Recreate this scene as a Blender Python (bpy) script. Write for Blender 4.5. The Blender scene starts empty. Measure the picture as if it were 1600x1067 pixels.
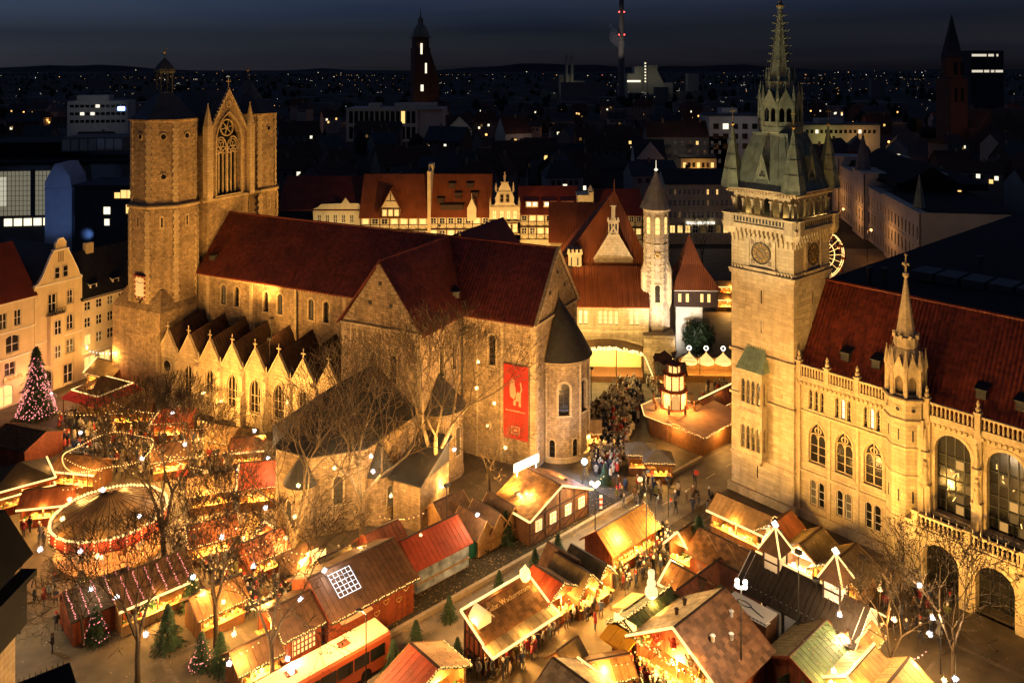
import bpy, math, random
from math import sin, cos, pi, radians, atan2, sqrt, hypot
from mathutils import Vector, Matrix
R = random.Random(11)
S = bpy.context.scene
COL = S.collection
# ------------------------------------------------------------------ camera, sky, exposure
cam = bpy.data.objects.new('camera', bpy.data.cameras.new('camera'))
COL.objects.link(cam)
cam.location = (0, 0, 51)
cam.rotation_euler = (radians(90), 0, 0)
cam.data.sensor_width = 36
cam.data.lens = 28.8
cam.data.shift_y = -0.2678
cam.data.clip_start = 1
cam.data.clip_end = 20000
S.camera = cam
S.view_settings.view_transform = 'Standard'
S.view_settings.look = 'None'
S.view_settings.exposure = 0.9
S.view_settings.gamma = 1
S.view_settings.use_curve_mapping = False
S.cycles.use_denoising = True
try:
    S.cycles.denoiser = 'OPENIMAGEDENOISE'
except Exception:
    pass
S.cycles.max_bounces = 4
S.cycles.diffuse_bounces = 2
S.cycles.glossy_bounces = 2
S.cycles.transmission_bounces = 2
S.cycles.volume_bounces = 0
S.cycles.transparent_max_bounces = 4
S.cycles.sample_clamp_indirect = 3
S.cycles.caustics_reflective = False
S.cycles.caustics_refractive = False
W = bpy.data.worlds.new('World')
S.world = W
W.use_nodes = True
wn, wl = W.node_tree.nodes, W.node_tree.links
wn.clear()
wo = wn.new('ShaderNodeOutputWorld')
wb = wn.new('ShaderNodeBackground')
sky = wn.new('ShaderNodeTexSky')
sky.sky_type = 'NISHITA'
sky.sun_disc = False
sky.sun_elevation = radians(-0.5)
sky.sun_rotation = radians(-82)
sky.air_density = 1.0
sky.dust_density = 0.2
sky.ozone_density = 6.0
geo = wn.new('ShaderNodeTexCoord')
mp = wn.new('ShaderNodeMapping')
mp.inputs['Scale'].default_value = (2.2, 2.2, 20.0)
nz = wn.new('ShaderNodeTexNoise')
nz.inputs['Scale'].default_value = 1.5
nz.inputs['Detail'].default_value = 5
rp = wn.new('ShaderNodeValToRGB')
rp.color_ramp.elements[0].position = 0.45
rp.color_ramp.elements[0].color = (1, 1, 1, 1)
rp.color_ramp.elements[1].position = 0.72
rp.color_ramp.elements[1].color = (0.68, 0.76, 0.88, 1)
mx = wn.new('ShaderNodeMixRGB')
mx.blend_type = 'MULTIPLY'
mx.inputs[0].default_value = 1
hs = wn.new('ShaderNodeHueSaturation')
hs.inputs['Saturation'].default_value = 0.32
wl.new(geo.outputs['Generated'], mp.inputs[0])
wl.new(mp.outputs[0], nz.inputs['Vector'])
wl.new(nz.outputs['Fac'], rp.inputs[0])
wl.new(sky.outputs[0], hs.inputs['Color'])
wl.new(hs.outputs[0], mx.inputs[1])
wl.new(rp.outputs[0], mx.inputs[2])
tint = wn.new('ShaderNodeMixRGB')
tint.blend_type = 'MULTIPLY'
tint.inputs[0].default_value = 1
tint.inputs[2].default_value = (0.80, 1.02, 1.5, 1)
wl.new(mx.outputs[0], tint.inputs[1])
wl.new(tint.outputs[0], wb.inputs[0])
wb.inputs[1].default_value = 0.1
wl.new(wb.outputs[0], wo.inputs[0])
LAMP = 1.0      # overall strength of the lamps of the place

# ------------------------------------------------------------------ helpers
HC, FP = 51.0, 1280.0
def G(px, py, z=0.0):
    Y = (HC - z) * FP / (py - 105.0)
    return ((px - 800.0) * Y / FP, Y)
class B:
    def __init__(s):
        s.v = []; s.f = []; s.m = []; s.fr = None
    def at(s, ox=0.0, oy=0.0, a=0.0, oz=0.0):
        s.fr = (ox, oy, cos(a), sin(a), oz); return s
    def add(s, p):
        x, y, z = p
        if s.fr:
            ox, oy, c, d, oz = s.fr
            x, y, z = ox + c * x - d * y, oy + d * x + c * y, oz + z
        s.v.append((x, y, z)); return len(s.v) - 1
    def poly(s, pts, m=0):
        s.f.append([s.add(p) for p in pts]); s.m.append(m); return s
    def box(s, x0, x1, y0, y1, z0, z1, m=0):
        i = [s.add(p) for p in ((x0,y0,z0),(x1,y0,z0),(x1,y1,z0),(x0,y1,z0),(x0,y0,z1),(x1,y0,z1),(x1,y1,z1),(x0,y1,z1))]
        for q in ((3,2,1,0),(4,5,6,7),(0,1,5,4),(1,2,6,5),(2,3,7,6),(3,0,4,7)):
            s.f.append([i[k] for k in q]); s.m.append(m)
        return s
    def cbox(s, x, y, z, w, d, h, m=0):
        return s.box(x - w/2, x + w/2, y - d/2, y + d/2, z, z + h, m)
    def ext(s, pts, vec, m=0):
        n = len(pts)
        a = [s.add(p) for p in pts]
        b = [s.add((p[0]+vec[0], p[1]+vec[1], p[2]+vec[2])) for p in pts]
        s.f.append(a[::-1]); s.m.append(m); s.f.append(b); s.m.append(m)
        for k in range(n):
            s.f.append([a[k], a[(k+1) % n], b[(k+1) % n], b[k]]); s.m.append(m)
        return s
    def slab(s, pts, t, m=0):
        return s.ext(pts, (0, 0, -t), m)
    def tube(s, p, q, r0, r1=None, n=6, m=0, cap=True):
        p, q = Vector(p), Vector(q)
        if r1 is None: r1 = r0
        d = q - p
        if d.length < 1e-6: return s
        d.normalize()
        u = d.orthogonal().normalized(); w = d.cross(u)
        A = []; Bq = []
        for k in range(n):
            t = 2*pi*k/n
            o = u*cos(t) + w*sin(t)
            A.append(s.add(tuple(p + o*r0))); Bq.append(s.add(tuple(q + o*r1)))
        for k in range(n):
            s.f.append([A[k], A[(k+1) % n], Bq[(k+1) % n], Bq[k]]); s.m.append(m)
        if cap:
            s.f.append(A[::-1]); s.m.append(m); s.f.append(Bq); s.m.append(m)
        return s
    def path(s, pts, r, n=5, m=0):
        for a, b in zip(pts, pts[1:]): s.tube(a, b, r, r, n, m)
        return s
    def lathe(s, prof, n=16, cx=0.0, cy=0.0, m=0, off=0.0, a0=0.0, a1=None):
        full = a1 is None
        if full: a1 = a0 + 2*pi
        cnt = n if full else n + 1
        rows = []
        for r, z in prof:
            rows.append([s.add((cx + r*cos(a0 + off + (a1-a0)*k/n), cy + r*sin(a0 + off + (a1-a0)*k/n), z)) for k in range(cnt)])
        for ra, rb in zip(rows, rows[1:]):
            for k in range(n):
                k2 = (k+1) % cnt
                s.f.append([ra[k], ra[k2], rb[k2], rb[k]]); s.m.append(m)
        if full:
            if prof[0][0] > 1e-4: s.f.append(rows[0][::-1]); s.m.append(m)
            if prof[-1][0] > 1e-4: s.f.append(rows[-1]); s.m.append(m)
        return s
    def octa(s, p, r, m=0):
        x, y, z = p
        i = [s.add(q) for q in ((x+r,y,z),(x-r,y,z),(x,y+r,z),(x,y-r,z),(x,y,z+r),(x,y,z-r))]
        for q in ((0,2,4),(2,1,4),(1,3,4),(3,0,4),(2,0,5),(1,2,5),(3,1,5),(0,3,5)):
            s.f.append([i[k] for k in q]); s.m.append(m)
        return s
    def ball(s, p, r, m=0, n=8, k=5, sz=1.0):
        pr = [(max(1e-5, r*sin(pi*i/k)), p[2] - r*sz*cos(pi*i/k)) for i in range(k+1)]
        return s.lathe(pr, n, p[0], p[1], m)
    # wall in the x-z plane at y=0, outside towards -y, with recessed openings
    def wall(s, u0, u1, z0, z1, ops=(), depth=0.35, m=0, mr=None):
        if mr is None: mr = m
        cur = u0
        for o in sorted(ops, key=lambda q: q[0]):
            uc, w, zs, zt, kd = o
            a, b = uc - w/2, uc + w/2
            if a > cur + 1e-4: s.poly([(cur,0,z0),(a,0,z0),(a,0,z1),(cur,0,z1)], m)
            pts = [(uc + x, zs + z) for x, z in outline(w, zt - zs, kd)]
            if zs > z0 + 1e-4: s.poly([(a,0,z0),(b,0,z0),(b,0,zs),(a,0,zs)], m)
            top = pts[1:-1]
            s.poly([(a,0,z1)] + [(x,0,z) for x, z in top] + [(b,0,z1)], m) if kd != 'flat' else (s.poly([(a,0,zt),(b,0,zt),(b,0,z1),(a,0,z1)], m) if z1 > zt + 1e-4 else None)
            n = len(pts)
            for k in range(n):
                p, q = pts[k], pts[(k+1) % n]
                s.poly([(p[0],0,p[1]),(q[0],0,q[1]),(q[0],depth,q[1]),(p[0],depth,p[1])], mr)
            cur = b
        if u1 > cur + 1e-4: s.poly([(cur,0,z0),(u1,0,z0),(u1,0,z1),(cur,0,z1)], m)
        return s
    def ring(s, uc, zs, w, h, kd, t, y0, y1, m=0, sill=True):
        a = outline(w, h, kd); b = outline(w + 2*t, h + t, kd)
        n = len(a)
        for k in range(n - 1):
            p, q, P, Q = a[k], a[k+1], b[k], b[k+1]
            X = lambda r, y: (uc + r[0], y, zs + r[1])
            s.poly([X(p,y0), X(q,y0), X(Q,y0), X(P,y0)], m)
            s.poly([X(P,y0), X(Q,y0), X(Q,y1), X(P,y1)], m)
            s.poly([X(p,y1), X(q,y1), X(q,y0), X(p,y0)], m)
        if sill: s.box(uc - w/2 - t - .05, uc + w/2 + t + .05, y0 - .08, y1, zs - t*.8, zs - .003, m)
        return s
def outline(w, h, kd):
    if kd == 'flat': return [(-w/2,0),(-w/2,h),(w/2,h),(w/2,0)]
    pts = [(-w/2, 0)]
    if kd == 'seg':
        rise = w*.16; r = (w*w/4 + rise*rise)/(2*rise); th = math.asin(w/2/r)
        for k in range(7):
            t = -th + 2*th*k/6
            pts.append((r*sin(t), h - rise + r*cos(t) - (r - rise)))
    elif kd == 'round':
        for k in range(9):
            t = pi - pi*k/8
            pts.append((w/2*cos(t), h - w/2 + w/2*sin(t)))
    else:
        rise = min(.866*w, h*.8); sc = rise/(.866*w)
        for k in range(6):
            t = pi - (pi/3)*k/5
            pts.append((w/2 + w*cos(t), h - rise + sc*w*sin(t)))
        for k in range(1, 6):
            t = pi/3 - (pi/3)*k/5
            pts.append((-w/2 + w*cos(t), h - rise + sc*w*sin(t)))
    pts.append((w/2, 0))
    return pts
def mesh_of(name, b, mats):
    me = bpy.data.meshes.new(name)
    me.from_pydata(b.v, [], b.f)
    if not isinstance(mats, (list, tuple)): mats = [mats]
    for m in mats: me.materials.append(m)
    if len(mats) > 1: me.polygons.foreach_set('material_index', b.m)
    me.update()
    return me
def mk(name, b, mats, parent=None, kind=None, loc=None, rot=None):
    me = b if isinstance(b, bpy.types.Mesh) else mesh_of(name, b, mats)
    o = bpy.data.objects.new(name, me)
    COL.objects.link(o)
    if parent: o.parent = parent
    if kind: o['kind'] = kind
    if loc: o.location = loc
    if rot: o.rotation_euler = (0, 0, rot)
    return o
def tag(o, label, cat, group=None):
    o['label'] = label; o['category'] = cat
    if group: o['group'] = group
    return o
def thing(name, label, cat, loc=(0,0,0), rot=0.0, group=None):
    o = bpy.data.objects.new(name, None)
    o.empty_display_size = .1
    COL.objects.link(o)
    o.location = loc if len(loc) == 3 else (loc[0], loc[1], 0)
    o.rotation_euler = (0, 0, rot)
    return tag(o, label, cat, group)
def dup(root, loc=None, rot=None, label=None, scale=None):
    def cp(o, par):
        c = o.copy(); COL.objects.link(c)
        if par: c.parent = par
        for ch in o.children: cp(ch, c)
        return c
    r = cp(root, None)
    if loc: r.location = loc if len(loc) == 3 else (loc[0], loc[1], 0)
    if rot is not None: r.rotation_euler = (0, 0, rot)
    if scale: r.scale = (scale,)*3 if not isinstance(scale, tuple) else scale
    if label: r['label'] = label
    return r
# ------------------------------------------------------------------ materials
def mat(name, col, rough=.85, noise=None, rand=0.0, bump=None, metal=0.0, obcol=False, stripes=None, blocks=None, spec=.3, stain=0.0):
    m = bpy.data.materials.new(name); m.use_nodes = True
    n, l = m.node_tree.nodes, m.node_tree.links
    p = n['Principled BSDF']
    p.inputs['Roughness'].default_value = rough
    p.inputs['Metallic'].default_value = metal
    p.inputs['Specular IOR Level'].default_value = spec
    tc = n.new('ShaderNodeTexCoord')
    out = None
    rgb = n.new('ShaderNodeRGB'); rgb.outputs[0].default_value = (*col, 1); out = rgb.outputs[0]
    if obcol:
        oi = n.new('ShaderNodeObjectInfo'); out = oi.outputs['Color']
    hgt = None
    if blocks:   # (width, height, joint darkness)
        sx = n.new('ShaderNodeSeparateXYZ'); l.new(tc.outputs['Object'], sx.inputs[0])
        ad = n.new('ShaderNodeMath'); l.new(sx.outputs[0], ad.inputs[0]); l.new(sx.outputs[1], ad.inputs[1])
        cb = n.new('ShaderNodeCombineXYZ'); l.new(ad.outputs[0], cb.inputs[0]); l.new(sx.outputs[2], cb.inputs[1])
        br = n.new('ShaderNodeTexBrick'); l.new(cb.outputs[0], br.inputs['Vector'])
        br.inputs['Scale'].default_value = 1
        br.inputs['Brick Width'].default_value = blocks[0]; br.inputs['Row Height'].default_value = blocks[1]
        br.inputs['Mortar Size'].default_value = blocks[1]*.06
        v = blocks[2]
        br.inputs['Color1'].default_value = (1, 1, 1, 1); br.inputs['Color2'].default_value = (v, v*.97, v*.93, 1)
        br.inputs['Mortar'].default_value = (v*.75, v*.72, v*.68, 1)
        mm = n.new('ShaderNodeMixRGB'); mm.blend_type = 'MULTIPLY'; mm.inputs[0].default_value = 1
        l.new(out, mm.inputs[1]); l.new(br.outputs['Color'], mm.inputs[2]); out = mm.outputs[0]
        hgt = br.outputs['Fac']
    if noise:    # (scale, amount)
        for sc, am in ((noise[0], noise[1]), (noise[0]*.13, noise[1]*.8)):
            t = n.new('ShaderNodeTexNoise'); l.new(tc.outputs['Object'], t.inputs['Vector'])
            t.inputs['Scale'].default_value = sc; t.inputs['Detail'].default_value = 4
            r = n.new('ShaderNodeMapRange'); l.new(t.outputs['Fac'], r.inputs[0])
            r.inputs[1].default_value = .3; r.inputs[2].default_value = .7
            r.inputs[3].default_value = 1 - am; r.inputs[4].default_value = 1 + am*.6
            mm = n.new('ShaderNodeMixRGB'); mm.blend_type = 'MULTIPLY'; mm.inputs[0].default_value = 1
            l.new(out, mm.inputs[1]); l.new(r.outputs[0], mm.inputs[2]); out = mm.outputs[0]
    if stain:
        mpn = n.new('ShaderNodeMapping'); mpn.inputs['Scale'].default_value = (1.3, 1.3, .12); l.new(tc.outputs['Object'], mpn.inputs[0])
        t = n.new('ShaderNodeTexNoise'); l.new(mpn.outputs[0], t.inputs['Vector']); t.inputs['Scale'].default_value = 1; t.inputs['Detail'].default_value = 5
        r = n.new('ShaderNodeMapRange'); l.new(t.outputs['Fac'], r.inputs[0]); r.inputs[1].default_value = .45; r.inputs[2].default_value = .75
        r.inputs[3].default_value = 1; r.inputs[4].default_value = 1 - stain
        mm = n.new('ShaderNodeMixRGB'); mm.blend_type = 'MULTIPLY'; mm.inputs[0].default_value = 1
        l.new(out, mm.inputs[1]); l.new(r.outputs[0], mm.inputs[2]); out = mm.outputs[0]
    if rand:
        g = n.new('ShaderNodeNewGeometry')
        r = n.new('ShaderNodeMapRange'); l.new(g.outputs['Random Per Island'], r.inputs[0])
        r.inputs[3].default_value = 1 - rand; r.inputs[4].default_value = 1 + rand
        mm = n.new('ShaderNodeMixRGB'); mm.blend_type = 'MULTIPLY'; mm.inputs[0].default_value = 1
        l.new(out, mm.inputs[1]); l.new(r.outputs[0], mm.inputs[2]); out = mm.outputs[0]
    if stripes:  # (axis, period, strength)
        sx = n.new('ShaderNodeSeparateXYZ'); l.new(tc.outputs['Object'], sx.inputs[0])
        ml = n.new('ShaderNodeMath'); ml.operation = 'MULTIPLY'; ml.inputs[1].default_value = 2*pi/stripes[1]
        l.new(sx.outputs['XYZ'.index(stripes[0])], ml.inputs[0])
        sn = n.new('ShaderNodeMath'); sn.operation = 'SINE'; l.new(ml.outputs[0], sn.inputs[0])
        hgt = sn.outputs[0]
    if bump or hgt is not None:
        bp = n.new('ShaderNodeBump')
        if stripes: bp.inputs['Strength'].default_value = stripes[2]; bp.inputs['Distance'].default_value = .05; l.new(hgt, bp.inputs['Height'])
        elif hgt is not None: bp.inputs['Strength'].default_value = .5; bp.inputs['Distance'].default_value = -.03; l.new(hgt, bp.inputs['Height'])
        else:
            t = n.new('ShaderNodeTexNoise'); l.new(tc.outputs['Object'], t.inputs['Vector']); t.inputs['Scale'].default_value = bump[0]; t.inputs['Detail'].default_value = 3
            bp.inputs['Strength'].default_value = bump[1]; bp.inputs['Distance'].default_value = .1; l.new(t.outputs['Fac'], bp.inputs['Height'])
        l.new(bp.outputs[0], p.inputs['Normal'])
    l.new(out, p.inputs['Base Color'])
    return m
def em(name, col, st, base=(.05,.05,.05), sampled=False):
    m = bpy.data.materials.new(name); m.use_nodes = True
    p = m.node_tree.nodes['Principled BSDF']
    p.inputs['Base Color'].default_value = (*base, 1)
    p.inputs['Emission Color'].default_value = (*col, 1)
    p.inputs['Emission Strength'].default_value = st
    p.inputs['Roughness'].default_value = .2
    p.inputs['Specular IOR Level'].default_value = .15
    if not sampled:
        m.cycles.emission_sampling = 'NONE'
    return m
M = dict(
    stone=mat('dom_rubble_stone', (.36,.26,.15), .9, (2.2,.35), blocks=(.75,.36,.68), stain=.35),
    stone_l=mat('dressed_sandstone', (.45,.35,.21), .85, (1.5,.2), blocks=(1.0,.5,.82), stain=.25),
    ashlar=mat('town_hall_limestone', (.50,.40,.25), .8, (.9,.14), blocks=(.95,.42,.8), stain=.3),
    trim=mat('carved_limestone', (.47,.37,.23), .8, (3,.25), stain=.3),
    trim_d=mat('sooty_limestone', (.22,.16,.1), .85, (3,.35)),
    tile=mat('dark_red_roof_tile', (.12,.022,.012), .6, (.35,.3), rand=.35, spec=.35),
    tile_r=mat('red_roof_tile', (.17,.030,.012), .55, (.35,.25), rand=.35, spec=.35),
    tile_o=mat('orange_roof_tile', (.24,.065,.02), .7, (.35,.25), stripes=('X',.32,.9)),
    slate=mat('dark_slate', (.028,.026,.025), .6, (1.5,.3), bump=(6,.3)),
    lead=mat('standing_seam_lead', (.05,.055,.06), .55, (.8,.3)),
    copper=mat('green_copper', (.19,.215,.155), .6, (1.2,.35), stain=.4),
    black=mat('black_bitumen_roof', (.006,.006,.007), .9, (.3,.4)),
    glass=mat('dark_window_glass', (.012,.011,.01), .15, spec=.6),
    wood=mat('brown_wood', (.14,.06,.022), .75, (3,.3), rand=.25),
    wood_r=mat('red_brown_wood', (.20,.045,.014), .7, (3,.3), rand=.2),
    wood_d=mat('dark_stained_wood', (.045,.022,.012), .75, (3,.3), rand=.25),
    plank=mat('pale_plank', (.38,.22,.085), .75, (3,.25), rand=.2),
    iron=mat('dark_iron', (.02,.02,.02), .5),
    white=mat('white_paint', (.75,.72,.66), .6),
    cream=mat('cream_plaster', (.62,.5,.3), .9, (.6,.12), stain=.15),
    ivory=mat('ivory_plaster', (.66,.57,.38), .9, (.6,.12), stain=.12),
    gold=mat('gilded_metal', (.6,.4,.12), .35, metal=.8),
    bark=mat('plane_tree_bark', (.17,.125,.07), .9, (4,.4)),
    twig=mat('brown_twigs', (.06,.04,.02), .9),
    needle=mat('dark_conifer_needles', (.022,.045,.018), .8, rand=.5),
)
E = dict(
    led=em('warm_led_tube', (1.0,.58,.19), 1.25),
    bulb=em('warm_bulb', (1.0,.5,.14), 1.35),
    wbulb=em('cool_white_bulb', (.8,.88,1.0), 3),
    pbulb=em('pinkish_white_bulb', (1.0,.29,.27), 1.0),
    room=em('warm_lit_room', (1.0,.58,.18), .8, (.3,.2,.1)),
    roomd=em('dim_lit_room', (1.0,.55,.16), .08, (.02,.015,.01)),
    arch=em('glowing_arch', (1.0,.56,.17), .75, (.4,.3,.15)),
    roomw=em('white_lit_room', (1.0,.88,.62), .8, (.3,.3,.3)),
    red=em('red_beacon', (1.0,.05,.05), 6),
    green=em('green_lamp', (.25,1.0,.25), 6),
    blue=em('blue_lamp', (.2,.35,1.0), 6),
    pink=em('pink_lamp', (1.0,.12,.35), 4),
    warmsign=em('warm_sign', (1.0,.58,.16), 1.5, (.5,.4,.2)),
    whitesign=em('white_sign', (1.0,.92,.75), 1.6, (.6,.6,.6)),
)
WARM = (1.0,.49,.11)
def lamp(parent, kind, loc, energy, col=WARM, size=.3, target=None, spot=None, blend=.6, name='lamp_light'):
    d = bpy.data.lights.new(name, kind)
    d.energy = energy*LAMP; d.color = col
    if kind == 'AREA': d.size = size
    else: d.shadow_soft_size = size
    if kind == 'SPOT':
        d.spot_size = radians(spot or 90); d.spot_blend = blend
    o = bpy.data.objects.new(name, d); COL.objects.link(o)
    if parent: o.parent = parent
    o.location = loc
    if target is not None:
        o.rotation_euler = (Vector(target) - Vector(loc)).to_track_quat('-Z', 'Y').to_euler()
    return o
def floodlight(label, x, y, z, target, energy, col=WARM, spot=110):
    """a boxy floodlight on a short mast with its lamp"""
    t = thing('floodlight', label, 'floodlight', (x, y, 0), 0, 'floodlights aimed at the buildings')
    mk('mast', B().tube((0,0,0),(0,0,z-.05),.06,.05,6), M['iron'], t)
    tl = (target[0]-x, target[1]-y, target[2])
    a = atan2(tl[1], tl[0])
    h = B(); h.at(0, 0, a, z); h.box(-.22,.12,-.3,.3,-.16,.16)
    mk('housing', h, M['iron'], t)
    lamp(t, 'SPOT', (.24*cos(a), .24*sin(a), z+.05), energy, col, .5, tl, spot, .9, 'floodlight_lamp')
    return t
_wc = {}
def lettering(parent, txt, size, loc, rot, m, extrude=.04, space=1.0):
    cu = bpy.data.curves.new('lettering', 'FONT'); cu.body = txt; cu.size = size; cu.extrude = extrude; cu.space_character = space
    t = bpy.data.objects.new('lettering', cu); COL.objects.link(t)
    me = bpy.data.meshes.new_from_object(t.evaluated_get(bpy.context.evaluated_depsgraph_get()))
    bpy.data.objects.remove(t)
    me.name = 'lettering'; me.materials.clear(); me.materials.append(m)
    o = bpy.data.objects.new('lettering', me); COL.objects.link(o)
    o.parent = parent; o.location = loc; o.rotation_euler = rot
    return o
def window(parent, fr, uc, w, zs, zt, kd, depth=.3, nx=2, nz=2, frame=None, pane=None, t=.07, sur=None, surm=None, z0=0.0, name='window', bars=None):
    """a window as a part (frame with bars) and its pane; fr = (ox, oy, angle) of the wall"""
    frame = frame or M['white']; pane = pane or M['glass']
    h = zt - zs
    key = (round(w,3), round(h,3), kd, round(depth,2), nx, nz, frame.name, sur, surm.name if surm else 0, t)
    if key not in _wc:
        b = B()
        y0, y1 = (depth*.55, depth*.55 + .08) if depth >= .15 else (-.10, -.03)
        a = outline(w, h, kd); c = outline(w - 2*t, h - t, kd)
        for k in range(len(a)-1):
            b.poly([(a[k][0],y0,a[k][1]),(a[k+1][0],y0,a[k+1][1]),(c[k+1][0],y0,max(c[k+1][1],t)),(c[k][0],y0,max(c[k][1],t))])
        b.poly([(-w/2,y0,0),(w/2,y0,0),(w/2-t,y0,t),(-w/2+t,y0,t)])
        hs = h - (w/2 if kd == 'round' else .866*w if kd == 'point' else w*.16 if kd == 'seg' else 0)*.75
        for i in range(1, nx):
            x = -w/2 + w*i/nx
            top = h - (abs(x)/(w/2))**2*(h-hs)*1.1 if kd != 'flat' else h
            b.box(x-t*.45, x+t*.45, y0-.02, y1, .02, top-.02)
        for i in range(1, nz):
            z = hs*i/nz if kd != 'flat' else h*i/nz
            b.box(-w/2+.02, w/2-.02, y0-.01, y1-.01, z-t*.4, z+t*.4)
        if sur: b.ring(0, 0, w, h, kd, sur, -.07, .0, 1 if surm else 0)
        p = B(); p.poly([(x, y1+.02 if depth >= .15 else -.02, z) for x, z in a])
        _wc[key] = (mesh_of('window_frame', b, [frame, surm] if surm else frame), p, {})
    me, pb, panes = _wc[key]
    if pane.name not in panes: panes[pane.name] = mesh_of('pane', pb, pane)
    ox, oy, ang = fr
    o = mk(name, me, None, parent, loc=(ox + uc*cos(ang), oy + uc*sin(ang), zs + z0), rot=ang)
    mk('pane', panes[pane.name], None, o)
    return o
def tiles(b, p0, p1, q1, q0, du=.45, dv=.42, lift=.05, m=0):
    """overlapping pantiles over the slope p0-p1 (eave) to q0-q1 (ridge)"""
    p0, p1, q1, q0 = map(Vector, (p0, p1, q1, q0))
    nu = max(1, round((p1-p0).length/du)); nv = max(1, round((q0-p0).length/dv))
    nrm = (p1-p0).cross(q0-p0).normalized()
    if nrm.z < 0: nrm = -nrm
    def P(u, v): return (p0.lerp(p1, u)).lerp(q0.lerp(q1, u), v)
    for j in range(nv):
        for i in range(nu):
            u0, u1 = i/nu, (i+1)/nu
            v0, v1 = j/nv, min(1, (j+1.08)/nv)
            l = lift*R.uniform(.8, 1.25)
            um = u0 + (u1-u0)*.55
            a = P(u0,v0)+nrm*l*.35; c = P(um,v0)+nrm*l*1.7; d = P(u1,v0)+nrm*l*.4
            e = P(u1,v1)+nrm*.0; f = P(um,v1)+nrm*l*.9; g = P(u0,v1)+nrm*.0
            i0 = [b.add(tuple(x)) for x in (a,c,d,e,f,g)]
            b.f.append([i0[0],i0[1],i0[4],i0[5]]); b.m.append(m)
            b.f.append([i0[1],i0[2],i0[3],i0[4]]); b.m.append(m)
    return b
def bulbs(b, p, q, n, r=.06, sag=0.0, jit=0.0, m=0):
    for k in range(n):
        t = (k+.5)/n
        b.octa((p[0]+(q[0]-p[0])*t + R.uniform(-jit,jit), p[1]+(q[1]-p[1])*t + R.uniform(-jit,jit), p[2]+(q[2]-p[2])*t - 4*sag*t*(1-t) + R.uniform(-jit,jit)), r, m)
    return b
# ------------------------------------------------------------------ the ground, road, hills
m_plaza = mat('plaza_paving', (.21,.165,.11), .7, (.6,.38), blocks=(.9,.45,.6), stain=0)
m_land = mat('dark_land', (.012,.013,.014), .95, (.01,.4))
m_road = mat('asphalt', (.165,.14,.11), .6, (.7,.35))
m_kerb = mat('kerb_stone', (.34,.28,.2), .8, (2,.2))
m_grass = mat('winter_grass', (.045,.035,.018), .95, (2,.4))
g = B()
N = 24
g.box(-9000, 9000, -200, 12000, -3, -.012)
mk('ground', g, m_land, None, 'structure')
p = B(); p.poly([(-150,-20,0),(170,-20,0),(170,230,0),(-150,230,0)])
mk('plaza_ground', p, m_plaza, None, 'structure')
BD = (.731,.682); AD = (.682,-.731)          # along the road, across it to the near side
RB = atan2(BD[1], BD[0])
def RP(s, t, z=0):                            # s metres along the road, t metres across, from a kerb point
    x0, y0 = G(880, 838)
    return (x0 + BD[0]*s + AD[0]*t, y0 + BD[1]*s + AD[1]*t, z)
r = B(); r.poly([RP(-60,.35,.004), RP(150,.35,.004), RP(150,6.6,.004), RP(-60,6.6,.004)])
mk('road', r, m_road, None, 'structure')
r = B()
for k in range(44):
    s0 = -58 + k*2.0
    o = [RP(s0,0), RP(s0+1.97,0), RP(s0+1.97,.4), RP(s0,.4)]
    if s0 < 25: r.ext(o, (0,0,.42))
mk('kerb', r, m_kerb, None, 'structure')
r = B()
for k in range(12):
    s0 = 4 + k*4.5
    r.poly([RP(s0,3.4,.008), RP(s0+2,3.4,.008), RP(s0+2,3.55,.008), RP(s0,3.55,.008)])
mk('lane_marking', r, mat('worn_road_paint', (.5,.45,.36), .8, (4,.3)), None, 'structure')
r = B()
r.poly([RP(-30,-4.2,.006), RP(10,-4.2,.006), RP(10,-.05,.006), RP(-30,-.05,.006)])
mk('verge', r, m_grass, None, 'structure')
# leaf litter and twigs on the verge and along the kerb
lv = B()
for k in range(1500):
    s0 = R.uniform(-30, 12); t0 = R.choice([R.uniform(-3.8,-.2), R.gauss(.55,.2)])
    x, y, z = RP(s0, t0); a = R.uniform(0,6.28); q = R.uniform(.05,.12)
    lv.poly([(x+q*cos(a),y+q*sin(a),.02),(x+q*cos(a+2),y+q*sin(a+2),.05),(x+q*cos(a+4),y+q*sin(a+4),.03)])
mk('leaf_litter', lv, mat('fallen_leaves', (.28,.18,.08), .9, rand=.4), None, 'stuff')
pb = B()
for k in range(-14,16):
    s0 = k*6.5
    pb.poly([RP(s0,-70,.002),RP(s0+.45,-70,.002),RP(s0+.45,60,.002),RP(s0,60,.002)])
mk('paving_band', pb, mat('dark_sett_band',(.11,.085,.06),.75,(4,.4)), None, 'structure')
pb = B()
for k in range(-10,9):
    t0 = k*6.5+2
    pb.poly([RP(-75,t0,.0035),RP(75,t0,.0035),RP(75,t0+.3,.0035),RP(-75,t0+.3,.0035)])
mk('paving_band', pb, bpy.data.materials['dark_sett_band'], None, 'structure')
lv = B()
for k in range(2600):
    x, y = R.uniform(-45,48), R.uniform(60,118); a = R.uniform(0,6.28); q = R.uniform(.04,.1)
    lv.poly([(x+q*cos(a),y+q*sin(a),.012),(x+q*cos(a+2),y+q*sin(a+2),.03),(x+q*cos(a+4),y+q*sin(a+4),.016)])
mk('scattered_litter', lv, mat('litter',(.3,.22,.13),.9,rand=.7), None, 'stuff')
h = B()
px = -8000
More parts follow.
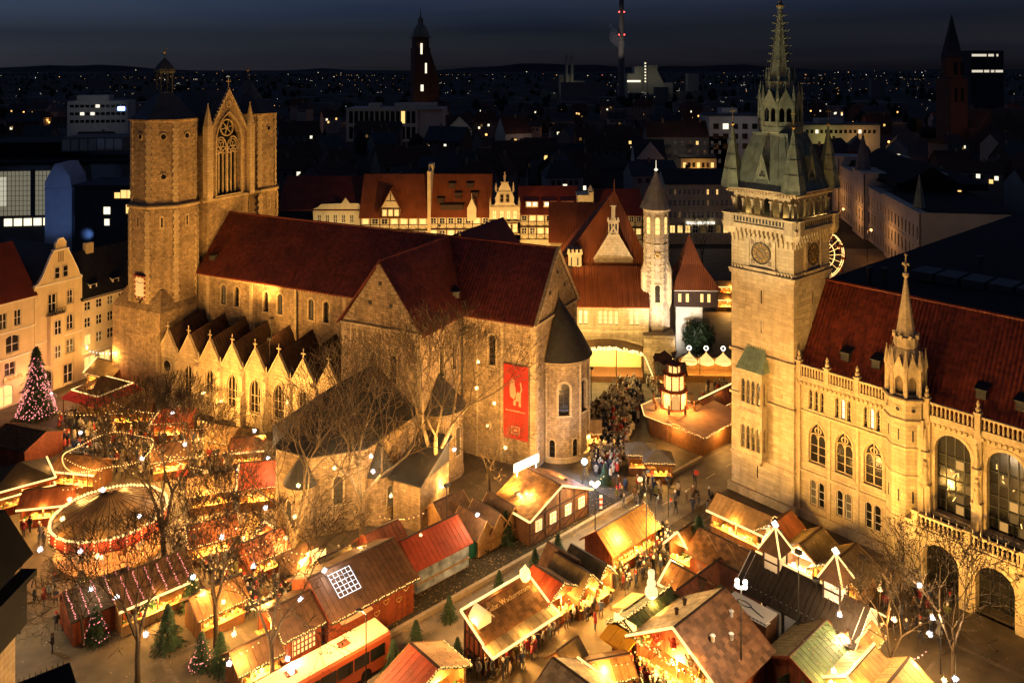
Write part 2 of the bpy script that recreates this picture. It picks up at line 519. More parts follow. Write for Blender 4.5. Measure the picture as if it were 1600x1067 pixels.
for k in range(60):
    x0, x1 = -8000 + k*270, -8000 + (k+1)*270
    f = lambda x: 40 + 34*sin(x*.0009+.6) + 22*sin(x*.0027+1) + 9*sin(x*.0083)
    h.poly([(x0,8500,-3),(x1,8500,-3),(x1,8900,f(x1)),(x0,8900,f(x0))])
    h.poly([(x0,8900,f(x0)),(x1,8900,f(x1)),(x1,9900,-3),(x0,9900,-3)])
mk('hills', h, m_land, None, 'structure')

# ------------------------------------------------------------------ the cathedral
DA = radians(-26.93)
DE = (.892,-.453); DN = (.453,.892); DC = (-7.3, 116.45)
def D(x, y, z=0): return (DC[0]+DE[0]*x+DN[0]*y, DC[1]+DE[1]*x+DN[1]*y, z)
dom = thing('cathedral', 'great stone cathedral with twin octagonal west towers and dark red roofs', 'cathedral', DC, DA)
ST, SL, TR = M['stone'], M['stone_l'], M['trim']
EV, RZ = 18.4, 26.8
# nave clerestory
b = B().at(-44.7, -6.5, 0)
cw = [(c+44.7+d, .95, 13.9, 16.9, 'round') for c in (-37.8,-29,-20.2) for d in (-1.4,1.4)] + [(33.2,.95,13.9,16.9,'round')]
b.wall(0, 37, 8, EV, cw, .45)
mk('nave_wall', b, ST, dom)
for o in cw:
    window(dom, (-44.7,-6.5,0), o[0], o[1], o[2], o[3], 'round', .45, 2, 4, M['iron'], E['roomd'] if R.random() < .45 else M['glass'], .05, .28, SL)
b = B().at(-44.7, -6.5, 0)
for x in (2.2, 11.3, 20.2, 29.2): b.box(x-.3, x+.3, -.16, 0.02, 9, EV-.4)
b.box(0, 37, -.25, .02, EV-.32, EV)
for k in range(74): b.box(k*.5+.12, k*.5+.32, -.2, .02, EV-.68, EV-.321)
mk('cornice', b, SL, dom)
b = B(); b.at(-44.7,-6.5,0); b.tube((20.6,-.3,9),(20.6,-.3,EV),.09)
mk('downpipe', b, M['iron'], dom)
b = B(); b.poly([(-44.7,6.5,0),(15,6.5,0),(15,6.5,EV),(-44.7,6.5,EV)])
mk('north_wall', b, ST, dom)
# nave + choir roof
b = B()
oh = .55
ez = EV + .1 - oh*.4
b.slab([(-44.7,-6.5-oh,ez),(15.0,-6.5-oh,ez),(15.0,0,RZ),(-44.7,0,RZ)], .18, 1)
b.slab([(-44.7,6.5+oh,ez),(15.0,6.5+oh,ez),(15.0,0,RZ),(-44.7,0,RZ)], .18, 1)
tiles(b, (-44.7,-6.5-oh,ez+.03),(15.0,-6.5-oh,ez+.03),(15.0,0,RZ+.03),(-44.7,0,RZ+.03), .5, .45)
b.tube((-44.7,0,RZ+.03),(15.0,0,RZ+.03),.16,.16,6)
mk('nave_roof', b, [M['tile'], M['tile']], dom, 'stuff')
# roof dormer
b = B().at(-42.6,-5.2,0,20.2); b.box(-.5,.5,-.6,1,0,.8); b.poly([(-.7,-.8,.8),(.7,-.8,.8),(.7,1.3,1.1),(-.7,1.3,1.1)])
mk('roof_hatch', b, M['slate'], dom)
b = B(); b.octa((-.1,-.1,RZ+.45),.3); mk('ridge_ball', b, M['gold'], dom)
# transept
b = B().at(-8,-16.5,0)
tw = [(5,1.05,11.7,15.2,'round'),(8,1.05,11.7,15.2,'round')]
b.wall(0, 12.1, 0, EV, tw, .55)
mk('transept_wall', b, ST, dom)
for o in tw: window(dom, (-8,-16.5,0), *o[:5], .55, 2, 5, M['iron'], M['glass'], .05, .2, SL)
b = B(); b.ext([(-8,-16.5,EV),(4.1,-16.5,EV),(-1.95,-16.5,RZ-.25)], (0,.6,0)); mk('transept_gable', b, ST, dom)
# quoins along the gable rake, little square holes, cornice
b = B()
for s0 in (-1, 1):
    for k in range(16):
        t = (k+.5)/16
        w = .75 if k % 2 else .45
        x = -1.95 + s0*(6.05*(1-t)) - s0*w/2*1.0; z = EV + (RZ-.25-EV)*t - .22
        b.cbox(x, -16.53, z-.2, w, .1, .36)
for x in (-8.0, 4.1):
    for k in range(34):
        w = .85 if k % 2 else .5
        b.cbox(x + (w/2 if x < 0 else -w/2), -16.53, k*.54, w, .1, .5)
b.box(-8.1, 4.2, -16.72, -16.45, EV-.15, EV+.1)
for x in (-6.5,-5.5,-4.6,-1.6,1.3,2.3,3.3): b.box(x-.12, x+.12, -16.6, -16.45, EV-2.6, EV-.15)
for k in range(24): b.box(-8+k*.5+.1, -8+k*.5+.3, -16.66, -16.45, EV-.6, EV-.151)
mk('quoins', b, SL, dom)
for x, z in ((-3.5,21.3),(-.3,21.3),(-1.95,23.9)):
    b = B(); b.box(-.2,.2,-.04,.1,-.22,.22); mk('vent_hole', b, M['iron'], dom, loc=(x,-16.56,z))
b = B().at(4.1,-16.5,radians(90))
ew = [(4.8,.95,11.7,15.1,'round'),(7.9,.95,11.7,15.1,'round')]
b.wall(0, 9.9, 0, EV, ew, .5); mk('transept_wall', b, ST, dom)
for o in ew: window(dom, (4.1,-16.5,radians(90)), *o[:5], .5, 2, 5, M['iron'], M['glass'], .05, .2, SL)
b = B().at(4.1,-16.5,radians(90))
b.box(0,9.9,-.24,.02,EV-.3,EV)
for k in range(19): b.box(k*.5+.2,k*.5+.4,-.2,.02,EV-.65,EV-.301)
mk('cornice', b, SL, dom)
b = B(); b.poly([(-8,-16.5,0),(-8,0,0),(-8,0,EV),(-8,-16.5,EV)]); mk('transept_wall', b, ST, dom)
b = B()
xe = 4.1+oh; xw = -8-oh; xm = -1.95
b.slab([(xe,-16.85,ez),(xe,0,ez),(xm,0,RZ),(xm,-16.85,RZ)], .16, 0)
b.slab([(xw,-16.85,ez),(xw,0,ez),(xm,0,RZ),(xm,-16.85,RZ)], .16, 0)
tiles(b, (xe,-16.85,ez+.03),(xe,0,ez+.03),(xm,0,RZ+.03),(xm,-16.85,RZ+.03), .5, .45)
tiles(b, (xw,-16.85,ez+.03),(xw,0,ez+.03),(xm,0,RZ+.03),(xm,-16.85,RZ+.03), .5, .45)
b.tube((xm,-16.85,RZ+.03),(xm,0,RZ+.03),.16,.16,6)
mk('transept_roof', b, M['tile'], dom, 'stuff')
b = B(); b.ext([(-8,16.5,EV),(4.1,16.5,EV),(-1.95,16.5,RZ)], (0,-.5,0)); b.box(-8,4.1,6,16.4,0,EV)
b.slab([(xe,16.8,ez),(xe,0,ez),(xm,0,RZ),(xm,16.8,RZ)], .16, 1); b.slab([(xw,16.8,ez),(xw,0,ez),(xm,0,RZ),(xm,16.8,RZ)], .16, 1)
mk('north_transept', b, [ST, M['tile']], dom)
for x, y in ((1.2,-7.6),(2.6,-6.0)):
    b = B().at(x,y,radians(45),20.2); b.box(-.45,.45,-.8,.8,0,.9); b.slab([(-.6,-1,.9),(.6,-1,.9),(.6,1,1.2),(-.6,1,1.2)],.1); mk('roof_hatch', b, M['slate'], dom)
# choir
b = B().at(4.1,-6.7,0)
b.wall(0,10.9,0,EV,[(4.6,1.0,12.3,16.2,'round')],.5); mk('choir_wall', b, ST, dom)
window(dom, (4.1,-6.7,0), 4.6,1.0,12.3,16.2,'round',.5,2,5,M['iron'],M['glass'],.05,.25,SL)
b = B().at(4.1,-6.7,0)
b.box(0,10.9,-.24,.02,EV-.3,EV)
for k in range(21): b.box(k*.5+.2,k*.5+.4,-.2,.02,EV-.65,EV-.301)
b.box(5.9,6.3,-.15,.02,0,EV-.4); b.box(10.1,10.9,-.15,.02,0,EV-.31); b.box(2.2,2.5,-.14,.02,0,EV-.4)
mk('cornice', b, SL, dom)
b = B(); b.tube((4.35,-6.9,0),(4.35,-6.9,EV),.09); mk('downpipe', b, M['iron'], dom)
b = B(); b.ext([(15,-6.7,0),(15,6.7,0),(15,6.7,EV),(15,0,RZ-.25),(15,-6.7,EV)], (-.6,0,0)); mk('choir_gable', b, ST, dom)
b = B()
for s0 in (-1, 1):
    for k in range(16):
        t = (k+.5)/16; w = .75 if k % 2 else .45
        b.cbox(15.03, s0*(6.6*(1-t)) - s0*w/2, EV+(RZ-.25-EV)*t-.4, .1, w, .36)
    for k in range(34):
        w = .85 if k % 2 else .5
        b.cbox(15.03, s0*(6.7-w/2), k*.54, .1, w, .5)
b.box(14.95,15.25,-6.7,6.7,EV-.3,EV)
b.slab([(14.9,-7.2,EV-.1),(15.35,-7.2,EV-.1),(15.35,0,RZ+.2),(14.9,0,RZ+.2)],.2); b.slab([(14.9,7.2,EV-.1),(15.35,7.2,EV-.1),(15.35,0,RZ+.2),(14.9,0,RZ+.2)],.2)
mk('quoins', b, SL, dom)
for y, z in ((-2.4,21.4),(2.4,21.4),(0,23.6)):
    b = B(); b.box(-.05,.1,-.2,.2,-.25,.25); mk('vent_hole', b, M['iron'], dom, loc=(15.0,y,z))
# apse
ra = 4.0; xa = 15.2
b = B()
seg = 8; angs = [radians(-90 + 180*k/seg) for k in range(seg+1)]
wins = {1: 1, 3: 1, 5: 1}
for k in range(seg):
    p0 = (xa+ra*cos(angs[k]), ra*sin(angs[k])); p1 = (xa+ra*cos(angs[k+1]), ra*sin(angs[k+1]))
    L = hypot(p1[0]-p0[0], p1[1]-p0[1]); a = atan2(p1[1]-p0[1], p1[0]-p0[0])
    bb = B().at(p0[0], p0[1], a); 
    b.at(p0[0], p0[1], a)
    if k in wins:
        w0 = L*.92
        b.wall(0, L, 0, 13, [(L/2, w0, 6.1, 10.2, 'round')], .6)
        window(dom, (p0[0],p0[1],a), L/2, w0, 6.1, 10.2, 'round', .6, 2, 6, M['iron'], M['glass'], .05, .3, SL)
    elif k in (0, 2):
        b.wall(0, L, 0, 13, [(L/2, .75, .6, 2.9, 'round')], .3)
        window(dom, (p0[0],p0[1],a), L/2, .75, .6, 2.9, 'round', .3, 1, 3, M['iron'], M['glass'], .05, .15, SL)
    else: b.wall(0, L, 0, 13)
mk('apse_wall', b, ST, dom)
b = B()
for k in (0, 3, 5, 8):
    x, y = xa+(ra+.05)*cos(angs[k]), (ra+.05)*sin(angs[k]); b.tube((x,y,0),(x,y,13),.16,.16,6)
for k in range(48):
    t = radians(-90+180*(k+.5)/48); b.cbox(xa+(ra+.08)*cos(t), (ra+.08)*sin(t), 12.3, .2,.2,.3)
b.lathe([(ra+.02,12.62),(ra+.3,12.75),(ra+.3,13.0),(ra,13.02)], 20, xa, 0, a0=-pi/2, a1=pi/2)
b.lathe([(ra+.25,0),(ra+.25,.5),(ra,.7)], 20, xa, 0, a0=-pi/2, a1=pi/2)
mk('apse_cornice', b, SL, dom)
b = B(); b.lathe([(ra+.5,12.95),(ra-.4,14.6),(2.0,17.4),(.02,20.3)], 24, xa, 0, a0=-pi/2, a1=pi/2); b.lathe([(ra+.5,12.95),(ra,12.9)], 24, xa, 0, a0=-pi/2, a1=pi/2); b.tube((xa,0,20),(xa,0,21.2),.08,.03)
mk('apse_roof', b, M['slate'], dom)
# banner hanging on the choir wall
bn = thing('banner', 'tall red banner with a pale lion emblem and lettering hung on the choir wall', 'banner', D(12.3,-6.98)+(), DA)
bn.location = D(12.3,-7.0,0)
b = B()
nxx, nzz = 6, 14
for i in range(nxx):
    for j in range(nzz):
        f = lambda u, v: (-1.75+3.5*u, -.05-.05*sin(u*9+v*3), 3.5+9.4*v)
        b.poly([f(i/nxx,j/nzz), f((i+1)/nxx,j/nzz), f((i+1)/nxx,(j+1)/nzz), f(i/nxx,(j+1)/nzz)])
mk('cloth', b, mat('red_banner_cloth', (.34,.02,.01), .8, (1,.25)), bn)
m_em = mat('pale_print', (.45,.24,.14), .8)
b = B()
for pts in ([(-.75,8.9),(-.2,8.6),(.1,9.3),(.0,10.2),(-.4,10.9),(-.75,10.6),(-.85,9.8)],
            [(.0,8.4),(.75,8.5),(.8,9.4),(.35,9.7),(.1,9.3)], [(-.2,8.6),(-.35,7.9),(.05,7.8),(.1,8.5)], [(.5,8.5),(.45,7.8),(.8,7.8),(.75,8.5)],
            [(.75,9.4),(1.0,10.0),(.8,10.9),(.62,10.8),(.78,10.1),(.6,9.5)], [(-.85,10.5),(-.5,11.3),(-.1,11.0),(-.1,10.4)]):
    b.poly([(x,-.16,z) for x, z in pts])
mk('lion_emblem', b, m_em, bn)
b = B()
for k in range(11): b.box(-1.4+k*.26, -1.24+k*.26, -.17, -.15, 7.05, 7.05+R.uniform(.12,.24))
b.box(-.6,.6,-.17,-.15,4.2,4.34); b.box(-.6,-.45,-.17,-.15,4.34,5.2); b.box(.45,.6,-.17,-.15,4.34,5.2); b.box(-.6,.6,-.17,-.15,5.06,5.2); b.box(-.25,.25,-.17,-.15,4.55,4.85)
mk('lettering', b, m_em, bn)
# aisle: eight gables
b = B(); bt = B(); br = B()
y0 = -13.6; xs = [-43.3 + 4.4*k for k in range(8)]
b.at(0, y0, 0)
aw = [(x, 2.0, 2.0, 6.9, 'point') for x in xs[1:]]
b.wall(-45.5, -10.2, 0, 7.7, [(-43.3,1.5,0.1,3.1,'round')] + aw, .5)
for i, x in enumerate(xs):
    b.ext([(x-2.2,0,7.7),(x+2.2,0,7.7),(x,0,11.1)], (0,.4,0))
mk('aisle_wall', b, SL, dom)
for o in aw: window(dom, (0,y0,0), *o[:5], .5, 3, 3, M['trim'], M['glass'], .1, .22, TR)
for x in xs:   # gable copings with finial, gargoyles and buttresses
    c = B().at(x, y0, 0)
    for s0 in (-1, 1): c.ext([(s0*2.3,-.15,7.65),(s0*2.0,-.15,7.65),(0,-.15,10.95),(0,-.15,11.3)], (0,.45,0))
    c.tube((0,0,11.2),(0,0,12.4),.12,.06,5); c.box(-.32,.32,-.07,.07,11.75,11.92); c.octa((0,0,12.45),.17); c.octa((-.33,0,11.83),.13); c.octa((.33,0,11.83),.13)
    mk('gable_coping', c, TR, dom)
for x in [q + 2.2 for q in xs]:
    c = B().at(x, y0, 0)
    c.box(-.38,.38,-1.0,0,0,4.2); c.ext([(-.38,-1.0,4.2),(-.38,0,4.2),(-.38,0,4.9)],(.76,0,0)); c.box(-.32,.32,-.6,0,4.9,7.0); c.ext([(-.32,-.6,7.0),(-.32,0,7.0),(-.32,0,7.6)],(.64,0,0))
    c.tube((0,-.2,7.6),(0,-.9,8.2),.16,.1,5); c.tube((0,-.1,7.5),(0,-.1,9.0),.2,.04,5); c.octa((0,-.95,8.3),.2)
    mk('buttress', c, TR, dom)
b = B()
for x in xs:   # saddle roofs running back to the clerestory
    b.slab([(x-2.2,y0+.1,7.7),(x-2.2,-6.5,8.6),(x,-6.5,12.4),(x,y0+.1,11.1)], .12); b.slab([(x+2.2,y0+.1,7.7),(x+2.2,-6.5,8.6),(x,-6.5,12.4),(x,y0+.1,11.1)], .12)
    for s0 in (-1,1): tiles(b, (x+s0*2.2,y0+.1,7.74),(x+s0*2.2,-6.55,8.64),(x,-6.55,12.44),(x,y0+.1,11.14), .5, .5, .04)
    b.tube((x,y0+.2,11.15),(x,-6.5,12.45),.12,.12,5)
mk('aisle_roof', b, mat('dark_brown_tile', (.05,.024,.014), .65, (.4,.3), rand=.35), dom, 'stuff')
# brightly lit south portal with its round window
c = B().at(xs[0], y0, 0)
c.ring(0,.1,1.5,3.0,'round',.5,-.3,.0); c.box(-1.75,1.75,-.35,0,3.75,4.0)
for k in range(16):
    t = 2*pi*k/16; t2 = 2*pi*(k+1)/16
    c.tube((cos(t)*.95,-.1,5.9+sin(t)*.95),(cos(t2)*.95,-.1,5.9+sin(t2)*.95),.16,.16,5)
c.box(-2.15,-1.7,-.4,0,0,7.6); c.box(1.7,2.15,-.4,0,0,7.6)
mk('portal_surround', c, SL, dom)
c = B().at(xs[0], y0, 0); c.lathe([(.85,0),(0.01,.02)], 14); 
c2 = B(); c2.poly([(xs[0]+.85*cos(2*pi*k/14), y0-.04, 5.9+.85*sin(2*pi*k/14)) for k in range(14)]); mk('round_window', c2, M['glass'], dom)
c2 = B().at(xs[0], y0+.42, 0); c2.poly([(x,0,z) for x, z in outline(1.5,3.0,'round')]); c2.box(-.04,.04,-.05,0,.1,3); mk('portal_door', c2, M['wood_d'], dom)
# west towers, octagonal
def octa_tower(yc, name):
    xc = -50; rf = 4.7; rc = rf/cos(pi/8)
    b = B()
    b.lathe([(rc+.35,14.5),(rc+.3,29.0),(rc+.55,29.2),(rc+.55,29.6),(rc,29.9),(rc,42.4),(rc+.3,42.6),(rc+.3,42.9)], 8, xc, yc, off=pi/8)
    b.box(xc-rf-.7, xc+rf+.6, yc-rf-.7, yc+rf+.6, 0, 13.6)
    b.lathe([((rf+.7)*1.414,13.6),(rc+.35,16.5)], 4, xc, yc, off=pi/4)
    mk(name, b, ST, dom)
    b = B()
    for k in range(8):
        t = pi/8 + k*pi/4
        for z0, z1, rr in ((14.5,29.0,rc+.33),(29.9,42.4,rc+.03)):
            for dt in (-.13, .13):
                x, y = xc + rr*cos(t)*1.0 - dt*rf*sin(t), yc + rr*sin(t) + dt*rf*cos(t)
                q = 6 if dt else 0
            z = z0; i = 0
            while z < z1 - .3:
                w = .85 if i % 2 else .55
                b.at(xc, yc, t); b.box(rr-.28, rr+.02, -w*.6, w*.6, z, z+.5)
                z += .53; i += 1
            b.fr = None
    b.lathe([(rc+.62,29.15),(rc+.68,29.35),(rc+.62,29.55)], 8, xc, yc, off=pi/8)
    mk('tower_quoins', b, SL, dom)
    for k in range(8):
        t = k*pi/4
        for z in (40.2, 34.0) if k % 2 else (40.2,):
            c = B().at(xc+(rf+.02)*cos(t), yc+(rf+.02)*sin(t), t+pi/2)
            for i in range(12):
                a, a2 = 2*pi*i/12, 2*pi*(i+1)/12
                c.tube((.5*cos(a)+.2,-.05,z+.5*sin(a)),(.5*cos(a2)+.2,-.05,z+.5*sin(a2)),.13,.13,5)
            c.poly([(.2+.48*cos(2*pi*i/12),-.02,z+.48*sin(2*pi*i/12)) for i in range(12)], 1)
            mk('round_window', c, [SL, M['glass']], dom)
        c = B().at(xc+(rf+.32)*cos(t), yc+(rf+.32)*sin(t), t+pi/2); c.box(-.12,.12,-.02,.05,26.2,27.6,1); c.box(-.4,.4,-.03,.02,25.9,26.2); c.box(-.35,-.13,-.03,.02,26.2,27.7); c.box(.13,.35,-.03,.02,26.2,27.7); c.box(-.3,.3,-.03,.02,27.65,28.0)
        mk('slit_window', c, [SL, M['glass']], dom)
octa_tower(-8.5, 'tower'); octa_tower(9.5, 'tower')
# caps of the towers
for yc, lant in ((-8.5, True), (9.5, False)):
    rc = 4.7/cos(pi/8)
    b = B()
    if lant:
        b.lathe([(rc+.45,42.85),(rc*.62,44.9),(1.5,46.7),(1.35,46.9)], 8, -50, yc, off=pi/8)
        b.lathe([(1.35,46.9),(1.35,47.0)], 8, -50, yc, off=pi/8)
        for k in range(8):
            t = pi/8 + k*pi/4; b.tube((-50+1.2*cos(t),yc+1.2*sin(t),46.9),(-50+1.2*cos(t),yc+1.2*sin(t),50.1),.14,.14,5)
        b.lathe([(1.55,50.0),(1.65,50.3),(1.6,50.7),(1.0,51.5),(.05,52.5)], 8, -50, yc, off=pi/8)
        b.tube((-50,yc,52.3),(-50,yc,54.2),.07,.03); 
    else:
        b.lathe([(rc+.45,42.85),(rc*.55,45.4),(.8,48.2),(.03,49)], 8, -50, yc, off=pi/8); b.tube((-50,yc,48.8),(-50,yc,51.2),.07,.03)
    mk('tower_cap', b, M['lead'], dom)
    b = B(); z = 53.4 if lant else 50.4; b.octa((-50,yc,z),.3); b.box(-50.5,-49.5,yc-.04,yc+.04,z+.5,z+.6); mk('weathervane', b, M['gold'], dom)
# bell house between them with the great gothic window
b = B().at(-44.7, -.2, radians(90))
gw, gz0, gz1 = 5.3, 29.9, 43.4
o = [(x, gz0+z) for x, z in outline(gw, gz1-gz0, 'point')]
mid = len(o)//2
apex = (0, gz1)
left = [(-4.4,29.4),(-gw/2,29.4)] + [q for q in o if q[0] < -.01] + [apex,(0,47.0),(-4.4,40.2)]
right = [(4.4,29.4),(gw/2,29.4)] + [q for q in o[::-1] if q[0] > .01] + [apex,(0,47.0),(4.4,40.2)]
for q in (left, right): b.poly([(x,0,z) for x, z in q])
b.poly([(-gw/2,0,29.4),(gw/2,0,29.4),(gw/2,0,gz0),(-gw/2,0,gz0)])
for k in range(len(o)-1): b.poly([(o[k][0],0,o[k][1]),(o[k+1][0],0,o[k+1][1]),(o[k+1][0],1.2,o[k+1][1]),(o[k][0],1.2,o[k][1])])
b.poly([(-4.4,0,0),(4.4,0,0),(4.4,0,29.4),(-4.4,0,29.4)])
b.poly([(-4.4,0,0),(-4.4,10.5,0),(-4.4,10.5,40.2),(-4.4,0,40.2)]); b.poly([(4.4,0,0),(4.4,10.5,0),(4.4,10.5,40.2),(4.4,0,40.2)])
b.poly([(-4.4,10.5,0),(4.4,10.5,0),(4.4,10.5,40.2),(0,10.5,47),(-4.4,10.5,40.2)])
mk('bell_house', b, ST, dom)
b = B().at(-44.7,-.2,radians(90))
b.box(-5.5,5.5,-.35,0,29.2,29.6)
for s0 in (-1, 1):
    b.ext([(s0*4.5,-.25,40.0),(s0*4.1,-.25,40.0),(0,-.25,46.8),(0,-.25,47.5)], (0,.5,0))
    for k in range(12):
        t = (k+.5)/12; b.octa((s0*4.4*(1-t), -.1, 40.3+6.9*t+.25), .22)
    b.box(s0*4.6-.55, s0*4.6+.55, -.8, .3, 29.4, 41.4); b.lathe([(.75,41.4),(.02,45.0)], 4, s0*4.6, -.25, off=pi/4); b.octa((s0*4.6,-.25,45.0),.18)
b.tube((0,0,47.3),(0,0,49.2),.1,.04); b.box(-.5,.5,-.05,.05,48.5,48.65)
b.ring(0,gz0,gw,gz1-gz0,'point',.28,-.22,0,0,True)
mk('gable_trim', b, SL, dom)
b = B().at(-44.7,-.2,radians(90)); b.poly([(x,1.0,z) for x, z in o]); mk('belfry_dark_sheet', b, M['black'], dom)  # black sheet painted in for the darkness inside the belfry
b = B().at(-44.7,-.2,radians(90))
for x in (-1.77,-.88,.88,1.77): b.box(x-.1,x+.1,.3,.5,gz0,37.2)
b.box(-.18,.18,.25,.55,gz0,38.2)
def circ(b, cx, cz, r, t, n=14, y=.4):
    for i in range(n):
        a, a2 = 2*pi*i/n, 2*pi*(i+1)/n
        b.tube((cx+r*cos(a),y,cz+r*sin(a)),(cx+r*cos(a2),y,cz+r*sin(a2)),t,t,4,cap=False)
circ(b,0,40.9,1.35,.14,20)
for k in range(6):
    t = 2*pi*k/6+.2; b.tube((0,.4,40.9),(1.3*cos(t),.4,40.9+1.3*sin(t)),.12,.07,4)
for s0 in (-1,1):
    circ(b,s0*.78,37.2,.58,.1); circ(b,s0*1.9,37.2,.58,.1); circ(b,s0*1.33,38.35,.62,.1)
    for cx,cz in ((.78,37.2),(1.9,37.2),(1.33,38.35)):
        for k in range(3):
            t = 2*pi*k/3+.5; b.tube((s0*cx,.4,cz),(s0*cx+.5*cos(t),.4,cz+.5*sin(t)),.08,.06,4)
    for i in range(10):   # sub-arches
        f = lambda q: (s0*1.33 + 1.3*cos(pi*q), .4, 37.2+2.2*sin(pi*q))
        b.tube(f(i/10), f((i+1)/10), .12, .12, 4)
mk('tracery', b, SL, dom)
circ2 = B().at(-44.75,-.2,radians(90)); circ(circ2,0,44.9,.5,.12,10,-.05)
for k in range(3):
    t = 2*pi*k/3+pi/2; circ2.poly([(.35*cos(t)+.25*cos(q*pi/4), -.02, 44.9+.35*sin(t)+.25*sin(q*pi/4)) for q in range(8)], 1)
mk('trefoil', circ2, [SL, M['black']], dom)
b = B()
b.slab([(-44.7,-4.7,40.0),(-55.3,-4.7,40.0),(-55.3,-.2,47.1),(-44.7,-.2,47.1)], .2); b.slab([(-44.7,4.3,40.0),(-55.3,4.3,40.0),(-55.3,-.2,47.1),(-44.7,-.2,47.1)], .2)
for k in range(18): 
    x = -44.9-k*.58; b.tube((x,-4.7,40.05),(x,-.2,47.15),.05,.05,4); b.tube((x,4.3,40.05),(x,-.2,47.15),.05,.05,4)
mk('bell_house_roof', b, M['lead'], dom)
# sundial
sd = thing('sundial', 'white square sundial with dark red chequered frame high on the near tower', 'sundial', D(-49.3,-13.62,0), DA)
b = B(); b.box(-.95,.95,-.12,0,15.6,18.5); mk('dial_plate', b, M['white'], sd)
b = B()
for k in range(9):
    for x in (-1.15, .95): b.box(x, x+.2, -.2+.03*(k%2), 0, 15.4+k*.36, 15.4+k*.36+.33, k % 2)
for k in range(6):
    for z in (15.3, 18.5): b.box(-1.15+k*.39, -1.15+k*.39+.36, -.2+.03*(k%2), 0, z, z+.22, k % 2)
b.box(-1.25,1.25,-.35,0,18.74,18.9); mk('dial_frame', b, [mat('dark_red_paint',(.16,.02,.015),.7), M['cream']], sd)
b = B()
for k in range(6):
    t0, t1 = pi+.3+(pi-.6)*k/6, pi+.3+(pi-.6)*(k+1)/6
    b.tube((.75*cos(t0),-.14,18.1+.45*sin(t0)),(.75*cos(t1),-.14,18.1+.45*sin(t1)),.035,.035,4)
for k in range(5): b.octa((-.6+.3*k,-.1,15.15-.12*(k%2)),.14)
b.octa((0,-.1,14.7),.25); mk('dial_marks', b, M['iron'], sd)
# sacristy annexe with apsidioles in front of the transept
eav = [(-9,-16.6),(-9,-27.3),(-5.3,-31.2),(-.4,-31.2),(3.6,-27),(3.6,-16.6)]
b = B()
for (xA,yA),(xB,yB) in zip(eav, eav[1:]):
    L = hypot(xB-xA,yB-yA); b.at(xA,yA,atan2(yB-yA,xB-xA))
    b.wall(0, L, 0, 9, [(L*.5,1.0,3.2,6.2,'round')] if L > 4.5 and L < 9 else [], .4)
    if L > 4.5 and L < 9: window(dom,(xA,yA,atan2(yB-yA,xB-xA)),L*.5,1.0,3.2,6.2,'round',.4,2,4,M['iron'],E['roomd'],.05,.2,SL)
mk('sacristy_wall', b, ST, dom)
b = B()
ce = [(-2.7+(x+2.7)*1.06, -23+(y+23)*1.05) for x, y in eav]
rg = [(-2.7,-16.6,13.8),(-2.7,-25,13.8)]
zs = 8.9
def tri(*p): b.slab(list(p), .12)
tri((ce[0][0],-16.6,zs),(*ce[1],zs),rg[1],rg[0])
for i in range(1,4): tri((*ce[i],zs),(*ce[i+1],zs),rg[1])
tri((*ce[4],zs),(ce[5][0],-16.6,zs),rg[0],rg[1])
mk('sacristy_roof', b, M['slate'], dom)
def apsidiole(cx, cy, r, ze, za, a0):
    b = B(); b.lathe([(r+.1,0),(r+.1,.6),(r,.7),(r,ze)], 14, cx, cy, a0=a0, a1=a0+pi); mk('apsidiole_wall', b, ST, dom)
    b = B(); b.lathe([(r+.35,ze-.05),(.02,za)], 14, cx, cy, a0=a0, a1=a0+pi); b.lathe([(r+.35,ze-.05),(r-.05,ze-.1)],14,cx,cy,a0=a0,a1=a0+pi); mk('apsidiole_roof', b, M['slate'], dom)
    t = a0 + pi*.45
    window(dom,(cx+r*cos(t),cy+r*sin(t),t+pi/2),0,.7,ze*.35,ze*.75,'round',.0,1,4,M['iron'],E['roomd'],.05,.18,SL)
apsidiole(-1.6,-31.2,1.75,6.0,9.0,pi)
apsidiole(3.6,-24.5,1.8,5.4,8.6,-pi/2)
apsidiole(4.1,-12.4,3.1,8.4,12.4,-pi/2)
b = B(); b.box(6.0,9.6,-25,-19,0,5.3); mk('porch', b, ST, dom)
b = B(); b.slab([(5.6,-25.5,5.3),(10,-25.5,5.3),(10,-18.8,8.2),(5.6,-18.8,8.2)],.15); b.poly([(9.6,-25,5.1),(9.6,-18.9,5.1),(9.6,-18.9,8)]); mk('porch_roof', b, M['slate'], dom)
# ------------------------------------------------------------------ the town hall with its clock tower
RA = atan2(-.75, .662); RO = (26.6, 99.25)
def T(x, y, z=0): return (RO[0]+.662*x+.75*y, RO[1]-.75*x+.662*y, z)
th = thing('town_hall', 'gothic sandstone town hall with balustrades, arcade and steep red tiled roof', 'town hall', RO, RA)
AS = M['ashlar']
tw = thing('clock_tower', 'square golden stone clock tower with green copper spire beside the town hall', 'tower', RO, RA)
b = B()
b.box(0,8.2,0,8.2,0,31.4)
mk('shaft', b, AS, tw)
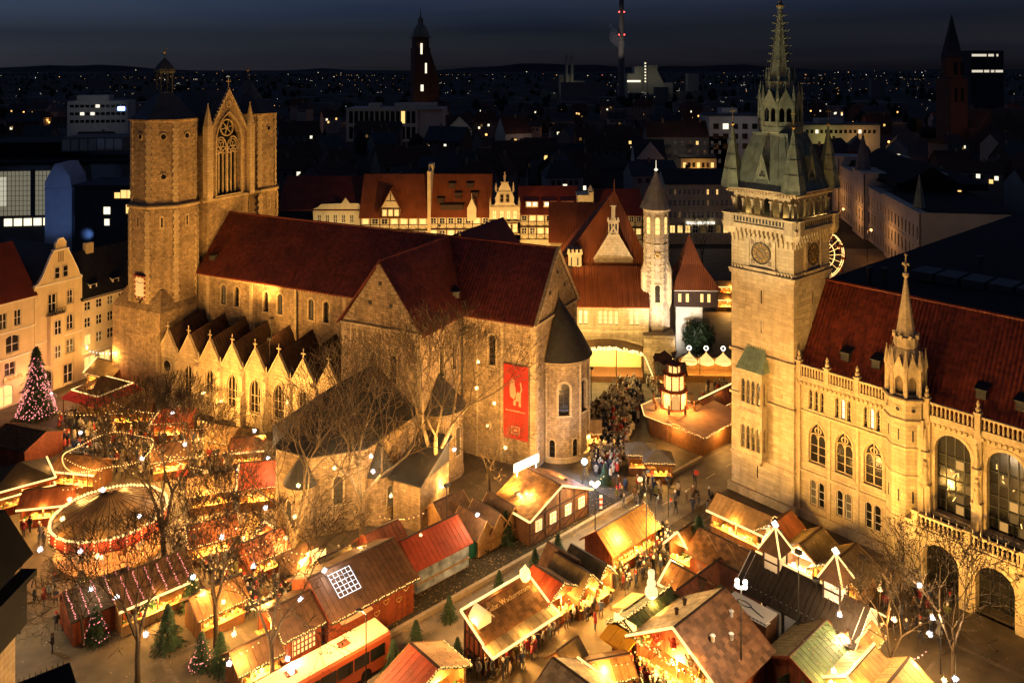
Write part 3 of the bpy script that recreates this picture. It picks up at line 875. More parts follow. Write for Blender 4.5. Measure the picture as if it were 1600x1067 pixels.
# single ashlar blocks standing a little proud on both visible faces
b = B()
for face in (0, 1):
    b.at(0 if face == 0 else 8.2, 0, 0 if face == 0 else pi/2)
    z = 1.0; i = 0
    while z < 26.3:
        u = .05 - (.55 if i % 2 else 0)
        while u < 8.1:
            w = R.uniform(.7,1.3); a0 = max(u,.05); a1 = min(u+w-.03, 8.15)
            if a1 - a0 > .2 and R.random() < .8 and not (face == 0 and 1.6 < (a0+a1)/2 < 5.4 and 4 < z < 18): b.box(a0,a1,-R.uniform(.008,.03),.01,z,z+.43)
            u += w
        z += .46; i += 1
mk('ashlar_block', b, mat('ashlar_faces', (.50,.40,.25), .8, (1.2,.12), rand=.14, stain=.25), tw, 'stuff')
b = B()
def band(b, z, p, h=.3, x0=0, x1=8.2, y0=0, y1=8.2):
    b.box(x0-p, x1+p, y0-p, y1+p, z, z+h)
for z, p, h in ((0,.35,1.0),(4.6,.12,.3),(11.7,.18,.3),(16.9,.2,.35),(26.3,.2,.35),(26.66,.3,.2)):
    q = B(); band(q, z, p, h); mk('string_course', q, M['trim'], tw)
for k in range(20): b.box(.1+k*.41,.3+k*.41,-.16,.02,26.9,27.3); 
for k in range(20): b.box(8.18,8.36,.1+k*.41,.3+k*.41,26.9,27.3)
for k in range(14):
    for zz, q in ((30.2,.2),(30.8,.4),(31.4,.62)):
        b.box(.15+k*.59,.45+k*.59,-q,.02,zz,zz+.58); b.box(8.18,8.2+q,.15+k*.59,.45+k*.59,zz,zz+.58)
mk('corbel_table', b, M['trim'], tw, 'stuff')
# clocks
M['dial'] = mat('clock_dial', (.16,.11,.055), .6); M['dialring'] = mat('clock_ring', (.045,.033,.02), .6)
for fr in ((0,0,0),(8.2,0,pi/2)):
    b = B().at(*fr); b.box(2.55,5.65,-.12,.02,27.6,30.75); b.box(2.2,2.55,-.25,.02,27.2,31); b.box(5.65,6,-.25,.02,27.2,31); b.box(2.2,6,-.25,.02,30.75,31.05); b.box(2.0,6.2,-.35,.02,27.1,27.4)
    mk('clock_surround', b, M['trim'], tw)
    c = B().at(*fr)
    P = lambda r, t, y: (4.1+r*cos(t), y, 29.15+r*sin(t))
    c.poly([P(1.2, 2*pi*k/28, -.16) for k in range(28)], 0)
    for k in range(28): c.tube(P(1.22,2*pi*k/28,-.15),P(1.22,2*pi*(k+1)/28,-.15),.1,.1,5,1,False)
    for k in range(28): c.tube(P(.6,2*pi*k/28,-.17),P(.6,2*pi*(k+1)/28,-.17),.03,.03,4,1,False)
    o = mk('clock_face', c, [M['dial'], M['dialring']], tw)
    c = B().at(*fr)
    for k in range(12): c.tube(P(.72,2*pi*k/12,-.19),P(1.06,2*pi*k/12,-.19),.06,.06,4)
    mk('numeral', c, M['gold'], o)
    c = B().at(*fr); c.tube(P(.05,0,-.22),P(.62,radians(140),-.22),.07,.04,4); c.tube(P(.05,0,-.24),P(.98,radians(-55),-.24),.05,.03,4); mk('clock_hand', c, M['gold'], o)
    for x in (3.0,5.2):
        for z in (28.05,30.3):
            c = B().at(*fr); c.box(x-.22,x+.22,-.2,-.1,z-.22,z+.22); mk('corner_ornament', c, M['trim_d'], tw)
    # slit windows
    for z in (20.5, 24.0):
        c = B().at(*fr); c.box(4.0,4.16,-.035,.02,z-.75,z+.75,0); c.box(3.8,3.99,-.06,.02,z-.85,z+.85,1); c.box(4.17,4.36,-.06,.02,z-.85,z+.85,1)
        mk('slit_window', c, [M['glass'], M['trim']], tw)
c = B(); c.box(3.5,3.62,-.035,.02,2.6,4.1,0); mk('slit_window', c, M['glass'], tw)
# gallery: balustrade, loggia, eaves
b = B(); b.box(-.75,8.95,-.75,8.95,31.95,32.35); b.box(-.85,9.05,-.85,9.05,32.35,32.5)
b.box(-.72,8.92,-.72,-.55,32.5,33.4); b.box(-.72,-.55,-.72,8.92,32.5,33.4); b.box(8.75,8.92,-.72,8.92,32.5,33.4)
b.box(-.85,9.05,-.85,-.45,33.4,33.6); b.box(8.65,9.05,-.85,9.05,33.4,33.6); b.box(-.85,-.45,-.85,9.05,33.4,33.6)
for k in range(4): b.lathe([(.9,31.2),(1.2,31.9),(1.2,33.4),(1.28,33.6)], 8, (.1,8.1)[k%2], (.1,8.1)[k//2], off=pi/8)
mk('gallery', b, M['trim'], tw)
for k in range(22):
    for x,y in ((-.4+k*.43,-.74),(8.94,-.4+k*.43)):
        c = B(); c.box(-.1,.1,-.03,.03,0,.5); mk('gallery_opening', c, M['iron'], tw, loc=(x,y,32.75), rot=0 if y == -.74 else pi/2)
b = B(); b.box(.9,7.3,.9,7.3,32,36.3); mk('belfry_core', b, AS, tw)
b = B()
for fr in ((0,0,0),(8.2,0,pi/2),(8.2,8.2,pi),(0,8.2,-pi/2)):
    b.at(*fr); n = 6; w = 7.4/n
    b.wall(.4,7.8,33.55,36.2,[(.4+w*(i+.5),w-.28,33.6,35.7,'round') for i in range(n)],.3)
    for i in range(n+1): b.tube((.4+w*i,-.08,33.6),(.4+w*i,-.08,35.2),.12,.12,6); b.box(.2+w*i,.6+w*i,-.2,.1,35.15,35.35)
b.fr = None; b.box(-.35,8.55,-.35,8.55,36.2,36.5); b.box(-.6,8.8,-.6,8.8,36.5,36.65)
for k in range(24):
    for q in (0,): b.box(-.4+k*.37,-.22+k*.37,-.5,-.3,36.05,36.3); b.box(8.5,8.7,-.4+k*.37,-.22+k*.37,36.05,36.3)
mk('loggia', b, M['trim'], tw)
c = B(); c.box(3.6,4.6,.86,.9,33,35.4); mk('belfry_door', c, M['black'], tw)
for x,y in ((1.6,.45),(6.6,.45),(7.75,1.6),(7.75,6.4),(4.1,.45)):
    lamp(tw,'POINT',(x,y,33.2),26,(1,.78,.3),.15,name='gallery_lamp')
# spire
b = B(); b.lathe([(6.6,36.65),(5.9,37.3),(3.3,42.8),(3.25,43.2)], 4, 4.1, 4.1, off=pi/4)
for t0 in range(4):
    for k in range(6):
        f = (k+.5)/6*2-1; c, s = cos(t0*pi/2), sin(t0*pi/2)
        r0, r1 = 4.3, 2.33
        b.tube((4.1+c*r0-s*r0*f,4.1+s*r0+c*r0*f,36.9),(4.1+c*r1-s*r1*f,4.1+s*r1+c*r1*f,42.9),.06,.05,4)
mk('spire_base', b, M['copper'], tw)
for cx, cy in ((.1,.1),(8.1,.1),(8.1,8.1),(.1,8.1)):
    b = B(); b.lathe([(1.45,36.6),(1.3,37.0),(.06,43.9)], 6, cx, cy, off=pi/6)
    for k in range(6):
        t = pi/6+k*pi/3; b.tube((cx+1.3*cos(t),cy+1.3*sin(t),37),(cx+.06*cos(t),cy+.06*sin(t),43.8),.06,.03,4)
    for q in (.25,.5,.75): b.lathe([(1.3*(1-q)+.09,37+6.9*q),(1.3*(1-q)+.05,37.06+6.9*q)],6,cx,cy,off=pi/6)
    o = mk('spirelet', b, M['copper'], tw)
    b = B(); b.octa((cx,cy,44.1),.28); b.tube((cx,cy,44.1),(cx,cy,46.2),.05,.03,4); b.box(cx-.35,cx+.35,cy-.03,cy+.03,45.6,45.7); mk('finial', b, M['gold'], o)
for fr in ((4.1,-.2,0),(8.4,4.1,pi/2)):
    b = B().at(*fr); b.ext([(-.95,.3,37.4),(.95,.3,37.4),(0,.3,40.6)],(0,1.6,0)); b.tube((0,.35,40.4),(0,.35,42.0),.07,.03,4)
    for s0 in (-1,1): b.tube((s0*1.0,.25,37.3),(0,.25,40.8),.1,.1,4)
    o = mk('dormer', b, M['copper'], tw)
    c = B().at(*fr); 
    for q in range(3):
        t = pi/2+q*2*pi/3; c.poly([(.24*cos(t)+.2*cos(k*pi/4),.27,38.4+.24*sin(t)+.2*sin(k*pi/4)) for k in range(8)])
    mk('trefoil_opening', c, M['iron'], o)
# lantern
b = B(); cx = cy = 4.1
b.lathe([(2.5,43.1),(2.6,43.3),(2.6,43.9),(2.5,44.0)], 8, cx, cy, off=pi/8)
b.lathe([(1.5,44.0),(1.5,47.5)], 8, cx, cy, off=pi/8, m=1)
rf = 2.35
for k in range(8):
    t = k*pi/4; tt = t+pi/8
    b.tube((cx+2.45*cos(tt),cy+2.45*sin(tt),43.9),(cx+2.45*cos(tt),cy+2.45*sin(tt),47.0),.2,.17,6)
    b.lathe([(.2,47),(.26,47.2),(.01,48.9)],4,cx+2.45*cos(tt),cy+2.45*sin(tt))
    b.at(cx+rf*cos(t), cy+rf*sin(t), t+pi/2)
    b.wall(-.9,.9,43.95,46.6,[(-.42,.62,44.5,46.2,'point'),(.42,.62,44.5,46.2,'point')],.15)
    b.ext([(-1.0,-.1,46.5),(1.0,-.1,46.5),(0,-.1,48.4)],(0,.35,0)); b.tube((0,0,48.3),(0,0,49.3),.07,.03,4)
    b.ext([(-.2,0.2,46.6),(.2,0.2,46.6),(0,0.2,48.2)],(0,1.3,0))
    b.fr = None
b.lathe([(2.3,46.7),(1.75,48.4),(1.75,49.0)],8,cx,cy,off=pi/8)
mk('lantern', b, [M['copper'], M['black']], tw)
b = B()
b.lathe([(1.55,48.8),(1.75,49.0),(1.75,49.3),(1.45,49.35)],8,cx,cy,off=pi/8)
b.lathe([(1.4,49.2),(.28,58.0),(.45,58.2),(.45,58.5),(.22,58.7),(.05,61.5)],8,cx,cy,off=pi/8)
for k in range(8):
    t = pi/8+k*pi/4
    b.lathe([(.12,49.3),(.16,49.9),(.01,51.0)],4,cx+1.65*cos(t),cy+1.65*sin(t))
    for j in range(9):
        q = j/9; r = 1.4-1.12*q; z = 49.8+8.2*q
        b.tube((cx+r*cos(t),cy+r*sin(t),z),(cx+(r+.32)*cos(t),cy+(r+.32)*sin(t),z+.12),.06,.05,4); b.octa((cx+(r+.34)*cos(t),cy+(r+.34)*sin(t),z+.16),.1)
mk('spire_needle', b, M['copper'], tw)
b = B(); b.lathe([(.3,58.2),(.55,58.35),(.3,58.5)],8,cx,cy); b.octa((cx,cy,61.6),.3); mk('spire_knob', b, M['gold'], tw)
# oriel
b = B().at(1.9,-1.25,0)
for u,w in ((0,3.0),):
    rows = ((5.4,10.4,6.2,9.0),(10.7,15.2,11.6,14.4))
    for z0,z1,zs,zt in rows:
        b.at(1.9,-1.25,0); b.wall(0,3.0,z0,z1,[(.5+.5*k*1.34,.45,zs,zt,'point') for k in range(4)],.2)
        for k in range(5): b.tube((.17+.665*k,-.04,zs),(.17+.665*k,-.04,zt-.3),.07,.07,5)
        for q in range(4): circ(b,.5+.67*q,zt+.42,.24,.05,8,-.02)
        b.at(4.9,-1.25,pi/2); b.wall(0,1.27,z0,z1,[(.62,.5,zs,zt,'point')],.2)
        b.at(1.9,0,-pi/2); b.wall(0,1.27,z0,z1)
        b.fr=None; b.box(1.8,5.0,-1.38,.02,z1-.02,z1+.3); b.box(1.85,4.95,-1.33,.02,z0-.05,z0+.2)
b.fr=None
b.box(2.2,4.6,-.9,.02,4.9,5.4); b.box(2.6,4.2,-.5,.02,4.3,4.9)
mk('oriel', b, M['trim'], tw)
for zs,zt in ((6.2,9.0),(11.6,14.4)):
    for k in range(4): window(tw,(1.9,-1.25,0),.5+.67*k,.45,zs,zt,'point',.2,1,3,M['trim'],E['roomd'] if (k+int(zs))%3==0 else M['glass'],.03)
    window(tw,(4.9,-1.25,pi/2),.62,.5,zs,zt,'point',.2,1,3,M['trim'],M['glass'],.03)
b = B()
hp = [(1.6,-1.55,15.5),(5.2,-1.55,15.5),(5.2,0,15.5),(1.6,0,15.5)]; hr = [(2.2,-.1,17.8),(4.6,-.1,17.8)]
b.poly([hp[0],hp[1],hr[1],hr[0]]); b.poly([hp[1],hp[2],hr[1]]); b.poly([hp[3],hp[0],hr[0]]); b.poly(hp)
for k in range(9): b.tube((1.6+.45*k,-1.57,15.5),(2.2+.3*k,-.12,17.8),.05,.04,4); b.lathe([(.09,17.75),(.02,18.2)],4,2.2+.3*k,-.1)
mk('oriel_roof', b, mat('bright_verdigris',(.22,.30,.22),.6,(2,.3)), tw)

# ---- wing
FX0, FX1 = 8.2, 18.9
b = B().at(0,.6,0)
w1 = [(c+d,.42,12.6,14.8,'point') for c in (10.6,13.7,16.9) for d in (-.68,0,.68)]
w2 = [(c,2.0,6.6,11.2,'point') for c in (10.7,13.8,17.0)]
w3 = [(c+d,.72,1.9,4.7,'round') for c in (10.7,13.8,17.0) for d in (-.48,.48)]
b.wall(FX0,FX1,0,5.4,w3,.35); b.wall(FX0,FX1,5.4,12.0,w2,.45); b.wall(FX0,FX1,12.0,15.9,w1,.35)
mk('wing_wall', b, AS, th)
for i,o in enumerate(w1): window(th,(0,.6,0),*o[:5],.35,1,3,M['trim'],E['roomw'] if i in (4,7) else M['glass'],.04,.1,M['trim'])
for i,o in enumerate(w2):
    f = window(th,(0,.6,0),*o[:5],.45,2,1,M['trim'],M['glass'],.14,.3,M['trim'])
    c = B()
    for z in (1.0,1.9): c.box(-.86,-.08,.24,.3,z,z+.06); c.box(.08,.86,.24,.3,z,z+.06)
    for x in (-.47,.47):
        for k in range(6):
            t,t2 = pi*k/6, pi*(k+1)/6; c.tube((x+.42*cos(t),.22,2.75+.5*sin(t)),(x+.42*cos(t2),.22,2.75+.5*sin(t2)),.07,.07,4)
    circ(c,0,3.65,.36,.08,10,.22); mk('tracery', c, M['trim'], f, 'stuff')
for i,o in enumerate(w3): window(th,(0,.6,0),*o[:5],.35,1,3,M['white'],M['glass'] if i%3 else E['roomd'],.05,.12,M['trim'])
b = B()
for z,p,h in ((0,.3,1.1),(5.2,.18,.35),(12.0,.15,.25),(15.5,.25,.4)): mk('string_course', B().box(FX0,FX1,.6-p,.62,z,z+h), M['trim'], th)
for k in range(21): b.box(FX0+.15+k*.5,FX0+.35+k*.5,.2,.6,15.15,15.5)
mk('corbel_row', b, M['trim'], th, 'stuff')
for q in ((8.22,8.75,.35,.62,1.1,15.5),(11.95,12.3,.45,.62,1.1,12),(15.2,15.5,.45,.62,1.1,12)): mk('pilaster', B().box(*q), M['trim'], th)
def balustrade(par, x0, x1, y, z, n, h=1.45):
    o = mk('balustrade', B().box(x0,x1,y-.14,y+.14,z,z+.2).box(x0,x1,y-.16,y+.16,z+h-.2,z+h), M['trim'], par)
    key = ('bal',h)
    if key not in _wc:
        _wc[key] = mesh_of('baluster', B().lathe([(.07,0),(.11,.25),(.13,.45),(.07,h-.62),(.12,h-.45),(.14,h-.38)],6), M['trim'])
    for k in range(n):
        mk('baluster', _wc[key], None, o, loc=(x0+(x1-x0)*(k+.5)/n,y,z+.18))
    return o
def pier(par, x, y, z, h=1.7, w=.5):
    b = B(); b.cbox(x,y,z,w,w,h); b.cbox(x,y,z+h,w+.16,w+.16,.18); b.lathe([(.22,z+h+.18),(.26,z+h+.5),(.1,z+h+.75),(.2,z+h+.95),(.02,z+h+1.35)],6,x,y)
    return mk('pinnacle', b, M['trim'], par)
for i in range(3): balustrade(th, 8.7+3.4*i, 11.7+3.4*i, .45, 15.95, 9)
for i in range(3): pier(th, 8.55+3.4*i if i else 8.6, .45, 15.9)
# stair turret
tx, ty = 20.4, .6
b = B(); b.lathe([(2.1,0),(2.1,1.2),(1.85,1.35),(1.85,15.2),(2.0,15.4),(2.0,17.6)],8,tx,ty,off=pi/8); mk('turret', b, AS, th)
b = B()
for z,r in ((5.2,2.0),(9.6,1.95),(12.4,1.95),(15.2,2.15),(17.3,2.25)): mk('turret_band', B().lathe([(r-.15,z-.12),(r,z),(r,z+.18),(r-.15,z+.3)],8,tx,ty,off=pi/8), M['trim'], th)
for k in range(8):
    t = k*pi/4; b = B()
    b.at(tx+1.72*cos(t),ty+1.72*sin(t),t+pi/2); b.box(-.07,.07,-.03,.02,7,8.2,1); b.box(-.07,.07,-.03,.02,13.2,14.3,1); circ(b,0,16.4,.28,.07,8,-.15); b.poly([(.26*cos(q*pi/4),-.14,16.4+.26*sin(q*pi/4)) for q in range(8)],1)
    mk('turret_slit', b, [M['trim'], M['iron']], th, 'stuff')
b = B()
b.lathe([(1.25,17.6),(1.25,21.2)],8,tx,ty,off=pi/8,m=1)
for k in range(8):
    t = pi/8+k*pi/4
    x,y = tx+1.8*cos(t),ty+1.8*sin(t); b.tube((x,y,17.6),(x,y,20.4),.2,.17,5); b.lathe([(.24,20.3),(.28,20.6),(.02,22.3)],4,x,y); b.octa((x,y,22.3),.12)
    t = k*pi/4; b.at(tx+1.62*cos(t),ty+1.62*sin(t),t+pi/2); b.wall(-.68,.68,17.6,19.9,[(0,.85,17.8,19.7,'point')],.2); b.ext([(-.75,-.1,19.8),(.75,-.1,19.8),(0,-.1,21.8)],(0,.3,0)); b.octa((0,0,21.95),.15); b.fr=None
b.lathe([(1.75,19.8),(1.1,22.2),(.95,22.4)],8,tx,ty,off=pi/8)
mk('turret_tabernacle', b, [M['trim'], M['trim_d']], th)
b = B(); b.lathe([(1.0,22.2),(1.15,22.5),(1.15,23.4),(.98,23.5),(.9,23.8)],8,tx,ty,off=pi/8)
for k in range(8): 
    t=k*pi/4; b.cbox(tx+1.15*cos(t),ty+1.15*sin(t),23.3,.3,.3,.4)
b.lathe([(.9,23.7),(.12,29.3),(.3,29.5),(.3,29.8),(.08,30)],8,tx,ty,off=pi/8)
b.tube((tx,ty,29.8),(tx,ty,31.6),.13,.06,5); b.box(tx-.35,tx+.35,ty-.08,ty+.08,30.6,30.85); b.box(tx-.08,tx+.08,ty-.35,ty+.35,30.6,30.85); b.octa((tx,ty,31.7),.2)
mk('turret_spire', b, M['trim'], th)
# great hall bay: recessed tall windows above a balcony, arcade below
HX0, PW = 22.6, 4.75
nb = 4
for i in range(nb):
    xc = HX0 + PW*(i+.5)
    b = B().at(0,.5,0); b.wall(xc-PW/2,xc+PW/2,5.6,15.9,[(xc,3.35,6.6,14.6,'seg' if False else 'round')],.75); mk('hall_wall', b, AS, th)
    f = window(th,(0,.5,0),xc,3.35,6.6,14.6,'round',1.1,4,6,M['iron'],M['glass'],.09,.3,M['trim'])
    c = B().at(xc,1.25,0)   # hanging light figures behind the glass
    for k in range(5):
        x,z = R.uniform(-1.2,1.2),R.uniform(7.4,12.6); c.tube((x,-.25,z),(x+R.uniform(-.35,.35),-.25,z+R.uniform(.15,.6)),.05,.05,4)
    mk('hanging_light', c, E['bulb'], th)
    for k in range(6):
        x,z = -1.26+.84*R.randrange(4),7.2+1.1*R.randrange(5); mk('lit_pane', B().box(x-.36,x+.36,1.16,1.18,z-.42,z+.42), R.choice([E['roomd'],em('amber_pane',(1,.5,.12),.3) if 'amber_pane' not in bpy.data.materials else bpy.data.materials['amber_pane']]), th, loc=(xc,0,0))
    # ground arcade
    b = B().at(0,-2.4,0); b.wall(xc-PW/2,xc+PW/2,0,5.7,[(xc,3.3,.0,4.9,'round')],.9); mk('arcade_wall', b, AS, th)
    b = B().at(0,-2.4,0); b.ring(xc,.0,3.3,4.9,'round',.35,-.14,0,0,False); b.box(xc-PW/2-.45,xc-PW/2+.45,-.3,0,0,5.3); b.box(xc-PW/2-.6,xc-PW/2+.6,-.45,0,0,.9); b.box(xc-PW/2-.55,xc-PW/2+.55,-.4,0,2.9,3.2); mk('arcade_trim', b, M['trim'], th)
    window(th,(0,-2.4,0),xc,3.3,.4,4.9,'round',2.2,4,4,M['iron'],M['glass'],.08)
    balustrade(th, xc-PW/2+.35, xc+PW/2-.35, -2.4, 6.0, 10, 1.25)
    balustrade(th, xc-PW/2+.35, xc+PW/2-.35, .35, 15.95, 10)
for i in range(nb+1):
    x = HX0+PW*i
    b = B(); b.cbox(x,-2.4,5.9,.55,.5,1.4); b.cbox(x,-2.4,7.3,.7,.62,.15); mk('balustrade_pier', b, M['trim'], th)
    pier(th, x, .3, 15.7, 1.9)
    # buttress with a statue under a canopy
    b = B(); b.box(x-.45,x+.45,-.15,.5,5.6,9.0); b.box(x-.5,x+.5,-.3,.5,8.9,9.15); b.box(x-.35,x+.35,.1,.5,9.0,15.7)
    b.lathe([(.3,11.8),(.5,12.1),(.5,12.5),(.3,12.6),(.05,14.6)],6,x,-.1); b.octa((x,-.1,14.7),.15)
    mk('buttress', b, M['trim'], th)
    b = B(); b.lathe([(.3,9.15),(.33,9.6),(.22,10.3),(.3,10.8),(.2,11.05),(.1,11.12),(.16,11.25),(.17,11.45),(.02,11.6)],8,x,-.12); b.tube((x-.25,-.2,10.8),(x-.1,-.45,10.3),.09,.07,5); mk('statue', b, M['trim'], th)
for q in ((HX0-1,HX0+PW*nb,-2.75,.6,5.6,6.0),(HX0-1,HX0+PW*nb,.2,.62,15.45,15.95)): mk('string_course', B().box(*q), M['trim'], th)
b = B()
for k in range(38): b.box(HX0+.1+k*.5,HX0+.3+k*.5,.1,.5,15.1,15.45)
mk('corbel_row', b, M['trim'], th, 'stuff'); mk('pilaster', B().box(HX0-.9,HX0-.1,-.3,.6,5.9,15.5), M['trim'], th); mk('pilaster', B().box(HX0-1,HX0,-2.6,.6,0,6.4), M['trim'], th)
b = B(); b.box(HX0-1,HX0+PW*nb,-2.35,.45,6.0,6.05); mk('balcony_floor', b, M['black'], th)
b = B()
for k in range(26): b.tube((HX0+.3+k*.7,-2.4,7.2),(HX0+.3+k*.7,-2.4,7.65),.03,.02,4)
mk('pigeon_spike', b, M['white'], th, 'stuff')
# roof of the wing
xE = HX0+PW*nb
b = B(); b.slab([(8.25,.75,16.2),(xE,.75,16.2),(xE,7.4,25.6),(8.25,7.4,25.6)],.2)
tiles(b,(8.25,.75,16.25),(xE,.75,16.25),(xE,7.4,25.65),(8.25,7.4,25.65),.42,.4,.07)
b.tube((8.2,7.4,25.6),(xE,7.4,25.6),.2,.2,6)
mk('wing_roof', b, M['tile_r'], th, 'stuff')
for x,v in ((13.2,.24),(16.6,.25),(30.5,.23),(27,.24)):
    b = B().at(x,.75+6.65*v,0,16.2+9.4*v); b.box(-.45,.45,-.35,1.0,0,1.0); b.slab([(-.6,-.5,1.0),(.6,-.5,1.0),(.6,1.2,1.5),(-.6,1.2,1.5)],.1); mk('roof_dormer', b, M['slate'], th)
b = B(); b.box(8.2,xE,7.4,9,0,25.4); b.box(8.2,xE,1.6,7.4,0,15.9); mk('wing_body', b, M['black'], th)
# the long dark rear wing running back along the street
rw = thing('rear_wing', 'huge black flat roofed wing running back behind the town hall', 'building', RO, RA)
b = B(); b.box(3.7,34,15,112,0,22.9); mk('wall', b, AS, rw)
b = B(); b.poly([(3.2,14.5,23),(34,9,25.2),(34,112,25.2),(3.2,112,23)]); b.ext([(3.2,14.5,22.4),(3.2,112,22.4),(3.2,112,22.99),(3.2,14.5,22.99)],(.4,0,0)); b.poly([(3.2,14.5,23),(3.2,14.5,15),(34,9,15),(34,9,25.2)]); mk('roof', b, M['black'], rw)
for x,y in ((9,17),(10.5,18),(16,34),(20,60)):
    b = B(); b.lathe([(.35,23),(.35,25.3),(.45,25.4),(.45,25.7)],8,x,y); mk('vent_pipe', b, M['lead'], rw)
for k in range(5):
    b = B(); b.box(12+k*3,14.5+k*3,22,26,24,25.0+k*.05); mk('skylight', b, M['lead'], rw)
# ------------------------------------------------------------------ houses
def house(name, label, cat, x, y, ang, w, d, he, hr, wm, rm, rows=(), hip=0.0, group=None, sides=True, t=.3, frame=None, chim=1, ov=.35):
    """front at local y=0 facing -y; rows = [(z_sill, z_top, [x...], width, kind, lit share)]"""
    o = thing(name, label, cat, (x, y, 0), ang, group)
    b = B()
    if rows and rows[0] != 'none':
        rs = sorted(rows, key=lambda r: r[0]); zc = 0
        for i, r in enumerate(rs):
            zt = he if i == len(rs)-1 else (r[1]+rs[i+1][0])/2
            b.wall(0, w, zc, zt, [(q, r[3], r[0], r[1], r[4]) for q in r[2]], t); zc = zt
    else: b.poly([(0,0,0),(w,0,0),(w,0,he),(0,0,he)])
    b.poly([(0,0,0),(0,d,0),(0,d,he),(0,0,he)]); b.poly([(w,0,0),(w,d,0),(w,d,he),(w,0,he)]); b.poly([(0,d,0),(w,d,0),(w,d,he),(0,d,he)])
    if not hip:
        for q in (.02, w-.02): b.poly([(q,0,he),(q,d,he),(q,d/2,hr-.1)])
    mk('wall', b, wm, o)
    r = B(); z0 = he + .02 - ov*.5
    r.slab([(-ov,-ov,z0),(w+ov,-ov,z0),(w+ov-hip,d/2,hr),(-ov+hip,d/2,hr)], .16); r.slab([(-ov,d+ov,z0),(w+ov,d+ov,z0),(w+ov-hip,d/2,hr),(-ov+hip,d/2,hr)], .16)
    if hip:
        r.slab([(-ov,-ov,z0),(-ov,d+ov,z0),(-ov+hip,d/2,hr)], .16); r.slab([(w+ov,-ov,z0),(w+ov,d+ov,z0),(w+ov-hip,d/2,hr)], .16)
    rf = mk('roof', r, rm, o)
    for k in range(chim):
        c = B(); cx = R.uniform(.2,.8)*w; c.box(cx-.45,cx+.45,d/2-.9,d/2-.2,hr-1.6,hr+.9); c.box(cx-.55,cx+.55,d/2-1.0,d/2-.1,hr+.9,hr+1.05); mk('chimney', c, M['trim_d'], rf)
    if rows and rows[0] != 'none':
        for r in rows:
            for q in r[2]:
                lit = R.random() < r[5]
                window(o,(0,0,0),q,r[3],r[0],r[1],r[4],t,2,2,frame or M['white'],(E['room'] if R.random()<.5 else E['roomd']) if lit else M['glass'],.08)
    return o
NA = atan2(.892,.453); LH = (-70.2, 133.8)
def L(x, y=0): return (LH[0]+.453*x-.892*y, LH[1]+.892*x+.453*y)
h1 = house('town_house','ivory town house with dark slate roof and two small white dormers beside the cathedral tower','house',*L(0),NA,17,12,13.1,19.6,M['ivory'],M['slate'],
    [(11.0,12.4,(1.0,3.1,5.2,7.3,9.7,12,14.2),1.1,'flat',.25),(8.2,9.8,(1.0,3.1,5.2,7.3,9.7,12,14.2),1.1,'flat',.3),(5.3,7.0,(1.0,3.1,5.2,7.3,9.7,12),1.15,'flat',.5),(.3,3.4,(1.4,4.2,7.4,10.2),2.0,'flat',1.0)],chim=0)
for x in (2.7,6.9):
    c = B().at(x,.9,0,13.7); c.box(-.65,.65,0,1.6,0,1.3); c.box(-.42,.42,-.04,.0,.25,1.05,1); c.slab([(-.85,-.2,1.3),(.85,-.2,1.3),(.85,2,1.9),(-.85,2,1.9)],.1,2); mk('dormer', c, [M['white'],M['glass'],M['slate']], h1)
c = B(); c.box(4.6,6,5.4,6.3,18.4,20.8); mk('chimney', c, M['cream'], h1)
c = B(); c.box(0,17,-.12,0,3.9,4.15); c.box(0,17,-.3,0,12.75,13.05); mk('cornice', c, M['white'], h1)
# tall gabled house
h2 = thing('gabled_house','cream gabled house with scrolled gable top, balcony and oriel next to the slate roofed house','house',(*L(-8),0),NA)
GX = 4.3
b = B()
rows = [(.3,3.6,[(1.9,2.0,.2,3.5,'round'),(5.6,1.6,.3,3.3,'flat')]),(3.6,8,[(5.9,1.25,5.1,7.2,'flat'),(3.1,1.1,5.0,6.9,'flat')]),(8,11.9,[(3.2,1.0,8.9,11.2,'seg'),(5.9,1.15,8.8,11.3,'round')]),(11.9,16.9,[(2.9,1.35,12.2,15.2,'flat'),(5.9,1.0,13.0,15.2,'seg')])]
for z0,z1,ops in rows: b.wall(0,8,0 if z0<1 else z0,z1,ops,.3)
gab = [(0,16.9),(.55,17.1),(1.4,18.4),(2.1,19.9),(2.7,21.2),(3.2,21.9),(3.4,22.0),(3.4,22.8),(3.9,23.6),(4.7,23.6),(5.2,22.8),(5.2,22.0),(5.4,21.9),(5.9,21.0),(6.5,19.7),(7.2,18.2),(7.6,17.1),(8,16.9)]
b.ext([(x,0,z) for x,z in gab],(0,.4,0))
b.poly([(0,0,0),(0,12,0),(0,12,16.9),(0,0,16.9)]); b.poly([(8,0,0),(8,12,0),(8,12,16.9),(8,0,16.9)])
mk('wall', b, M['cream'], h2)
for z0,z1,ops in rows:
    for o in ops: window(h2,(0,0,0),*o,.3,2,2,M['white'],E['roomd'] if o[2]<8 and R.random()<.6 else M['glass'],.09,.14,M['trim'])
for x in (3.6,5.0): window(h2,(0,-.07,0),x,.85,17.5,19.3,'flat',.12,1,2,M['white'],M['glass'],.06,.1,M['trim'])
for k in range(3): 
    c = B(); c.box(3.85+k*.36,4.05+k*.36,-.03,.02,20.0,21.7); mk('gable_slot', c, M['trim_d'], h2)
b = B()
for (x0,z0),(x1,z1) in zip(gab,gab[1:]): b.ext([(x0,-.12,z0),(x1,-.12,z1),(x1,-.12,z1+.22),(x0,-.12,z0+.22)],(0,.5,0))
b.box(3.0,5.6,-.25,.4,21.9,22.1); b.box(0,8,-.12,0,8.0,8.15); b.box(.1,8,-.15,0,16.75,16.95)
mk('gable_coping', b, M['white'], h2)
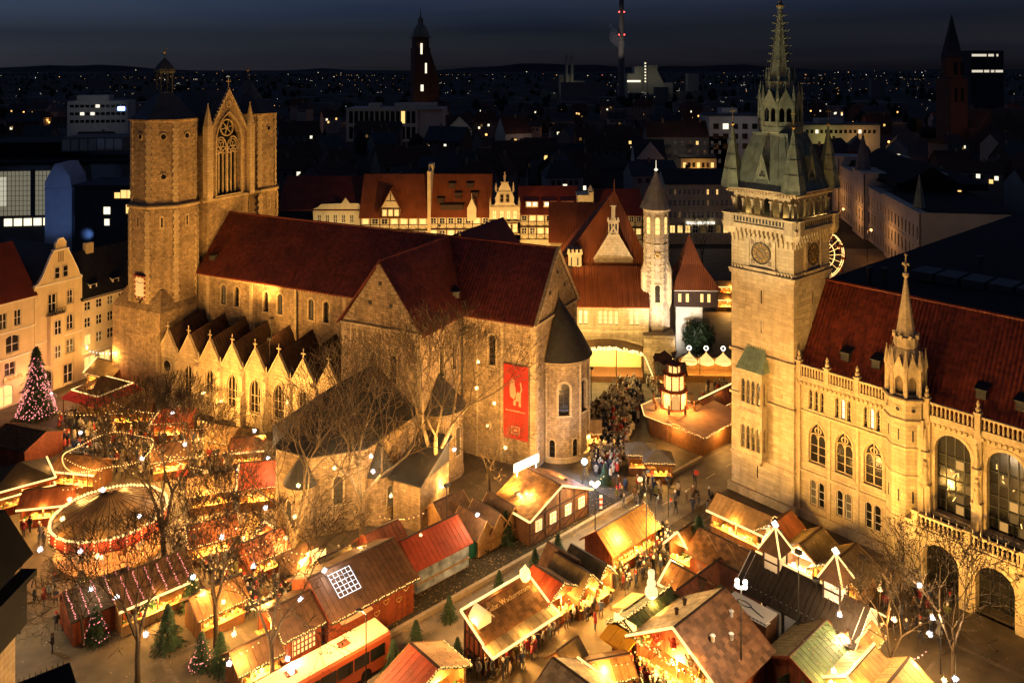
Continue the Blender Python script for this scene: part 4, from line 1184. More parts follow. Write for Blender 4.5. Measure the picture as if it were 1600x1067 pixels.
b = B(); b.box(2.0,4.3,-.9,0,4.3,11.8); b.box(1.8,4.5,-1.1,0,11.8,12.05); mk('oriel', b, M['cream'], h2)
window(h2,(0,-.95,0),3.1,1.1,8.9,11.2,'seg',.08,2,2,M['white'],M['glass'],.07,.1,M['trim']); window(h2,(0,-.95,0),3.1,1.0,5.2,7.2,'flat',.08,2,2,M['white'],E['roomd'],.07,.1,M['trim'])
b = B()
for k in range(9): b.tube((1.85+.33*k,-1.05,12.05),(1.85+.33*k,-1.05,12.95),.025,.025,4)
b.box(1.8,4.5,-1.09,-1.02,12.95,13.0)
for k in range(40):
    x,y,z = R.uniform(1.9,4.4),-1.15+R.uniform(-.15,.15),12.6+R.uniform(-.3,.35); b.octa((x,y,z),R.uniform(.06,.14))
mk('balcony_railing', b, M['iron'], h2)
b = B(); b.slab([(0,.4,16.9),(0,14,16.9),(4.3,14,22.6),(4.3,.4,22.6)],.15); b.slab([(8,.4,16.9),(8,14,16.9),(4.3,14,22.6),(4.3,.4,22.6)],.15); mk('roof', b, M['slate'], h2)
h3 = house('town_house','plain cream town house at the left edge with wide arched first floor window','house',*L(-26),NA,17.95,12,16,23.5,M['cream'],M['tile'],
    [(11.8,14.2,(8.7,10.6,13.2,15.4),1.05,'flat',.0),(8.0,10.6,(3,8.4,14.6),2.0,'seg',.0),(4.6,6.6,(3,8.4,14.2),1.6,'flat',.7),(.2,3.3,(3,8.4,13.4),2.6,'seg',1.0)],chim=0)
c = B(); c.box(0,17.95,-.12,0,11.1,11.3); c.box(0,17.95,-.2,0,15.5,15.9); c.box(0,17.95,-.12,0,7.1,7.3); mk('cornice', c, M['white'], h3)
c = B()
for k in range(4): c.box(11.6+k*1.6,12.5+k*1.6,.9+.0,2.6,17.2,17.25) 
mk('roof_light', c, M['lead'], h3)

lettering(h3, 'BOREL', .75, (13.2,-.12,3.85), (pi/2,0,0), M['gold'], .04, 1.5)
# street lamp on its facade
for x,z in ((.4,5.2),(-9,4.6)):
    t_ = thing('wall_lamp','small wall lantern on the ' + ('ivory' if x>0 else 'cream') + ' house front','lamp',(*L(x,-.6),z),NA)
    c = B(); c.lathe([(.12,-.3),(.22,.1),(.02,.35)],6); c.tube((0,.6,.3),(0,0,.35),.03); mk('lantern', c, E['roomw'], t_)
    lamp(t_,'POINT',(0,-.3,-.2),60)

# ------------------------------------------------------------------ castle behind the square
CA = radians(-3)
cas = thing('castle_hall','low castle hall with round arched windows and red tiled roof behind the square','castle',(9.0,138.5,0),CA)
cw_ = M['stone_l']
b = B(); ops = [(x,.62,7.6,9.9,'round') for x in (2.6,3.5,5.9,6.8,7.7,8.6,11.2,12.1)]
b.wall(-6,14,0,6.6,[(-1,1,2,4,'round'),(3,1,2,4,'round'),(7.2,1,2.2,4.2,'round')],.4); b.wall(-6,14,6.6,10.8,ops,.4); b.poly([(14,0,0),(14,11,0),(14,11,10.8),(14,5.5,16),(14,0,10.8)]); b.poly([(-6,0,0),(-6,11,0),(-6,11,10.8),(-6,0,10.8)])
mk('wall', b, cw_, cas)
for o in ops: window(cas,(0,0,0),*o,.4,1,3,M['iron'],E['room'],.05,.16,M['trim'])
b = B(); b.box(-6,14,-.15,0,6.5,6.75); b.box(-6,14,-.25,0,10.5,10.8)
for k in range(28): b.box(-5.8+k*.7,-5.5+k*.7,-.2,0,10.2,10.5)
mk('cornice', b, M['trim'], cas)
b = B(); b.slab([(-6,-.5,10.7),(14.2,-.5,10.7),(14.2,5.5,16.1),(-6,5.5,16.1)],.15); b.slab([(-6,11.5,10.7),(14.2,11.5,10.7),(14.2,5.5,16.1),(-6,5.5,16.1)],.15)
tiles(b,(-6,-.5,10.75),(14.2,-.5,10.75),(14.2,5.5,16.15),(-6,5.5,16.15),.45,.6,.08)
mk('roof', b, M['tile_o'], cas, 'stuff')
# steep pyramidal roof and gable behind
cb_ = thing('castle_wing','steep red hipped castle wing with small stone gable, aedicule and corner turret','castle',(9.0,146,0),CA)
b = B(); b.box(0,15,0,14,0,15.5); b.ext([(5.6,-.3,17),(12.4,-.3,17),(9.0,-.3,22.6)],(0,4,0)); b.box(5.6,12.4,-.3,1.7,10,17); mk('wall', b, cw_, cb_)
b = B(); ap = (9.6,6,28.3)
b.slab([(-.8,-.8,15.4),(5.0,-.8,15.4),ap],.15); b.slab([(5.0,-.8,15.4),(15.8,-.8,15.4),ap],.15); b.slab([(15.8,-.8,15.4),(15.8,14.8,15.4),ap],.15); b.slab([(-.8,-.8,15.4),(-.8,14.8,15.4),ap],.15)
b.tube((9.6,6,28),(9.6,6,30.3),.12,.04)
mk('roof', b, M['tile_o'], cb_)
b = B()
for s0 in (-1,1):
    b.ext([(9+s0*3.6,-.45,16.9),(9+s0*3.2,-.45,16.9),(9,-.45,22.3),(9,-.45,22.9)],(0,.6,0))
b.box(7.9,10.1,-.4,.4,21.0,21.3); b.box(8.1,9.9,-.3,.3,21.3,23.6); b.box(7.9,10.1,-.4,.4,23.6,23.9)
for k in range(4): b.box(7.95+k*.58,8.25+k*.58,-.4,.4,23.9,24.3)
b.box(8.65,9.35,-.25,.25,23.9,26.2); b.box(8.5,9.5,-.35,.35,26.2,26.5)
mk('aedicule', b, M['trim'], cb_)
b = B()
for k in range(3): b.box(8.3+k*.52,8.58+k*.52,-.33,-.28,21.8,23.2)
mk('slit_window', b, M['black'], cb_)
b = B(); b.box(1.0,3.3,-2.2,.2,8,18.2); b.box(.8,3.5,-2.4,.4,18.2,18.5)
for k in range(4): b.box(.85+k*.72,1.25+k*.72,-2.4,.4,18.5,19.1)
b.box(1.4,1.7,-2.23,-2.18,16.2,17.6,1); b.box(2.5,2.8,-2.23,-2.18,16.2,17.6,1)
mk('corner_turret', b, [M['trim'],M['iron']], cb_)
ch = thing('castle_chapel','low red roofed castle chapel between the castle and the timber houses','castle',(8,160,0),CA)
b = B(); b.box(-.5,12,0,12,0,17); mk('wall', b, cw_, ch)
b = B(); b.slab([(-.9,-.5,16.9),(14,-.5,16.9),(14,8,23.4),(-.9,8,23.4)],.15); b.poly([(-.9,-.5,16.9),(-.9,8,23.4),(-.9,14,16.9)]); mk('roof', b, M['tile_o'], ch)
# the tall stair tower
ct = thing('castle_tower','slender pale octagonal castle tower with conical slate roof lit from below','tower',(24.7,140.5,0),CA)
b = B()
b.lathe([(2.45,0),(2.4,9),(2.25,10.5),(2.15,11),(2.1,26.8)],8,off=pi/8)
mk('wall', b, mat('pale_tower_stone',(.5,.4,.28),.85,(1.5,.25),blocks=(.8,.4,.8),stain=.25), ct)
b = B()
b.lathe([(2.12,26.3),(2.5,26.7),(2.5,27.0),(2.1,27.05)],8,off=pi/8); b.lathe([(2.1,20.7),(2.25,20.8),(2.25,21.0),(2.1,21.1)],8,off=pi/8)
for k in range(8):
    t = pi/8+k*pi/4; z=11; i=0
    while z<26:
        b.at(0,0,t); w=.42 if i%2 else .25; b.box(1.98,2.14,-w,w,z,z+.5); z+=.55; i+=1
b.fr=None
for t in (radians(-165),radians(-15)):
    x,y = 2.1*cos(t),2.1*sin(t); b.lathe([(.1,9.5),(.6,11),(.6,16.2)],8,x,y); b.lathe([(.72,16.1),(.02,18.2)],8,x,y)
mk('tower_trim', b, M['trim'], ct)
for k in range(8):
    t = k*pi/4
    window(ct,(1.98*cos(t),1.98*sin(t),t+pi/2),0,.85,22.6,25.6,'round',.0,1,3,M['iron'],E['room'],.05,.18,M['trim'])
    if k in (6,): 
        window(ct,(2.03*cos(t),2.03*sin(t),t+pi/2),0,.95,11.2,14.2,'round',.0,1,1,M['trim'],M['glass'],.05,.18,M['trim'])
        c = B().at(2.0*cos(t),2.0*sin(t),t+pi/2); circ(c,0,19.2,.35,.12,10,-.05); mk('medallion', c, M['gold'], ct)
b = B(); b.lathe([(2.7,26.9),(2.0,28.3),(1.15,30.6),(.12,33.2)],16)
for k in range(16): b.tube((2.72*cos(k*pi/8),2.72*sin(k*pi/8),26.95),(1.2*cos(k*pi/8),1.2*sin(k*pi/8),30.65),.05,.04,4)
mk('cone_roof', b, mat('pale_lead',(.2,.19,.18),.5,(.8,.3)), ct)
b = B(); b.octa((0,0,33.4),.35); b.tube((0,0,33),(0,0,35),.06,.03); mk('finial', b, E['roomw'], ct)
cp = thing('castle_portal','stone portal block with a dark arched door at the foot of the pale tower','portal',(21.9,136.2,0),CA)
b = B(); b.wall(0,5.2,0,6.4,[(2.4,1.6,.2,3.6,'round')],.6); b.box(0,5.2,.0,4,5.9,6.4); b.poly([(0,0,0),(0,4,0),(0,4,6.4),(0,0,6.4)]); b.poly([(5.2,0,0),(5.2,4,0),(5.2,4,6.4),(5.2,0,6.4)]); b.ring(2.4,.2,1.6,3.4,'round',.35,-.2,0,0,False); circ(b,2.4,4.9,.45,.12,10,-.05)
for k in range(9): b.box(.1+k*.58,.4+k*.58,-.15,.02,5.5,5.9)
mk('wall', b, cw_, cp)
c = B().at(2.4,.55,0); c.poly([(x,0,.2+z) for x,z in outline(1.6,3.4,'round')]); mk('door', c, M['wood_d'], cp)
cr = thing('castle_keep_house','squat white house with dark timber upper floor and orange hipped roof beside the pale tower','house',(28.6,143,0),CA)
b = B(); b.box(0,4.6,0,7,0,9.3,0); b.box(-.4,7.2,-.5,7.5,9.3,12.2,1); b.box(-.5,7.3,-.6,7.6,12.1,12.3,0); mk('wall', b, [M['white'],M['wood_d']], cr)
b = B(); ap = (2.8,3.5,21.3)
q = [(-.9,-1,12.3),(7.7,-1,12.3),(7.7,8,12.3),(-.9,8,12.3)]
m_ = [(1.2,1.5,16.2),(4.9,1.5,16.2),(4.9,5.5,16.2),(1.2,5.5,16.2)]
for i in range(4): b.poly([q[i],q[(i+1)%4],m_[(i+1)%4],m_[i]]); b.poly([m_[i],m_[(i+1)%4],ap])
mk('roof', b, M['tile_o'], cr)
for x in (.6,1.9,4.4,5.6): 
    c=B(); c.box(-.25,.25,-.06,0,10.2,11.6); mk('window', c, E['room'], cr, loc=(x,-.5,0))
window(cr,(0,-.05,0),2.2,1.0,5.6,7.2,'flat',.1,2,2,M['white'],E['roomd'],.08)
# ------------------------------------------------------------------ half timbered row beyond the square
m_timb = M['wood_d']
def timber_row(o, x0, x1, z0, z1, n, y=-.06, lit=.5, kind='flat'):
    """timber frame with braces and the windows between"""
    b = B(); w = (x1-x0)/n
    b.box(x0,x1,y-.08,0,z0-.1,z0+.12); b.box(x0,x1,y-.1,0,z1-.15,z1+.1); zm = z0+(z1-z0)*.4
    b.box(x0,x1,y-.06,0,zm-.07,zm+.07)
    for k in range(n+1): b.box(x0+w*k-.1,x0+w*k+.1,y-.07,0,z0,z1)
    for k in range(n):
        a = x0+w*k
        b.ext([(a+.1,y-.05,z0+.1),(a+.28,y-.05,z0+.1),(a+w/2,y-.05,zm-.1)],(0,.05,0)); b.ext([(a+w-.1,y-.05,z0+.1),(a+w-.28,y-.05,z0+.1),(a+w/2,y-.05,zm-.1)],(0,.05,0))
    mk('timber_frame', b, m_timb, o)
    for k in range(n):
        window(o,(0,y+.02,0),x0+w*(k+.5),w*.62,zm+.15,z1-.25,kind,.06,2,2,M['white'],E['room'] if R.random()<lit else M['glass'],.07)
HY = 200
def XP(px, Y=HY): return (px-800)*Y/1280
hh = [('timber_house','half timbered house with huge orange hipped roof and pointed white gable dormer',563,669,14.4,24,6.0),
      ('timber_house','half timbered house with orange roof carrying five small dark dormers',670,766,14.6,24,0),
      ('timber_house','half timbered house with dark red roof and three lit dormers right of the ornate gable',812,903,15.2,21,0),
      ('timber_house','dark red roofed house behind the castle gable with small lit dormers',924,1004,15,20.3,0)]
ho = []
for i,(nm,lb,a,c,he,hr,hip) in enumerate(hh):
    x0,x1 = XP(a),XP(c); w = x1-x0
    o = house(nm,lb,'house',x0,HY,radians(-2)*0,w,14,he,hr,M['ivory'],M['tile_o'] if i<2 else M['tile_r'],['none'],0,None,chim=0)
    timber_row(o,.1,w-.1,he-3.0,he-.2,7,lit=.6); timber_row(o,.1,w-.1,he-6.2,he-3.2,7,lit=.5)
    ho.append(o)
o = ho[0]; w = XP(669)-XP(563)
b = B().at(w*.45,-.3,0); b.ext([(-2.3,-.1,14.4),(2.3,-.1,14.4),(2.3,-.1,16.6),(0,-.1,20.8),(-2.3,-.1,16.6)],(0,5,0)); mk('gable_dormer', b, M['ivory'], o)
b = B().at(w*.45,-.3,0); b.slab([(-2.9,-.7,15.8),(-2.9,6,15.8),(0,6,21.3),(0,-.7,21.3)],.15); b.slab([(2.9,-.7,15.8),(2.9,6,15.8),(0,6,21.3),(0,-.7,21.3)],.15); mk('dormer_roof', b, M['tile_o'], o)
b = B().at(w*.45,-.5,0); b.box(-2.3,2.3,0,.12,16.4,16.7); b.box(-2.3,2.3,0,.12,14.4,14.6)
for x in (-2.2,-.75,.75,2.2): b.box(x-.1,x+.1,-.0,.12,14.4,16.4)
b.box(-1.2,1.2,0,.12,18.3,18.5); b.box(-.1,.1,0,.12,18.4,20.3)
mk('timber_frame', b, m_timb, o)
for x in (-1.45,0,1.45): window(o,(w*.45,-.5,0),x,.9,14.8,16.2,'flat',.06,2,2,M['white'],E['room'],.07)
o = ho[1]
for fx,v in ((.19,.30),(.36,.66),(.47,.43),(.66,.66),(.74,.44)):
    c = B().at(fx*(XP(766)-XP(670)),7*v,0,14.6+9.4*v); c.box(-.8,.8,-.5,2,0,1.3); c.slab([(-1,-.8,1.3),(1,-.8,1.3),(1,2.6,1.9),(-1,2.6,1.9)],.12); c.box(-.55,.55,-.55,-.45,.3,1.0); mk('dormer', c, M['wood_d'], o)
c = B().at(5.6,1,0,16.0); c.box(-2.7,2.7,-.4,2.5,0,1.3); c.slab([(-3,-.8,1.3),(3,-.8,1.3),(3,3.2,2.1),(-3,3.2,2.1)],.14); mk('shed_dormer', c, M['wood_d'], o)
c = B().at(10.5,-.4,0); c.ext([(-1.1,-.1,13.6),(1.1,-.1,13.6),(1.1,-.1,16.6),(0,-.1,19),(-1.1,-.1,16.6)],(0,3,0)); c.tube((0,0,19),(0,0,20.3),.1,.03); mk('hoist_gable', c, M['ivory'], o)
c = B().at(0,-.2,0); c.box(-.3,.5,-.3,8,10,25.6); c.box(-.5,.7,4,8,25.4,26.8); mk('fire_wall', c, M['cream'], o)
o = ho[2]
for k in range(3):
    c = B().at(3.0+k*4.4,1.4,0,16.6); c.box(-1.5,1.5,-.5,3,0,1.6); c.slab([(-1.8,-.9,1.6),(1.8,-.9,1.6),(1.8,3.6,2.3),(-1.8,3.6,2.3)],.14,1); mk('dormer', c, [M['ivory'],M['tile_r']], o)
    for x in (-.75,.75): window(o,(3.0+k*4.4,.88,0),x,1.1,16.9,17.9,'flat',.05,2,1,M['white'],E['roomw'],.08)
og = thing('renaissance_gable','ornate pale renaissance gable house with scrolls, obelisks and crowning statue','house',(XP(765),HY-1.2,0),0)
b = B(); b.wall(0,7.4,0,17,[(x,1.1,14.0,16.2,'flat') for x in (1.2,3,4.6,6.2)],.25)
gp = [(0,17),(.3,17.4),(1.2,17.6),(1.5,18.2),(1.4,19.2),(1.9,20.4),(2.2,21.0),(2.3,21.5),(2.8,22.5),(3.2,23),(4.2,23),(4.6,22.5),(5.1,21.5),(5.2,21.0),(5.5,20.4),(6,19.2),(5.9,18.2),(6.2,17.6),(7.1,17.4),(7.4,17)]
b.ext([(x,0,z) for x,z in gp],(0,.5,0)); b.box(.0,7.4,0,12,0,14); mk('wall', b, M['ivory'], og)
b = B()
for z,a,c in ((17,-.1,7.5),(20.6,1.6,5.8),(22.9,2.7,4.7),(13.4,-.1,7.5),(10.4,-.1,7.5)): b.box(a,c,-.25,.3,z,z+.25)
for x,z in ((.2,17.2),(7.2,17.2),(1.6,20.8),(5.8,20.8)): b.lathe([(.3,z),(.25,z+.5),(.35,z+.6),(.02,z+2.4)],6,x,.1)
b.lathe([(.35,23.1),(.25,23.8),(.35,24.6),(.15,25.1),(.2,25.4),(.02,25.7)],6,3.7,.2)
mk('gable_trim', b, M['trim'], og)
for x in (1.2,3,4.6,6.2): window(og,(0,0,0),x,1.1,14.0,16.2,'flat',.25,2,2,M['trim'],E['room'],.1)
for x in (3.0,4.4): window(og,(0,-.02,0),x,.9,18.2,20.2,'flat',.06,1,2,M['trim'],M['glass'],.1,.12,M['trim'])
for x in (1.2,3,4.6,6.2): window(og,(0,-.02,0),x,1.1,10.9,13,'flat',.06,2,2,M['trim'],E['room'],.1,.12,M['trim'])
og2 = thing('stair_tower','pale narrow stair tower with tall twin windows on the timber row','tower',(XP(902),HY-1,0),0)
b = B(); b.box(0,2.7,0,6,0,19.6); b.box(2.7,3.9,.3,3,0,20.6); b.box(-.15,2.85,-.15,6,19.6,19.9); b.lathe([(.75,20.6),(.8,21),(.02,22.2)],6,3.3,1.6); mk('wall', b, M['ivory'], og2)
for x in (.9,1.8): 
    c = B(); c.box(-.25,.25,-.05,0,15.5,18.3); mk('window', c, M['glass'], og2, loc=(x,0,0))
ol = thing('stepped_house','low cream house with scrolled gable left of the timber row under a dark red roof','house',(XP(486),HY+2,0),0)
b = B(); b.wall(0,12,0,16,[(x,1,12.6,14.6,'flat') for x in (1.5,3.5,5.5,7.5,9.5)],.2); b.ext([(0,0,16),(12,0,16),(11.2,0,17.4),(9,0,17.4),(8,0,18.8),(7,0,17.4),(2,0,17.2),(1,0,16.4)],(0,.4,0)); mk('wall', b, M['ivory'], ol)
for x in (1.5,3.5,5.5,7.5,9.5): window(ol,(0,0,0),x,1,12.6,14.6,'flat',.2,2,2,M['white'],E['roomd'],.08)
b = B(); b.slab([(-9,-.2,15.8),(12.2,-.2,15.8),(12.2,9,23),(-9,9,23)],.2); mk('roof', b, M['tile'], ol)
ap_ = house('apartment_block','long beige four storey apartment block behind the pale castle tower','building',XP(1040,236),236,0,22,14,17.5,21,M['cream'],M['slate'],
   [(14.2,15.8,[1.4+k*1.35 for k in range(15)],.65,'flat',.12),(11,12.7,[1.4+k*1.35 for k in range(15)],.65,'flat',.05),(7.6,9.3,[1.4+k*1.35 for k in range(15)],.65,'flat',.05),(3.2,5.4,[2+k*2.2 for k in range(9)],1.5,'flat',.9)],chim=1)
c = B(); c.box(6,14,-.5,-.2,5.8,6.5); mk('shop_sign', c, E['whitesign'], ap_)
yb = thing('annexe_building','small yellow lit annexe with flat roof above the apartment block','building',(XP(1064,300),300,0),0)
b = B(); b.box(0,13,0,9,0,17.5); b.box(-.4,13.4,-.4,9.4,17.5,17.9,1); mk('wall', b, [M['ivory'],M['black']], yb)
for k in range(7):
    c = B(); c.box(-.5,.5,-.06,0,14.2,16); mk('window', c, M['glass'] if k%3 else E['room'], yb, loc=(1.3+k*1.7,0,0))
lamp(yb,'POINT',(6,-5,13),500)
# ------------------------------------------------------------------ the dark city behind
m_wallA = mat('far_grey_plaster', (.14,.13,.115), .9, (.3,.15)); m_wallB = mat('far_brick', (.09,.05,.035), .9, (.3,.15)); m_wallC = mat('far_white_plaster', (.40,.37,.32), .9, (.3,.12)); m_wallD = mat('far_pale_plaster', (.22,.21,.19), .9, (.3,.12))
m_roofA = mat('far_brown_tile', (.06,.025,.016), .8, (.3,.3)); m_roofB = mat('far_slate', (.03,.03,.032), .7, (.3,.3)); m_roofC = mat('far_felt', (.045,.05,.06), .8, (.2,.3))
def P_(px, Y): return (px-800)*Y/1280
def Z_(py, Y): return 51-(py-105)*Y/1280
_qp = {}
def quadpane(w, h, m):
    k = (w, h, m.name)
    if k not in _qp:
        b = B(); b.box(-w/2,w/2,-.05,.05,0,h); _qp[k] = mesh_of('window', b, m)
    return _qp[k]
def winrow(o, y, z, x0, x1, n, w, h, share, mats=None, ang=0):
    for k in range(n):
        x = x0+(x1-x0)*(k+.5)/n
        m = R.choice(mats or [E['room'],E['roomw'],E['roomd']]) if R.random()<share else M['glass']
        mk('window', quadpane(w,h,m), None, o, loc=(x,y-.04,z))
# shopping hall with glazed lit front and the blue tower beside it (far left)
sh = thing('shopping_hall','wide pale shopping hall with gridded lit glass front at the left edge','building',(P_(-60,222),222,0),radians(8))
b = B(); b.box(0,62,0,40,0,24.2); b.box(-.5,62.5,-.6,40,24.2,25,1); b.box(23,40,6,20,27,31); b.box(0,22,10,30,25,29.5,1); mk('wall', b, [m_wallA,M['black']], sh)
b = B()
for k in range(14): b.box(8.6+k*1.0,9.4+k*1.0,-.1,0,26.6,30.4) if False else None
for k in range(7): b.box(23.4+k*2.3,25.4+k*2.3,5.85,6,27.4,30.6)
mk('roof_panel', b, m_wallC, sh)
b = B(); b.poly([(9.6,-.1,10.4),(17.6,-.1,10.4),(17.6,-.1,22.6),(9.6,-.1,22.6)]); b.poly([(18.6,-.1,10.4),(24.6,-.1,10.4),(24.6,-.1,22.6),(18.6,-.1,22.6)]); mk('glass_front', b, em('pale_glass_front',(1,.9,.6),.09,(.3,.3,.2)), sh)
b = B(); b.box(9.6,11.3,-.14,-.1,13,21); mk('bright_pane', b, em('bright_glass_front',(1,.93,.7),.28,(.3,.3,.2)), sh)
b = B()
for k in range(16): x=9.6+k*1.0; b.box(x-.04,x+.04,-.22,-.1,10.4,22.6)
for k in range(10): z=10.4+k*1.35; b.box(9.6,24.8,-.22,-.1,z-.04,z+.04)
b.box(17.5,18.7,-.3,-.05,10,22.8)
mk('glazing_bar', b, M['iron'], sh)
winrow(sh,-.06,7.6,10.5,23,5,2.0,2.0,1,[E['roomw']])
bt = thing('blue_tower','gabled tower washed in blue light beside the glazed shopping hall','building',(P_(70,214),214,0),radians(4))
b = B(); b.ext([(0,0,0),(6.8,0,0),(6.8,0,19.2),(6.4,0,22),(4.4,0,25.6),(2.4,0,25.6),(0,0,21)],(0,9,0)); b.box(-.1,7.0,-.15,.0,19.0,19.3); mk('wall', b, mat('plain_render',(.5,.5,.55),.9,(.5,.1)), bt)
b = B(); b.box(6.9,18,1,8,0,12.2); mk('low_wall', b, mat('plain_render_low',(.4,.42,.5),.9,(.5,.1)), bt)
lamp(bt,'SPOT',(8,-22,9),1700,(.24,.42,1),.5,(3.5,0,15),50)
lamp(bt,'SPOT',(16,-12,9),500,(.22,.42,1),.5,(12,1,10),70)
dk = thing('dark_office','dark office block with bright stacked office windows half hidden by the cathedral tower','building',(P_(116,205),205,0),0)
b = B(); b.box(0,22,0,14,0,21); b.box(-.3,22.3,-.3,14.3,21,21.5); mk('wall', b, m_roofC, dk)
for x,z,w,h in ((8.2,14.2,1.6,1.8),(8.2,11.4,1.2,1.6)): mk('window', quadpane(w,h,E['roomw']), None, dk, loc=(x,-.05,z))
for k in range(5): mk('window', quadpane(1.4,2.0 if k else 1.4,E['room']), None, dk, loc=(10.8+k*1.6,-.05,18.2))
for k in range(4): mk('window', quadpane(1.2,2.2,E['room']), None, dk, loc=(13.6+k*1.4,-.05,14.4))
of = thing('lit_office','long pale office building lit cold white with a small blue sign','building',(P_(105,430),430,0),radians(9))
b = B(); b.box(0,30,0,14,0,33); b.box(4,20,2,10,33,36); mk('wall', b, m_wallC, of)
for z in (29.6,25.6,21.6): 
    winrow(of,0,z,1,29,11,1.9,1.5,.15,[E['roomw']])
b = B(); b.box(25,28.5,-.2,-.05,28,30); mk('blue_sign', b, E['blue'], of)
lamp(of,'SPOT',(14,-24,34),900,(.85,.9,1),.6,(14,0,26),85)
# tower of the old church with onion dome
sa = thing('dome_tower','tall dark church tower with green onion dome and a few lit slit windows','tower',(P_(657,650),650,0),.35)
b = B(); b.box(-6.5,6.5,-6.5,6.5,0,66); b.box(-5.6,5.6,-5.6,5.6,66,75); b.box(6.4,14,-5,5,0,42); b.ext([(6.4,-5,42),(14,-5,42),(6.4,-5,64)],(0,10,0)); mk('shaft', b, m_wallB, sa)
b = B(); b.lathe([(7,75),(6.6,77),(5.8,80),(3.4,84),(2.2,85),(2.2,88),(2.6,88.4),(.5,91),(.2,97)],8,off=pi/8); b.box(-7,7,-7,7,74.2,75.2); mk('dome', b, M['copper'], sa)
for x,z,w,h in ((-.8,61,1.6,8.5),(2.8,46,1.4,8),(-.3,32,2.2,5),(-.6,17,1.4,2.4),(0,8,1.2,2)): mk('window', quadpane(w,h,E['roomw'] if z>20 else E['room']), None, sa, loc=(x,-6.6 if z<66 else -5.7,z))
lamp(sa,'SPOT',(-6,-30,10),1500,WARM,1,(0,0,40),60)
b_ = thing('colonnade_block','long pale office block with rows of dark window bays below the dome tower','building',(P_(541,560),560,0),radians(-2))
b = B(); b.box(0,49,0,30,0,22); b.box(49,66,2,30,0,22); b.box(-.5,66,-.5,30,22,22.8); b.box(14,22,6,16,22.8,26); b.box(32,60,6,20,22.8,26); mk('wall', b, m_wallC, b_)
winrow(b_,0,12.6,1.5,48,13,2.5,8.2,.04); winrow(b_,0,2,1.5,48,13,2.5,8.2,.04)
lamp(b_,'SPOT',(20,-40,26),700,(1,.85,.55),1,(24,0,14),95)
# chimney and power station
pc = thing('power_chimney','very tall thin power station chimney with red warning lights','chimney',(P_(971,1300),1300,0),0)
b = B(); b.lathe([(6,0),(3.6,170),(3.6,170.5)],16); mk('shaft', b, m_wallA, pc)
b = B()
for z in (138,102):
    for a in (-2.6,-.5): b.octa((4.6*cos(a),4.6*sin(a),z),1.3)
mk('warning_light', b, E['red'], pc)
ps = thing('power_station','pale lit power station halls at the foot of the tall chimney','power station',(P_(980,1350),1350,0),0)
for q in ((0,27,0,30,0,40),(12,27,-1,29,40,52),(27,32,-2,30,0,60),(32,50,0,30,0,54),(50,76,4,20,0,25),(100,118,0,20,0,40),(-112,-92,0,20,0,38),(-90,-70,4,20,0,28)): mk('hall', B().box(*q), m_wallD, ps)
for x in (-100,-91): mk('stack', B().lathe([(2.4,0),(2.4,70)],8,x,-3), m_wallD, ps)
mk('conveyor', B().ext([(50,0,0),(72,0,0),(50,0,45)],(0,3.9,0)), m_wallD, ps)
b = B()
for k in range(7): b.box(28.4,30.6,-2.4,-2.1,26+k*5,28+k*5)
b.box(0,22,-.4,-.2,26,29); mk('plant_light', b, E['roomw'], ps, 'stuff')
for x,z,e in ((10,35,2500),(42,35,1300),(-90,28,1400),(66,28,700)): lamp(ps,'POINT',(x,-22,z),e,(1,.92,.6),2)
# steam plume
m_st = bpy.data.materials.new('steam'); m_st.use_nodes = True
n_ = m_st.node_tree.nodes; n_.remove(n_['Principled BSDF'])
pv = n_.new('ShaderNodeVolumePrincipled'); pv.inputs['Density'].default_value = .018; pv.inputs['Color'].default_value = (.9,.9,.9,1)
m_st.node_tree.links.new(pv.outputs[0], n_['Material Output'].inputs['Volume'])
b = B()
for k in range(10):
    t = k/9; b.ball((P_(972,1300)-3-14*t-R.uniform(-2,2), 1296, 82+34*t), 3.2+7*sin(pi*min(1,t*1.1+.05)), 0, 10, 6)
mk('steam_plume', b, m_st, None, 'stuff')
lamp(pc,'SPOT',(-30,-80,40),90000,(1,.85,.75),2,(-10,-4,95),40)
# dark red gothic church at right
kt = thing('brick_church','dark red gothic church tower with slate spire far behind the town hall','church',(P_(1487,500),500,0),.25)
b = B(); b.box(-6,6,-6,6,0,44); b.lathe([(6.2,44),(6.0,57)],8,off=pi/8); b.box(4,60,-10,14,0,14); 
for k in range(3): b.ext([(10+k*15,-10.2,14),(25+k*15,-10.2,14),(17.5+k*15,-10.2,25)],(0,24,0))
mk('shaft', b, m_wallB, kt)
b = B(); b.lathe([(6.4,56.8),(.1,83)],8,off=pi/8); mk('spire', b, m_roofB, kt)
for z in (30,46):
    for x in (-2.4,2.0): mk('window', quadpane(2.0,8,M['glass']), None, kt, loc=(x,-6.1,z))
lamp(kt,'SPOT',(-10,-60,18),5000,(1,.4,.2),1,(0,0,34),55)
hr_ = thing('glowing_highrise','flat topped office high-rise with two bright window bands at the far right','building',(P_(1517,900),900,0),0)
b = B(); b.box(0,36,0,20,0,69); mk('wall', b, m_roofB, hr_)
for z in (62.5,45):
    
    for x0,x1 in ((1,13),(14.5,20),(22,25.5),(27,35)) if z<50 else ((1,17),(19,25),(28,30)):
        b = B(); b.box(x0,x1,-.3,-.1,z,z+2.6); mk('window_band', b, em('band_light',(1,.9,.7),.4) if 'band_light' not in bpy.data.materials else bpy.data.materials['band_light'], hr_)
